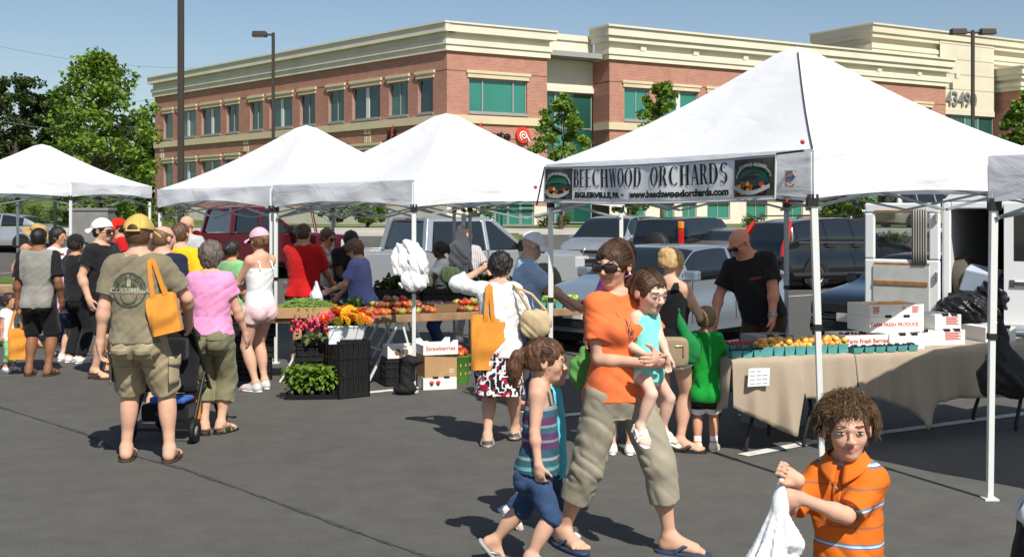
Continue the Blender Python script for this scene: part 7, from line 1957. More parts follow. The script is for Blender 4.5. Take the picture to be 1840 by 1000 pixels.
e = bx(0, (2.34, .42), .868, .25, .34, .125, 'upper white box at the right of the stack', side=SD(1)); bars(e, -.02, -.17, .10, .12, 5, INK)
e = bx(0, (2.92, .45), .741, .30, .34, .125, 'white box half hidden behind the right tent leg')
fill = MB();
for i in range(40): fill.ball(FT(1.42+rf.uniform(-.17, .17), .30+rf.uniform(-.14, .14), .85), .012, 6, 5)
tag(fill.build('dark_berries', mat('berry_mixed', (.10, .02, .02), .4)), 'dark red berries inside the low berry box', 'berries', kind='stuff')
# black bag hung on the right tent leg
g = SDF((-.35, -.25, -.65), (.35, .25, .25), .013); g.ell((.02, 0, -.36), (.20, .12, .20)); g.ell((.12, 0, -.45), (.13, .10, .14), None, .05); g.ell((-.12, 0, -.44), (.10, .10, .15), None, .05); g.cap((0, 0, -.2), (-.01, 0, .12), .10, .022, .08); g.wrinkle(.018, (9, 9, 6), 4, .05)
o = sdf_obj(g, 'rubbish_bag', mat('bin_bag_matt', (.014, .015, .015), .5, .3, 0, .2, 10, .6, 25)); o.location = Q(1800, 596, 8.2); o.scale = (.8, .8, .8); tag(o, 'black rubbish bag hanging behind the right tent leg', 'bag')
# vendor's stool box behind the table
carton(Q(1378, 610, 10.35)-Vector((0, 0, .3)), .3, .36, .3, .35, mat('cooler_grey', (.30, .31, .32), .6), 'grey cooler box standing behind the fruit table', name='cooler_box')
carton(Vector((X_(1385, 10.35), 10.3, 0)), .3, .42, .36, .44, mat('carton_grey', (.25, .24, .22), .7), 'grey carton on the ground carrying the cooler box', name='carton')
# left stall at the picture edge
lt = Vector((X_(-70, 16.2), 16.2, 0)); trestle_table('trestle_table', lt, .1, 1.0, .7, .80, .06, 'wooden table end at the left picture edge', (.8, ))
k = MB(); k.lathe([(.035, 0), (.037, .12), (.03, .14), (.016, .16), (.016, .17)], 14); o = k.build('bottle', mat('bottle_white', (.7, .7, .68), .4)); o.location = lt+Vector((.72, .12, .80)); tag(o, 'small white bottle with a black cap on the left table', 'bottle'); k = MB(); k.lathe([(.020, .17), (.020, .20), (.0, .201)], 12); k.build('bottle_cap', BLKP, o)
crate('crate', lt+Vector((.55, .2, .0)), .1, .5, .4, .28, 'black crate on the ground under the left table')
# ================================================================= the people
def at(px, Y, z=0): return Vector((X_(px, Y), Y, z))
def gy(py): return FPX*EYE/(py-HY)
TOTE = fabric('tote_orange', (.62, .25, .04)); TOTED = fabric('tote_orange_dark', (.55, .19, .012))
def tote(hang, w, h, d, rz, label, m=TOTE, strap=.28, tilt=0.0, straps=2, gap=.09):
 """soft bag with two straps whose loop top is at `hang` (world)"""
 e = empty('tote_bag', hang, rz, label, 'bag', None); e.rotation_euler = (0, tilt, rz)
 k = MB(); z1 = -strap
 rr = random.Random(int(abs(hang[0])*1000))
 def P(u, v):
  a = 2*math.pi*u; s = math.copysign(abs(math.cos(a))**.35, math.cos(a)); c = math.copysign(abs(math.sin(a))**.6, math.sin(a))
  b = .25+.75*min(1, v*2.2)
  return (w/2*s*(1-.04*v+.012*math.sin(v*9+u*20)), d/2*c*b*(1+.12*math.sin(u*31+v*6))+.008*math.sin(v*14+u*12), z1-h*v-.012*math.cos(a*2)*(v < .05))
 k.grid(P, 40, 14); n = 41
 k.add([P(i/40, 1) for i in range(40)], [tuple(range(40))]); o = k.build('bag_body', m, e)
 for q in range(straps):
  y = (q-.5)*.05 if straps > 1 else 0
  k = MB()
  pts = [(-gap, y, z1-h*.25), (-gap*.9, y*1.1, z1), (-gap*.45, y*.6, -strap*.25), (-.012, y*.3, -.004), (.012, y*.3, -.004), (gap*.45, y*.6, -strap*.25), (gap*.9, y*1.1, z1), (gap, y, z1-h*.25)]
  for i in range(len(pts)-1):
   a, b = Vector(pts[i]), Vector(pts[i+1]); k.bar(a, b, .006, .006) if 0 else k.add([a+Vector((-.0, -.004, 0)), a+Vector((0, .004, 0)), b+Vector((0, .004, 0)), b+Vector((0, -.004, 0))], [(0, 1, 2, 3)])
   d_ = (b-a).normalized(); s_ = Vector((d_.z, 0, -d_.x))*.016
   yo = Vector((0, -.006 if q == 0 else .006, 0))
   k.add([a+s_+yo, a-s_+yo, b-s_+yo, b+s_+yo], [(0, 1, 2, 3)])
  k.build('strap', m, e, solid=.003)
 return e
def plastic(hang, w, h, label, m=PBAG, seed=1, lean=0):
 res = max(.007, h/60); g = SDF((-w*.8-abs(lean), -w*.6, -h*1.15), (w*.8+abs(lean), w*.6, .08), res)
 g.cap((0, 0, .02), (lean*.3, 0, -h*.3), .018, w*.22, .03); g.cap((lean*.3, 0, -h*.3), (lean, 0, -h*.78), w*.22, w*.34, .05); g.ell((lean, 0, -h*.72), (w*.46, w*.28, h*.26), None, .05)
 g.wrinkle(.010, (10/w*.3, 10/w*.3, 3), seed, .06, .2); g.wrinkle(.006, (26, 26, 7), seed+3, .04, .3)
 o = sdf_obj(g, 'carrier_bag', m); o.location = hang; return tag(o, label, 'bag')
C = cloth
WHITE = C('white', (.78, .78, .77)); BLACKC = C('black', (.016, .016, .018)); NAVYC = C('navy', (.018, .022, .045)); KHAKI = C('khaki', (.36, .30, .19)); KHAKI2 = C('khaki_grey', (.32, .29, .22)); OLIVE = C('olive', (.19, .18, .105)); DENIM = C('denim', (.035, .065, .14), var=.3)
GREYT = C('heather_grey', (.25, .24, .22)); SKYB = C('sky_blue', (.42, .55, .72)); WHITECAP = C('cap_white', (.80, .80, .80)); REDC = C('red', (.50, .012, .014)); YEL = C('yellow', (.78, .44, .015)); PINKT = C('pink_tee', (.74, .30, .52)); PINKC = C('pink_pale', (.80, .44, .52)); PINKS = C('pink_shorts', (.70, .47, .49)); GRN = C('green_mint', (.22, .46, .20)); BLUV = C('blue_violet', (.19, .22, .46)); OGRN = C('olive_grey', (.215, .185, .125)); ORG = C('orange_tee', (.80, .175, .055)); MINT = C('mint', (.20, .68, .58)); KGRN = C('kelly_green', (.01, .27, .035)); PURP = C('purple', (.26, .05, .22)); BLKT = C('black_tank', (.012, .012, .013)); GREYL = C('grey_light', (.42, .43, .45)); TEALT = C('teal_dark', (.012, .045, .042))
BRNS = mat('sandal_brown', (.05, .03, .02), .7); SNKG = mat('sneaker_grey', (.55, .56, .57), .6, .3, 0, .2, 20); SNKW = mat('sneaker_white', (.72, .71, .68), .6, .3, 0, .1, 20); FLIP = mat('flip_navy', (.03, .05, .10), .6)
def fig(label, px, Y, rot, h, **k): return Fig('person', label, at(px, Y), rot, h, **k)
# ---- grey raglan man with the orange bag
f = fig('man in a grey and black raglan shirt and black shorts holding an orange bag', 70, 13.3, 180, 1.69, sk='brown', wd=1.08, hl=(.17, -.03, .40))
f.body(face=False); RAG = [GREYT, BLACKC]
f.shirt(GREYT, .85, -.22, loose=.008, sl_r=1.4, mats=RAG, mi_fn=lambda c: (np.abs(c[:, 0]) > .108*1.69+.0*c[:, 2]).astype(int)); f.pants(BLACKC, .98, r1=1.45, wr=.004); f.sandals(BRNS); f.hair(HAIR['black'], .03, amp=.02)
tote(f.world(f.grip(1))+Vector((-.02, -.02, .0)), .20, .34, .10, .3, 'slim orange tote bag hanging from the hand of the man in the raglan shirt', strap=.22, straps=1)
# ---- toddler
f = fig('toddler in a white top and green trousers at the left edge', 17, 13.7, 60, .92, sex='k', sk='tan', hf=.21)
f.body(face=False); f.shirt(WHITE, .4); f.pants(GRN, 1.6, name='trousers'); f.sneakers(SNKW); f.hair(HAIR['dark'])
# ---- straw hat
f = fig('person in a straw hat and sleeveless grey shirt bending over the left table', 52, 16.0, 60, 1.72, sk='tan', lean=(14, 0), head=(10, 0, 10), sex='f')
f.body(face=False); f.tank(GREYL, top=.9, sw=.02); f.pants(KHAKI, 1.2); f.sandals(BRNS); f.hair(HAIR['brown']); f.brim_hat(C('straw', (.42, .27, .10), var=.2), C('hatband', (.10, .06, .03)), 1.75)
# ---- woman in white top, long dark hair
f = fig('woman with long dark hair and a white top, facing right behind the raglan man', 104, 15.5, 75, 1.66, sex='f', sk='tan')
f.body(); f.shirt(WHITE, .9); f.pants(DENIM, 1.9, name='trousers'); f.sneakers(SNKW); f.hair(HAIR['black'], .14, nape=-1.0, parts=[(0, .75, -.3, .42), (0, .78, -1.1, .34, 1), (.1, .72, -1.6, .22, 1)])
# ---- child with pink and white sun hat
f = fig('girl in a pink and white sun hat beside the raglan man', 121, 14.6, 150, 1.40, sex='k', hf=.155)
f.body(face=False); f.shirt(PINKC, .5); f.pants(DENIM, .8); f.sneakers(SNKW); f.hair(HAIR['brown']); f.brim_hat(C('hat_white_pink', (.78, .62, .66)), PINKC, 1.25, droop=.35)
# ---- woman in black with white bag
f = fig('woman in a black cap and black tracksuit with a pale carrier bag on her wrist', 137, 14.45, 150, 1.58, sex='f', sk='tan', wd=1.05, hl=(.10, -.16, .60), hr=(-.16, -.10, .56))
f.body(face=False); f.shirt(BLACKC, .7, loose=.006); f.pants(BLACKC, 1.95, r1=1.6, name='trousers'); f.sneakers(SNKW, accent=BLACKC); f.hair(HAIR['dark']); f.cap_hat(BLACKC)
plastic(f.world(f.grip(-1)), .26, .42, 'pale greenish carrier bag hanging from the hand of the woman in black', mat('plastic_bag_green', (.55, .66, .58), .4), 2)
# ---- man in white backwards cap
f = fig('man in a white backwards cap, sunglasses and black tee shirt facing right', 184, 13.2, 72, 1.78, sk='light', wd=1.1, hl=(.08, -.2, .60), res=.008)
f.body(); f.sunglasses(); f.shirt(BLACKC, .55, loose=.006, sl_r=1.5); f.pants(BLACKC, .95, r1=1.5); f.sandals(BRNS, False); f.hair(HAIR['dark'], .03, amp=.01); f.cap_hat(WHITECAP, 180)
# ---- red cap
f = fig('person in a red cap and red shirt between the white cap and the yellow cap', 212, 17.5, -60, 1.76, sk='tan'); f.body(face=False); f.shirt(REDC, .5); f.pants(DENIM, .9); f.sandals(BRNS); f.hair(HAIR['dark']); f.cap_hat(C('cap_red', (.62, .02, .012)))
# ---- the man in the yellow cap
Yk = gy(833)
f = fig('heavy man from behind in a yellow cap, olive tee with round print, khaki shorts', 250, Yk, 177, 1.83, wd=.99, res=.0065, hr=(-.155, -.15, .565), er=(-.9, .35, -.3), hl=(.155, .03, .46), fl=G(223, 829)+Vector((0, .05, .090)), fr=G(301, 831)+Vector((0, .05, .090)), ftl=4, ftr=14, hdl=(0.05, -.15, -1), curl=(.45, .3))
f.body(toes=False); sh = f.shirt(OGRN, .72, -.10, loose=.016, sl_r=1.45, wr=.006, t=.02); pa = f.pants(KHAKI, .98, r0=1.15, r1=1.62, wr=.006, cuff=True, t=.012); f.sandals(BRNS); f.hair(HAIR['brown'], .035, nape=-.5, amp=.02)
f.cap_hat(C('cap_yellow', (.55, .40, .10), var=.2), 0, None, True)
PRT = mat('print_dark_green', (.06, .075, .055), .9); PRL = mat('print_pale', (.33, .33, .25), .9)
def emblem(mb, pj):
 def ring(r0, r1, mi, a0=0, a1=360, n=40, cy=.0):
  for i in range(n):
   a, b = math.radians(a0+(a1-a0)*i/n), math.radians(a0+(a1-a0)*(i+1)/n)
   mb.add([pj((r0*math.cos(a), cy+r0*math.sin(a))), pj((r1*math.cos(a), cy+r1*math.sin(a))), pj((r1*math.cos(b), cy+r1*math.sin(b))), pj((r0*math.cos(b), cy+r0*math.sin(b)))], [(0, 1, 2, 3)], mi)
 ring(.118, .128, 0); ring(.082, .088, 0, 0, 180); ring(.060, .066, 0, 180, 360, 24, -.035)
 for x, h_ in ((-.10, .05), (-.085, .07), (.085, .07), (.10, .05)): mb.add([pj((x-.014, .0)), pj((x+.014, .0)), pj((x, h_))], [(0, 1, 2)], 0)
 for i in range(8):
  x0 = -.06+.015*i; hgt = (.02, .035, .05, .062, .058, .045, .03, .02)[i]
  mb.add([pj((x0, .025)), pj((x0+.015, .025)), pj((x0+.012, .025+hgt)), pj((x0+.004, .025+hgt*.9))], [(0, 1, 2, 3)], 1 if i in (3, 4) else 0)
 me = text_mesh('COLUMBIA', .052, 0, 1.1, 'CENTER', 2, 1.05, .002)
 mb.add([pj((-v.co.x, v.co.y-.008)) if 0 else pj((v.co.x, v.co.y-.006)) for v in me.vertices], [tuple(p.vertices) for p in me.polygons], 1); bpy.data.meshes.remove(me)
 for word, R_, s in (('ORIGINAL OUTDOOR', .103, 1), ('QUALITY', .104, -1)):
  me = text_mesh(word, .024, 0, 1, 'CENTER', 1, 1.1, .001)
  def bend(v):
   if s > 0: a = v.co.x/R_; r = R_+v.co.y; return pj((r*math.sin(a), r*math.cos(a)))
   a = v.co.x/R_; r = R_-v.co.y; return pj((r*math.sin(a), -r*math.cos(a)))
  mb.add([bend(v) for v in me.vertices], [tuple(p.vertices) for p in me.polygons], 0); bpy.data.meshes.remove(me)
f.print_on(sh, [emblem], .02, f.tl*.62, True, .006, mats=[PRT, PRL])
def pocket(f, pa, x, z, w, h_, back=True, m=KHAKI):
 bv = f.surf(pa); k = MB(); sg = 1 if back else -1
 def pr(a, b):
  hit = bv.ray_cast(Vector((x+a*w, sg*.6, z+b*h_)), Vector((0, -sg, 0)))
  p = hit[0] if hit[0] is not None else Vector((x+a*w, sg*.1, z+b*h_)); return p+Vector((0, sg*.006, 0))
 k.grid(lambda u, v: pr(u-.5, -v), 8, 6); k.build('pocket', m, pa, solid=.004)
 k = MB(); k.grid(lambda u, v: pr((u-.5)*1.06, .06-.30*v-.06*(1-abs(u*2-1))*v)+Vector((0, sg*.007, 0)), 8, 4); k.build('pocket_flap', m, pa, solid=.004)
for sx in (-1, 1): pocket(f, pa, sx*.085, .86, .115, .14)
for sd in (1, -1):
 p = f.Hp[sd]+(f.K[sd]-f.Hp[sd])*.55; k = MB(); sx = sd*(.054*1.83*1.35)
 R_ = (f.lr[0]+f.lr[1])/2*1.42+.014
 k.grid(lambda u, v: Vector(p)+Vector((sd*(R_+.012)*math.cos((u-.5)*1.5), (R_+.008)*math.sin((u-.5)*1.5)*1.0, .09-.20*v)), 8, 6); k.build('pocket', KHAKI, pa, solid=.01)
 k = MB(); k.grid(lambda u, v: Vector(p)+Vector((sd*(R_+.026)*math.cos((u-.5)*1.6), (R_+.022)*math.sin((u-.5)*1.6), .10-.06*v-.02*math.sin(u*3.14)*v)), 8, 3); k.build('pocket_flap', KHAKI, pa, solid=.006)
S_ = f.world(f.S[-1]);
tote(S_+Vector((-.055, -.085, .055)), .23, .28, .20, .15, 'soft orange tote bag slung on the shoulder of the man in the yellow cap', strap=.27, tilt=-.22, gap=.05)
# ---- dark cap, bald navy, yellow, bald grey, red cap behind, child
f = fig('man in a dark grey cap and navy tee behind the man in the yellow cap', 264, 12.4, 75, 1.71, res=.009); f.body(); f.shirt(NAVYC, .6); f.pants(DENIM, 1.0); f.sandals(BRNS); f.hair(HAIR['dark'], .03); f.cap_hat(C('cap_grey', (.07, .065, .07)))
f = fig('balding man in a navy tee with white lettering across the shoulders', 293, 11.0, 165, 1.74, wd=1.08, res=.009, sk='light', head=(0, 0, -25)); f.body(); sh = f.shirt(NAVYC, .65, loose=.01); f.pants(C('slate', (.11, .12, .13)), 1.0, r1=1.4); f.sandals(BRNS)
f.hair(HAIR['light'], .015, nape=-.5, amp=.015, sub=[((0, -.25, .75), (.78, .95, .62))])
def mount(mb, pj):
 for w_, y, s_ in (('ROCKY MOUNTAIN', .0, .045),):
  me = text_mesh(w_, s_, 0, 1.05, 'CENTER', 1, 1.05, .0015); mb.add([pj((v.co.x, v.co.y+y-.25*v.co.x*0)) for v in me.vertices], [tuple(p.vertices) for p in me.polygons]); bpy.data.meshes.remove(me)
f.print_on(sh, [mount], .0, f.tl*.80, True, mats=[mat('print_white', (.65, .65, .65), .8)])
f = fig('man in a yellow tee seen from behind between the bald men', 324, 12.2, 168, 1.76, wd=1.05, res=.009, sk='light'); f.body(face=False); f.shirt(YEL, .75, loose=.01, sl_r=1.45); f.pants(C('slate'  , (.11, .12, .13)), 1.0, r1=1.4); f.sandals(BRNS); f.hair(HAIR['brown'], .03)
f = fig('bald man in a light grey patterned tee before the maroon pickup', 336, 16.0, 175, 1.82, res=.010, sk='light'); f.body(face=False); sh = f.shirt(GREYL, .6); f.pants(DENIM, 1.0); f.sandals(BRNS)
def spots(mb, pj):
 rr = random.Random(3)
 for i in range(9):
  x, y = rr.uniform(-.13, .13), rr.uniform(-.18, .16); mb.add([pj((x+.012*math.cos(a), y+.012*math.sin(a))) for a in np.linspace(0, 5.5, 7)], [tuple(range(7))])
f.print_on(sh, [spots], 0, f.tl*.6, True, mats=[mat('print_teal', (.03, .09, .09), .8)])
f = fig('boy in a red cap and pink top right of the bald man in light grey', 353, 16.8, 170, 1.58, sex='k', hf=.16, res=.011); f.body(face=False); f.shirt(PINKC, .5); f.pants(DENIM, .9); f.sneakers(SNKW); f.hair(HAIR['brown']); f.cap_hat(C('cap_red', (.62, .02, .012)), 180)
f = fig('child in a pale grey cap between the yellow tee and the pink tee', 350, 13.6, 165, 1.44, sex='k', hf=.165, res=.011); f.body(face=False); f.shirt(C('mauve', (.30, .20, .22)), .5); f.pants(DENIM, .9); f.sneakers(SNKW); f.hair(HAIR['light']); f.cap_hat(C('cap_pale', (.35, .38, .42)), 180)
# ---- woman in pink tee
Yp = gy(779)
f = fig('woman in a pink tee and olive cropped trousers seen from behind', 379, Yp, 176, 1.615, sex='f', wd=1.13, res=.007, hl=(.225, -.10, .55), el=(.7, .5, -.3), hr=(-.16, -.09, .50), fl=(.028, .02, .050), fr=(-.045, -.02, .050), ftl=25, ftr=-12, head=(6, 0, 8))
f.body(face=False); f.shirt(PINKT, .52, -.02, loose=.006, sl_r=1.35, wr=.005); pa = f.pants(OLIVE, 1.52, r0=1.12, r1=1.65, wr=.006, name='cropped_trousers', t=.012); f.sandals(mat('sandal_tan', (.16, .13, .08), .8), False, RUB)
for sx in (-1, 1): pocket(f, pa, sx*.085, .84, .12, .13, True, OLIVE)
f.hair(HAIR['grey'], .17, nape=-.72, amp=.12, f=24, parts=[(0, .45, -.35, .58), (.25, .4, -.5, .4), (-.25, .4, -.5, .4), (0, .3, .55, .62)])
# ---- green tee woman, tank girl
f = fig('dark haired woman in a light green tee facing the maroon pickup', 418, 13.8, 150, 1.53, sex='f', sk='tan', wd=1.1, res=.009); f.body(face=False); f.shirt(GRN, .6); f.pants(C('cream_trouser', (.55, .50, .40)), 1.8, name='trousers'); f.sandals(BRNS); f.hair(HAIR['black'], .10, parts=[(0, .9, .1, .40), (0, .8, -.35, .3, 1)])
Yt = gy(701)
f = fig('young woman in a pink cap, white strap top and pink shorts by the tent leg', 466, Yt, -128, 1.69, sex='f', res=.007, wd=.97, hl=(.03, -.20, .60), hr=(.10, -.17, .56), el=(.8, -.1, -1), er=(-.8, .1, -1), fl=(.05, .03, .050), fr=(-.06, -.02, .050), head=(4, 0, -5), sk='light')
f.body(); f.tank(WHITE, -.05, strap=.5, sw=.005, top=.78); SHP = f.pants(PINKS, .33, r0=1.08, r1=1.22, wr=.003, top=.20)
f.sneakers(SNKG, accent=WHITE); f.hair(HAIR['light'], .06, parts=[(0, 1.02, .10, .26), (0, 1.12, -.25, .16, 1)]); f.cap_hat(C('cap_pink', (.80, .42, .50)), 0); f.sunglasses(.85)
for sd in (1, -1):
 p = f.Hp[sd]; r = f.lr[0]*1.15+.02
 k = MB(); k.tube([p+np.array([sd*r, 0, .05]), p+np.array([sd*(r+.005), 0, -.05]), p+np.array([sd*(r*.98), 0, -.12])], .007, 5); k.build('side_stripe', WHITE, SHP)
# ---- behind the stalls
f = fig('broad man in a bright red shirt behind the bean table, seen from behind', 546, 14.3, 160, 1.73, sk='tan', wd=1.14, res=.009, hr=(-.12, -.20, .56), hl=(.12, -.18, .56)); f.body(face=False); f.shirt(REDC, .85, loose=.012, sl_r=1.5); f.pants(C('dark_brown', (.03, .022, .02)), 1.9, name='trousers'); f.sandals(BRNS); f.hair(HAIR['brown'], .03)
f = fig('woman with swept back hair and a white vest right of the man in red', 586, 15.6, 60, 1.66, sex='f', sk='tan', res=.010, head=(14, 0, 0), hl=(.08, -.2, .58), hr=(-.08, -.2, .58)); f.body(); f.tank(C('offwhite', (.55, .55, .52)), sw=.014, top=.88); f.pants(DENIM, 1.8, name='trousers'); f.sandals(BRNS); f.hair(HAIR['brown'], .08, parts=[(0, .95, .35, .25)]); f.sunglasses(.8)
f = fig('dark haired man in a black tee leaning over his hands behind the blue shirted woman', 617, 15.4, 40, 1.66, sk='dark', res=.010, lean=(14, 0), head=(18, 0, 0), hl=(.06, -.24, .58), hr=(-.06, -.24, .58)); f.body(); f.shirt(BLACKC, .6); f.pants(DENIM, 1.8, name='trousers'); f.sandals(BRNS); f.hair(HAIR['black'], .08)
f = fig('woman in a blue shirt with short light brown hair and sunglasses looking down', 650, 14.0, -105, 1.55, sex='f', wd=1.16, res=.008, lean=(6, 0), head=(18, 0, 0), hl=(.10, -.22, .60), hr=(-.08, -.22, .55)); f.body(); f.shirt(BLUV, .75, -.25, loose=.012, sl_r=1.5); f.pants(BLACKC, 1.9, name='trousers'); f.sandals(BRNS); f.hair(HAIR['light'], .14, nape=-.75, amp=.09, parts=[(0, .4, -.35, .52)]); f.sunglasses(.85)
tote(f.world(f.grip(-1))+Vector((-.02, -.05, .0)), .17, .22, .10, .2, 'small orange bag held by the woman in the blue shirt', strap=.30, straps=1, gap=.04)
plastic(f.world(f.grip(1))+Vector((-.10, -.05, .10)), .30, .50, 'bluish white carrier bag held open by the woman in the blue shirt', mat('plastic_bag_blue', (.60, .66, .74), .4), 7)
f = fig('girl with tied back black hair in a white tee sorting vegetables', 792, 14.9, -75, 1.50, sex='f', sk='dark', res=.009, wd=.95, hl=(.10, -.24, .54), hr=(-.10, -.24, .50), head=(8, 0, 0)); f.body(); f.shirt(WHITE, .65, -.2); f.pants(DENIM, 1.9, name='trousers'); f.sneakers(SNKW); f.hair(HAIR['black'], .07, parts=[(0, .95, .25, .30), (0, 1.1, -.2, .22, 1), (0, 1.05, -.6, .14, 1)])
PLD = bpy.data.materials.new('cloth_plaid'); PLD.use_nodes = True; t = PLD.node_tree; b = t.nodes['Principled BSDF']; tc = N(t, 'ShaderNodeTexCoord'); b.inputs['Roughness'].default_value = .9
fac = None
for ax_, sc in (('X', 9.5), ('Z', 9.5)):
 wv = N(t, 'ShaderNodeTexWave', bands_direction=ax_); wv.inputs['Scale'].default_value = sc; t.links.new(tc.outputs['Object'], wv.inputs[0])
 r = N(t, 'ShaderNodeMath', operation='GREATER_THAN'); r.inputs[1].default_value = .72; t.links.new(wv.outputs['Fac'], r.inputs[0])
 if fac is None: fac = r
 else:
  ad = N(t, 'ShaderNodeMath', operation='ADD'); t.links.new(fac.outputs[0], ad.inputs[0]); t.links.new(r.outputs[0], ad.inputs[1]); ml = N(t, 'ShaderNodeMath', operation='MULTIPLY'); ml.inputs[1].default_value = .5; t.links.new(ad.outputs[0], ml.inputs[0])
  mx = N(t, 'ShaderNodeMix', data_type='RGBA'); t.links.new(ml.outputs[0], mx.inputs[0]); mx.inputs[6].default_value = (.62, .60, .58, 1); mx.inputs[7].default_value = (.16, .10, .14, 1); t.links.new(mx.outputs[2], b.inputs[0])
f = fig('person in a plaid shirt standing behind the hanging clear bag', 838, 16.9, 20, 1.63, sk='light', res=.010, hl=(.22, -.16, .50)); f.body(); f.shirt(PLD, .8, -.3, loose=.012); f.pants(C('offwhite', (.55, .55, .52)), 1.9, name='trousers'); f.sneakers(SNKW); f.hair(HAIR['brown'], .05)
# ---- woman with the raised arm and orange bag
Yw = gy(800)
f = fig('dark haired woman in a white blouse and patterned skirt, one hand raised to her ear', 897, Yw, 168, 1.545, sex='f', wd=1.10, res=.007, hl=(.115, -.075, .90), el=(1, .1, -.45), hr=(-.17, -.12, .52), er=(-.6, .8, -.3), fl=(.055, .03, .052), fr=(-.05, -.17, .050), ftl=5, sk='light', head=(8, 0, -20), curl=(1.0, .5))
f.body(toes=False); f.shirt(WHITE, 1.45, -.22, loose=.012, sl_r=1.45, wr=.007, t=.018)
SKM = [WHITE, BLACKC, C('skirt_red', (.40, .015, .05))]
def skp(c):
 n = vnoise(c[:, 0]*40+3, c[:, 1]*40, c[:, 2]*34); n2 = vnoise(c[:, 0]*34+11, c[:, 1]*34+7, c[:, 2]*34)
 return np.where(n2 > .38, 2, np.where(np.abs(n)+.15*n2 > .26, 1, 0))
f.skirt(WHITE, .265, .125, mats=SKM, mi_fn=skp, wr=.008); f.sandals(mat('shoe_silver', (.38, .37, .36), .4, .5, .5), False)
f.hair(HAIR['black'], .15, nape=-.62, amp=.10, parts=[(0, .35, -.2, .62), (0, .5, .2, .6)])
tote(f.world(f.S[1])+Vector((.055, -.12, .05)), .30, .42, .13, .05, 'flat orange tote bag hanging behind the woman in the white blouse', TOTE, strap=.24, gap=.03)
PUR = mat('purse_beige', (.50, .38, .22), .6, .3, 0, .15, 8)
g = SDF((-.22, -.15, -.32), (.22, .15, .06), .008); g.ell((0, 0, -.15), (.13, .06, .14), None, .03); g.plane((0, 0, -.05), (0, 0, 1)); g.wrinkle(.010, (14, 14, 8), 2)
o = sdf_obj(g, 'handbag', PUR); o.location = Q(962, 545, Yw-.12); tag(o, 'beige handbag on the right shoulder of the woman in the white blouse', 'bag'); k = MB(); p0 = o.location; sp_ = f.world(f.S[-1])+Vector((-.02, -.09, .05)); k.tube([Vector((-.05, -.02, -.05)), (sp_-p0)*.5+Vector((-.03, -.05, 0)), sp_-p0, (sp_-p0)*.5+Vector((.06, -.0, 0)), Vector((.08, 0, -.05))], .012, 6); k.build('strap', PUR, o)
f = fig('older man in a white cap, glasses and pale blue shirt by the peppers', 942, 11.0, 98, 1.68, wd=1.05, res=.008, head=(14, 0, 0), hl=(.14, -.28, .57), hr=(-.10, -.26, .60), lean=(5, 0)); f.body(); f.glasses(); f.shirt(SKYB, .8, -.2, loose=.012, sl_r=1.45, wr=.006); f.pants(C('slate2', (.06, .07, .10)), 1.9, name='trousers'); f.sneakers(mat('shoe_oxblood', (.12, .02, .015), .5)); f.cap_hat(WHITECAP, 0)
# ---- woman in orange with the toddler
Yo = gy(992); wo = at(1112, Yo)
f = Fig('person', 'woman in an orange tee and sunglasses striding while carrying a toddler', wo, 30, 1.71, sex='f', wd=1.0, res=.005, hf=.150, sk='light', twist=-2, head=(4, 2, -62), fr=G(1012, 985)+Vector((.0, .04, .086)), fl=G(1203, 992)+Vector((0, 0, .085)), kr=(-.05, -1, 0), kl=(.15, -1, 0), ftr=10, ftl=30, hr=Q(1158, 652, Yo-.17), er=(-.45, .35, -.9), hl=Q(1178, 640, Yo-.16), el=(.8, .3, -.7), hdr=(.9, -.15, .05), curl=(.5, .5), pz=None)
f.body(toes=True); f.sunglasses(1.05); f.eyes(brow='dark')
sh = f.shirt(ORG, .62, -.12, loose=.010, sl_r=1.45, wr=.004, t=.017)
pa = f.pants(KHAKI2, 1.50, r0=1.15, r1=1.58, wr=.005, name='cropped_trousers', t=.012, seed=9)
f.sandals(FLIP, True, FLIP, .006)
HBR = hairmat('hair_chestnut', (.060, .028, .014))
f.hair(HBR, .06, line=.40, nape=-.40, amp=.04, f=34, parts=[(0, .85, -.10, .34), (0, .35, .55, .60)]); f.sweep(HBR, 320, .11, .012)
PRK = mat('print_charcoal', (.07, .045, .05), .9)
def skyline(mb, pj):
 rr = random.Random(5)
 for i in range(60):
  t_ = i/60; x = -.035+.085*t_+rr.uniform(-.018, .022); y = .075-.19*t_+rr.uniform(-.03, .03); w_ = rr.uniform(.003, .008); h_ = rr.uniform(.008, .03)
  mb.add([pj((x, y)), pj((x+w_, y)), pj((x+w_, y+h_)), pj((x, y+h_))], [(0, 1, 2, 3)])
 mb.add([pj((-.045, .08)), pj((-.040, .08)), pj((-.062, .155)), pj((-.064, .155))], [(0, 1, 2, 3)])
 for j, w_ in enumerate((.05, .06, .045, .055)):
  for q in range(5):
   x = .035+w_*q/5; mb.add([pj((x, -.075-.022*j)), pj((x+w_/7, -.075-.022*j)), pj((x+w_/7, -.06-.022*j)), pj((x, -.06-.022*j))], [(0, 1, 2, 3)])
f.print_on(sh, [skyline], -.015, f.tl*.56, False, mats=[PRK])
k = MB(); k.tube([f.O+f.T@np.array([.02, -.145, -.01]), f.O+np.array([.025, -.165, -.08]), f.O+np.array([.02, -.17, -.20])], .005, 5); k.tube([f.O+f.T@np.array([.035, -.145, -.01]), f.O+np.array([.045, -.165, -.07]), f.O+np.array([.05, -.165, -.15])], .005, 5); k.build('drawstring', KHAKI2, pa)
mum = f
k = MB(); e_ = f.hp(.74, .02, -.32); k.ball(e_, .055*f.R, 8, 6); k.build('earring', mat('pearl', (.8, .78, .74), .2, .6), f.root)
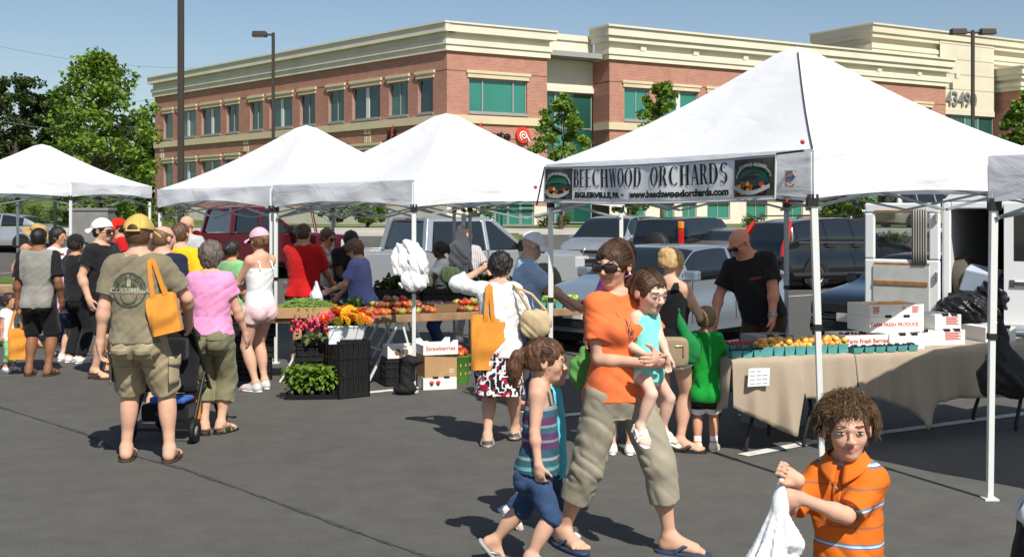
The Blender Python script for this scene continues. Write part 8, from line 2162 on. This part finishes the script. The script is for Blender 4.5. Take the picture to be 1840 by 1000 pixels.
# toddler on her hip
hipw = at(1163, Yo-.05, 0); hipw.z = .60
f = Fig('person', 'toddler girl in a mint top carried on the hip of the woman in orange', hipw, 42, .97, sex='k', hf=.245, res=.0048, sk='pale', head=(18, -4, -8), lean=(-4, 2), hl=Q(1205, 655, Yo-.22), el=(.6, .5, -.4), hr=Q(1165, 640, Yo-.18), er=(-.4, .6, -.5), fr=Q(1150, 765, Yo-.20), fl=Q(1190, 770, Yo+.05), kr=(-.3, -1, .2), kl=(.6, -.8, .2), ftr=-20, fpr=25, fpl=20, curl=(.5, .5), hdl=(.1, -.1, -1))
f.body(); f.eyes(squint=1.5, gaze=(0, -.03), brow='brown'); f.tank(MINT, -.30, top=.97, sw=0, loose=.012, flare=.02); f.pants(WHITE, .24, r0=1.1, r1=1.25, wr=.003, top=.0)
k = MB();
k.tube([f.O+f.T@np.array([.105*.97*math.cos(a), .096*.97*math.sin(a)-.002, .012*math.sin(a*2)+.02]) for a in np.linspace(0, 6.283, 24)], .008, 5, cap=False); k.build('belt', C('teal_belt', (.02, .30, .24)), f.root)
f.sandals(mat('sandal_white', (.78, .77, .74), .5), False, None, .011)
f.hair(HBR, .04, line=.36, nape=-.45, amp=.03, f=30, parts=[(-.25, .92, .25, .26), (-.55, 1.2, .0, .24, 1), (-.75, 1.3, -.45, .20, 1), (-.78, 1.25, -.85, .10, 1)]); f.sweep(HBR, 200, .07, .012)
tod = f
# ---- girl with the ponytail and the child behind her
Yg = 6.12
f = fig('girl in a striped halter top and denim shorts with a brown ponytail, walking right', 966, Yg, 80, 1.205, sex='k', hf=.190, res=.0046, sk='light', lean=(3, 0), head=(2, 0, 6), hr=Q(968, 872, Yg-.16), er=(-.3, .7, -.2), hl=(.15, .05, .48), fr=Q(952, 1000, Yg-.10)+Vector((0, 0, 0)), fl=Q(888, 970, Yg+.12), kl=(0, -1, -.1), kr=(0, -1, 0), fpl=48, ftl=0, ftr=4, hdr=(.12, -.08, -1), curl=(.5, .55))
f.body(); f.eyes(brow='brown', squint=.2)
STR = bpy.data.materials.new('cloth_striped_halter'); STR.use_nodes = True; t = STR.node_tree; b = t.nodes['Principled BSDF']; tc = N(t, 'ShaderNodeTexCoord'); sx_ = N(t, 'ShaderNodeSeparateXYZ'); t.links.new(tc.outputs['Object'], sx_.inputs[0]); b.inputs['Roughness'].default_value = .9
mr = N(t, 'ShaderNodeMapRange'); mr.inputs[1].default_value = .50; mr.inputs[2].default_value = .98; t.links.new(sx_.outputs['Z'], mr.inputs[0])
cr = N(t, 'ShaderNodeValToRGB'); cr.color_ramp.interpolation = 'CONSTANT'; t.links.new(mr.outputs[0], cr.inputs[0]); t.links.new(cr.outputs[0], b.inputs[0])
bands = [(.0, (.02, .07, .10)), (.06, (.10, .30, .32)), (.10, (.03, .10, .13)), (.17, (.25, .30, .30)), (.20, (.02, .08, .12)), (.29, (.09, .03, .10)), (.36, (.20, .22, .24)), (.39, (.09, .03, .10)), (.46, (.03, .12, .16)), (.52, (.22, .26, .28)), (.55, (.09, .03, .10)), (.63, (.03, .10, .13)), (.70, (.25, .26, .27)), (.74, (.10, .14, .18)), (.84, (.20, .21, .22))]
for i, (p_, c_) in enumerate(bands):
 el_ = cr.color_ramp.elements[i] if i < 2 else cr.color_ramp.elements.new(p_)
 el_.position = p_; el_.color = (*c_, 1)
f.tank(STR, -.045, top=.80, sw=0, wr=.004, flare=.05, loose=.006)
k = MB();
for sd in (1, -1): k.tube([f.O+f.T@np.array([sd*.055, -.062, f.tl*.78]), f.O+f.T@np.array([sd*.062, -.045, f.tl*.95]), f.nb+f.T@np.array([sd*.04, .005, .018]), f.nb+f.T@np.array([0, .045, .02])], .006, 6)
k.build('halter_strap', C('strap_teal', (.03, .08, .09)), f.root)
f.pants(DENIM, 1.06, r0=1.12, r1=1.32, wr=.006, name='denim_shorts', t=.009, top=.02)
f.sandals(mat('sandal_silver', (.42, .42, .44), .35, .5, .6), True, mat('sole_grey', (.35, .36, .35), .6))
HGB = hairmat('hair_warm_brown', (.075, .034, .016))
f.hair(HGB, .05, line=.34, nape=-.42, amp=.05, f=34, parts=[(0, .98, .25, .28), (0, 1.25, .05, .34, 1), (-.02, 1.40, -.40, .36, 1), (.02, 1.38, -.85, .30, 1), (0, 1.28, -1.2, .16, 1)])
def curl(i, r):
 a0 = r.uniform(0, 6.28); rr = r.uniform(.15, .40); ph = r.uniform(0, 6.28); l = r.uniform(.9, 1.45); q = []
 for t_ in np.linspace(0, 1, 9):
  z = .22-l*1.05*t_; y = 1.12+.32*math.sin(min(1, t_*1.6)*1.57)-.10*t_; w_ = rr*math.sin(min(1, t_*2.2)*1.57)*(1-.45*t_)
  q.append((w_*math.cos(a0)+.06*math.cos(ph+t_*17), y+w_*math.sin(a0)+.06*math.sin(ph+t_*17), z))
 return q
f.strands(HGB, 230, curl, r=.026, parent=f.hair_o)
k = MB(); k.tube([f.hp(.24*math.cos(a), 1.02, .18+.22*math.sin(a)) for a in np.linspace(0, 6.28, 14)], .05*f.R, 6, cap=False); k.build('hair_tie', C('tie_teal', (.05, .3, .3)), f.hair_o)
f.sweep(HGB, 260, .075, .012)
f = fig('child in a cyan top and jeans mostly hidden behind the girl with the ponytail', 990, 6.75, 80, 1.06, sex='k', hf=.19, res=.006, fr=Q(1003, 975, 6.75), fl=Q(878, 960, 6.9), fpl=45); f.body(face=False); f.shirt(C('cyan', (.10, .55, .66)), .6, -.35, flare=.02); f.pants(DENIM, 1.95, r1=1.4, name='jeans'); f.sneakers(SNKG, sock=C('sock_blue', (.06, .14, .30))); f.hair(HAIR['brown'])
# ---- people at the fruit table
f = fig('woman with curly brown hair and a purple top behind the woman in orange', 1122, 9.5, 172, 1.62, sex='f', wd=1.05, res=.009, hl=(.20, -.10, .50)); f.body(face=False); f.shirt(PURP, .6); f.pants(DENIM, 1.3, name='trousers'); f.sneakers(SNKW); f.hair(hairmat('hair_auburn', (.075, .025, .015)), .16, nape=-1.0, amp=.13, f=24, parts=[(0, .55, -.3, .58), (0, .6, -.75, .48, 1), (.25, .5, -.7, .4), (-.25, .5, -.7, .4)])
g = SDF((-.2, -.15, -.34), (.2, .15, .06), .009); g.ell((0, 0, -.17), (.12, .06, .15)); g.cap((0, 0, -.08), (0, 0, .02), .05, .02, .05); g.wrinkle(.012, (12, 12, 8), 3); o = sdf_obj(g, 'shopping_bag', fabric('bag_leaf_green', (.09, .25, .06))); o.location = Q(1048, 632, 9.4); tag(o, 'light green cloth bag showing left of the woman in orange', 'bag')
f = fig('child with light brown hair between the purple top and the carried toddler', 1116, 9.0, 175, 1.30, sex='k', hf=.165, res=.009); f.body(face=False); f.shirt(C('cream_tee', (.55, .5, .42)), .5); f.pants(DENIM, .9); f.sneakers(SNKW); f.hair(HAIR['light'])
Yb = gy(812)
f = fig('blonde woman in a black sleeveless top and white shorts with her hair pinned up', 1204, Yb, 148, 1.585, sex='f', res=.0075, head=(6, 0, -25), hr=(-.12, -.19, .58), er=(-.7, .6, -.6), hl=(.13, -.05, .50), fl=(.05, .03, .050), fr=(-.03, -.05, .050), ftr=-70, sk='light')
f.body(); f.tank(BLKT, -.02, top=.93, sw=.02, strap=.55); f.pants(WHITE, .30, r0=1.1, r1=1.35, wr=.004); f.sandals(BLKP, True, RUB, .010); f.hair(HAIR['blonde'], .10, nape=-.35, amp=.07, parts=[(0, .72, .55, .48), (0, .85, .1, .35)])
g = SDF((-.2, -.1, -.16), (.2, .1, .16), .008); g.ell((0, 0, 0), (.135, .05, .115), None, 0, boxy=5); o = sdf_obj(g, 'handbag', mat('purse_taupe', (.28, .21, .13), .55, .3, 0, .1, 8)); o.location = Q(1205, 632, Yb-.24); tag(o, 'taupe handbag with a gold buckle at the hip of the blonde woman', 'bag'); k = MB(); k.tube([(.03, -.055, .05), (.09, -.055, .05), (.09, -.055, -.03)], .006, 6); k.build('buckle', mat('gold', (.7, .5, .2), .25, .5, 1), o)
g = SDF((-.3, -.2, -.42), (.3, .2, .3), .010); g.ell((.0, 0, -.15), (.10, .07, .11)); g.cap((-.03, 0, -.08), (-.08, 0, .18), .05, .018, .05); g.wrinkle(.014, (9, 9, 7), 5); g.plane((0, 0, 0), (0, 1, 0)) if 0 else None; o = sdf_obj(g, 'shopping_bag', fabric('bag_green', (.012, .19, .05))); o.location = Q(1238, 596, Yb-.12); tag(o, 'dark green cloth bag hanging from the arm of the blonde woman', 'bag')
Ygb = gy(797)
f = fig('boy in a bright green tee and black shorts with white hems by the table', 1268, 9.1, 172, 1.135, sex='k', hf=.178, res=.0075, sk='tan', hr=(-.20, -.17, .46), er=(-.5, .5, -.6), head=(4, 0, -12), fl=(.055, .02, .052), fr=(-.055, -.0, .052)); f.body(face=False); f.shirt(KGRN, .75, -.24, loose=.010, sl_r=1.4, wr=.003, flare=.008)
f.pants(BLACKC, .80, r0=1.25, r1=1.55, wr=.004, mats=[BLACKC, WHITE], mi_fn=lambda c: (c[:, 2] < (f.Hp[1][2]+(f.K[1][2]-f.Hp[1][2])*.66)).astype(int)); f.sneakers(mat('sneaker_cream', (.60, .56, .46), .7, .3, 0, .3, 25), sock=WHITE, sockh=.07, accent=SNKG); f.hair(hairmat('hair_sandy', (.26, .15, .065)), .06)
f = fig('bald vendor in a black tee leaning to one side behind the fruit table', 1372, 10.75, -32, 1.76, sk='red', wd=1.10, res=.0075, lean=(11, -13), head=(16, 0, -28), hr=(-.20, -.17, .50), er=(-.5, .4, -.2), hl=Q(1388, 575, 10.45), el=(1, .25, .1)); f.body(); f.sunglasses(.9); sh = f.shirt(BLACKC, .7, -.1, loose=.014, sl_r=1.5, wr=.005); f.pants(C('brown_trouser', (.055, .035, .02)), 1.0, r1=1.5); f.sneakers(mat('shoe_brown', (.08, .06, .04), .7))
f.print_on(sh, [lambda mb, pj: [mb.add([pj((x, -.01)), pj((x+.010, -.01)), pj((x+.010, .01+.004*(i % 3))), pj((x, .01))], [(0, 1, 2, 3)]) for i, x in enumerate(np.arange(-.05, .05, .014))]], .07, f.tl*.70, False, mats=[mat('print_redbrown', (.30, .05, .03), .8)])
k = MB(); w_ = f.Wr[1]; d_ = unit(f.Wr[1]-f.E[1]); k.tube([w_-d_*.04, w_-d_*.005], f.ar[2]*1.35, 14); o = k.build('watch', mat('watch_steel', (.25, .25, .25), .3, .5, .8), f.root)
# ---- boy in the striped polo
Yc = 4.12
POLO = bpy.data.materials.new('cloth_polo_striped'); POLO.use_nodes = True; t = POLO.node_tree; b = t.nodes['Principled BSDF']; tc = N(t, 'ShaderNodeTexCoord'); sx_ = N(t, 'ShaderNodeSeparateXYZ'); t.links.new(tc.outputs['Object'], sx_.inputs[0]); b.inputs['Roughness'].default_value = .9; b.inputs['Specular IOR Level'].default_value = .15
ab = N(t, 'ShaderNodeMath', operation='ABSOLUTE'); t.links.new(sx_.outputs['X'], ab.inputs[0]); sl_ = N(t, 'ShaderNodeMath', operation='MULTIPLY_ADD'); sl_.inputs[1].default_value = .0; t.links.new(ab.outputs[0], sl_.inputs[0]); t.links.new(sx_.outputs['Z'], sl_.inputs[2])
md = N(t, 'ShaderNodeMath', operation='FRACT'); dv = N(t, 'ShaderNodeMath', operation='DIVIDE'); dv.inputs[1].default_value = .135; t.links.new(sl_.outputs[0], dv.inputs[0]); t.links.new(dv.outputs[0], md.inputs[0])
cr = N(t, 'ShaderNodeValToRGB'); cr.color_ramp.interpolation = 'CONSTANT'; t.links.new(md.outputs[0], cr.inputs[0]); OC = (.66, .155, .018)
for i, (p_, c_) in enumerate([(0, OC), (.20, (.12, .16, .28)), (.235, (.55, .62, .66)), (.275, (.25, .42, .55)), (.30, (.12, .16, .28)), (.325, OC), (.70, (.36, .13, .06)), (.76, OC)]):
 el_ = cr.color_ramp.elements[i] if i < 2 else cr.color_ramp.elements.new(p_); el_.position = p_; el_.color = (*c_, 1)
nz = N(t, 'ShaderNodeTexNoise'); nz.inputs['Scale'].default_value = 420; t.links.new(tc.outputs['Object'], nz.inputs[0]); bp_ = N(t, 'ShaderNodeBump'); bp_.inputs['Strength'].default_value = .3; bp_.inputs['Distance'].default_value = .004; t.links.new(nz.outputs[0], bp_.inputs['Height']); t.links.new(bp_.outputs[0], b.inputs['Normal']); t.links.new(cr.outputs[0], b.inputs[0])
POLOP = C('polo_orange', OC)
f = fig('smiling boy with a mop of curly brown hair and an orange striped polo shirt', 1528, Yc, -32, 1.215, sex='k', hf=.182, res=.0038, sk='light', wd=1.04, head=(2, 0, 24), hr=Q(1434, 862, Yc-.10), er=(-.5, .25, -1), hl=Q(1440, 895, Yc-.13), el=(.75, -.2, -1), hdr=(-.65, -.30, .35), hdl=(-.8, -.35, .05), curl=(1.15, 1.15), lean=(0, -2), shoulder=-.012)
f.body(); f.eyes(squint=.45, brow='brown')
sh = f.shirt(POLO, .88, -.55, loose=.012, sl_r=1.55, wr=.005, t=.014, flare=.012, seed=5); f.pants(C('boy_shorts', (.10, .10, .10)), .9); f.sneakers(SNKW)
h = f.h
col_ = MB(); nb = f.nb; T_ = f.T
for sd in (1, -1):
 def PC(u, v, sd=sd):
  a = math.pi*(.04+.98*u); rr = .046*h*(1+.42*v); x = sd*math.sin(a)*rr*1.08; y = -math.cos(a)*rr*1.0
  front = max(0, 1-u*2.2)
  return Vector(nb+T_@np.array([x+sd*.004, y-.014-.030*v*front, .030*h-.030*h*v-.020*front-.034*v*front+.006*(1-front)]))
 col_.grid(PC, 16, 5)
col_.build('collar', POLOP, sh, solid=.004)
bv = f.surf(sh)
def onchest(x, z, off=.004):
 hit = bv.ray_cast(Vector(f.O+T_@np.array([x, -.5, z])), Vector(T_@np.array([0, 1., 0]))); p = hit[0] if hit[0] is not None else Vector(f.O+T_@np.array([x, -.1, z])); return p+Vector((0, -off, 0))
k = MB(); k.grid(lambda u, v: onchest(-.012+.030*(u-.5), f.tl*(.93-.36*v), .005), 4, 14); k.build('placket', POLOP, sh, solid=.003)
k = MB(); BTN = mat('button', (.7, .66, .6), .3)
for z in (.86, .74, .62): k.ball(onchest(-.012, f.tl*z, .008), (.006, .004, .006), 10, 6)
k.build('button', BTN, sh)
SPL = mat('print_slate_blue', (.16, .20, .28), .9)
def splash(mb, pj):
 rr = random.Random(12)
 for i in range(46):
  a = rr.uniform(0, 6.28); r_ = .055*abs(rr.gauss(0, .55)); x, y = r_*math.cos(a)*.9, r_*math.sin(a)*1.25; l = rr.uniform(.008, .026); w_ = rr.uniform(.0012, .0030); d = (math.cos(a), math.sin(a)*1.3)
  mb.add([pj((x-d[1]*w_, y+d[0]*w_)), pj((x+d[1]*w_, y-d[0]*w_)), pj((x+d[0]*l, y+d[1]*l))], [(0, 1, 2)])
f.print_on(sh, [splash], .058, f.tl*.70, False, .004, mats=[SPL])
HCB = hairmat('hair_curly_brown', (.085, .046, .020)); HCB2 = hairmat('hair_curly_light', (.19, .115, .05))
f.hair(HCB, .06, line=.26, side=-.20, nape=-.50, amp=.12, f=22, parts=[(0, .30, .66, .54), (.34, .25, .38, .40), (-.34, .25, .38, .40), (.46, .40, -.02, .26), (-.46, .40, -.02, .26), (0, .6, .1, .56)], res=.006)
def mop(i, r):
 while True:
  d = Vector((r.gauss(0, 1), r.gauss(0, 1), r.gauss(0, 1))).normalized()
  if d.z < -.5 or (d.y < -.02 and d.z < .14) or (d.y < -.40 and d.z < .36): continue
  break
 c = Vector((d.x*.82, .16+d.y*.94, .28+d.z*.86)); n = d
 fr = d.y < -.1; t1 = Vector((d.x*1.2+r.uniform(-.5, .7), -.3+r.uniform(-.7, .5), (-.1 if fr else -.55)*r.random()-(0 if fr else .1))); t1 = (t1-n*t1.dot(n)).normalized(); t2 = n.cross(t1); ph = r.uniform(0, 6); R_ = r.uniform(.03, .085); q = []; L_ = r.uniform(.3, .65)*(.7 if fr else 1); tw = r.uniform(3.5, 6.5); lf = r.uniform(.03, .15)
 for t_ in np.linspace(0, 1, 10):
  a = ph+t_*tw
  p = c+n*(.02+lf*math.sin(min(1, t_*1.4)*2.2)+R_*math.sin(a)*min(1, t_*3))+t1*(L_*t_)+t2*(R_*math.cos(a)*min(1, t_*3))-Vector((0, 0, (.06 if fr else .20)*t_*t_))
  q.append(tuple(p))
 return q
f.strands(HCB, 1000, mop, r=.0125, name='hair_curls', parent=f.hair_o)
def mop2(i, r): r.random(); return mop(i, r)
f.strands(HCB2, 420, mop2, r=.011, name='hair_highlights', parent=f.hair_o)
def wisp(i, r):
 x = r.uniform(-.5, .1); q = [(x, r.uniform(-.3, .3), 1.05)]; dx, dy = r.uniform(-.5, .1), r.uniform(-.2, .2)
 for t_ in (.3, .6, 1): q.append((x+dx*t_+.05*math.sin(t_*9+i), q[0][1]+dy*t_, 1.05+.34*t_-.22*t_*t_))
 return q
f.strands(HCB, 16, wisp, r=.010, name='hair_wisps', parent=f.hair_o)
boy = f
g = SDF((-.30, -.22, -.62), (.22, .22, .12), .008)
g.cap((0, 0, .045), (-.005, 0, -.03), .010, .020, .02); g.cap((-.005, 0, -.03), (-.05, 0, -.30), .022, .085, .04); g.cap((-.05, 0, -.30), (-.09, 0, -.58), .085, .13, .05); g.cap((.0, -.02, -.05), (.035, -.03, -.16), .012, .03, .02); g.cap((.03, 0, -.2), (.055, -.01, -.26), .02, .03, .03)
idx = np.nonzero(np.abs(g.d) < .06); xx, yy, zz = [g.ax[i][idx[i]] for i in range(3)]; an = np.arctan2(yy, xx+.12*(-zz)); g.d[idx] += (.010*np.sin(an*9+2)*np.clip(-zz*4, 0, 1)+.006*np.sin(an*17+zz*6)*np.clip(-zz*4, 0, 1)).astype(np.float32); g.wrinkle(.0025, (16, 16, 6), 3, .05, .2)
o = sdf_obj(g, 'carrier_bag', PBAG); o.location = (Vector(f.world(f.grip(1)))+Vector(f.world(f.grip(-1))))/2+Vector((-.005, -.02, -.03)); tag(o, 'white carrier bag gripped in both hands by the boy in the striped polo', 'bag')
# ---- person cut by the right edge
f = fig('person in a white top and black trousers cut off by the right picture edge', 1906, 4.9, 70, 1.30, sex='k', hf=.17, res=.009, wd=1.25); f.body(face=False); f.shirt(WHITE, .5); f.skirt(BLACKC, .12, .17, name='skirt'); f.sneakers(BLKP); f.hair(HAIR['brown'])
# ---- stroller
st = empty('stroller', at(318, 9.75), math.radians(174), 'black pushchair with a blue footmuff and orange bag in front of the woman in pink', 'pushchair'); SB = C('stroller_black', (.014, .014, .016))
k = MB(); k.tube([(-.24, .30, .98), (-.24, .12, .70), (-.25, -.30, .12)], .014, 8); k.tube([(.24, .30, .98), (.24, .12, .70), (.25, -.30, .12)], .014, 8); k.tube([(-.24, .30, .98), (.24, .30, .98)], .018, 8); k.tube([(-.25, .30, .10), (-.24, .0, .55)], .014, 8); k.tube([(.25, .30, .10), (.24, .0, .55)], .014, 8); k.tube([(-.25, .3, .1), (.25, .3, .1)], .012, 8); k.build('frame', BLKP, st)
k = MB(); k.grid(lambda u, v: ((u-.5)*.46, .16+.10*math.sin(u*3.14)-.22*v*(1-v), .40+.50*v), 8, 8); k.build('seat_back', SB, st, solid=.03)
k = MB(); k.box((-.23, -.22, .38), (.23, .16, .44)); k.build('seat', SB, st, bevel=.02)
k = MB(); k.grid(lambda u, v: ((u-.5)*.48, .20-.42*v, .78+.20*math.sin(1.2+v*1.6)*math.sin(.3+u*2.5)), 12, 8); k.build('canopy', SB, st, solid=.01)
k = MB(); k.box((-.19, .20, .66), (.19, .31, .84)); pch_ = k.build('pouch', SB, st, bevel=.02); k = MB(); k.box((-.05, .312, .765), (.05, .315, .778)); k.build('label_tab', mat('tab_grey', (.5, .5, .5), .6), pch_)
k = MB(); k.box((-.20, -.1, .16), (.20, .28, .30)); k.build('basket', SB, st, bevel=.03)
k = MB(); k.box((-.20, .10, .32), (.10, .34, .37)); k.build('blue_roll', C('blue_bright', (.04, .12, .42)), st, bevel=.02)
for sx in (-.27, .27):
 for y in (.30, -.32):
  M = Matrix.Translation((sx, y, .10)) @ Matrix.Rotation(math.radians(90), 4, 'Y'); k = MB(); k.lathe([(.05, -.02), (.09, -.02), (.10, -.012), (.10, .012), (.09, .02), (.05, .02)], 20, (0, 0, 0), 0, M, cap=False); w = k.build('wheel', RUB, st); k = MB(); k.lathe([(.002, -.014), (.052, -.014), (.052, .014), (.002, .014)], 16, (0, 0, 0), 0, M); k.build('hub', mat('hub_grey', (.35, .35, .36), .4), w)
tote(at(347, 9.72, .52), .13, .27, .10, .2, 'orange bag hanging low from the pushchair beside the woman in pink', TOTED, strap=.10, straps=1, gap=.04)
late_van_load()
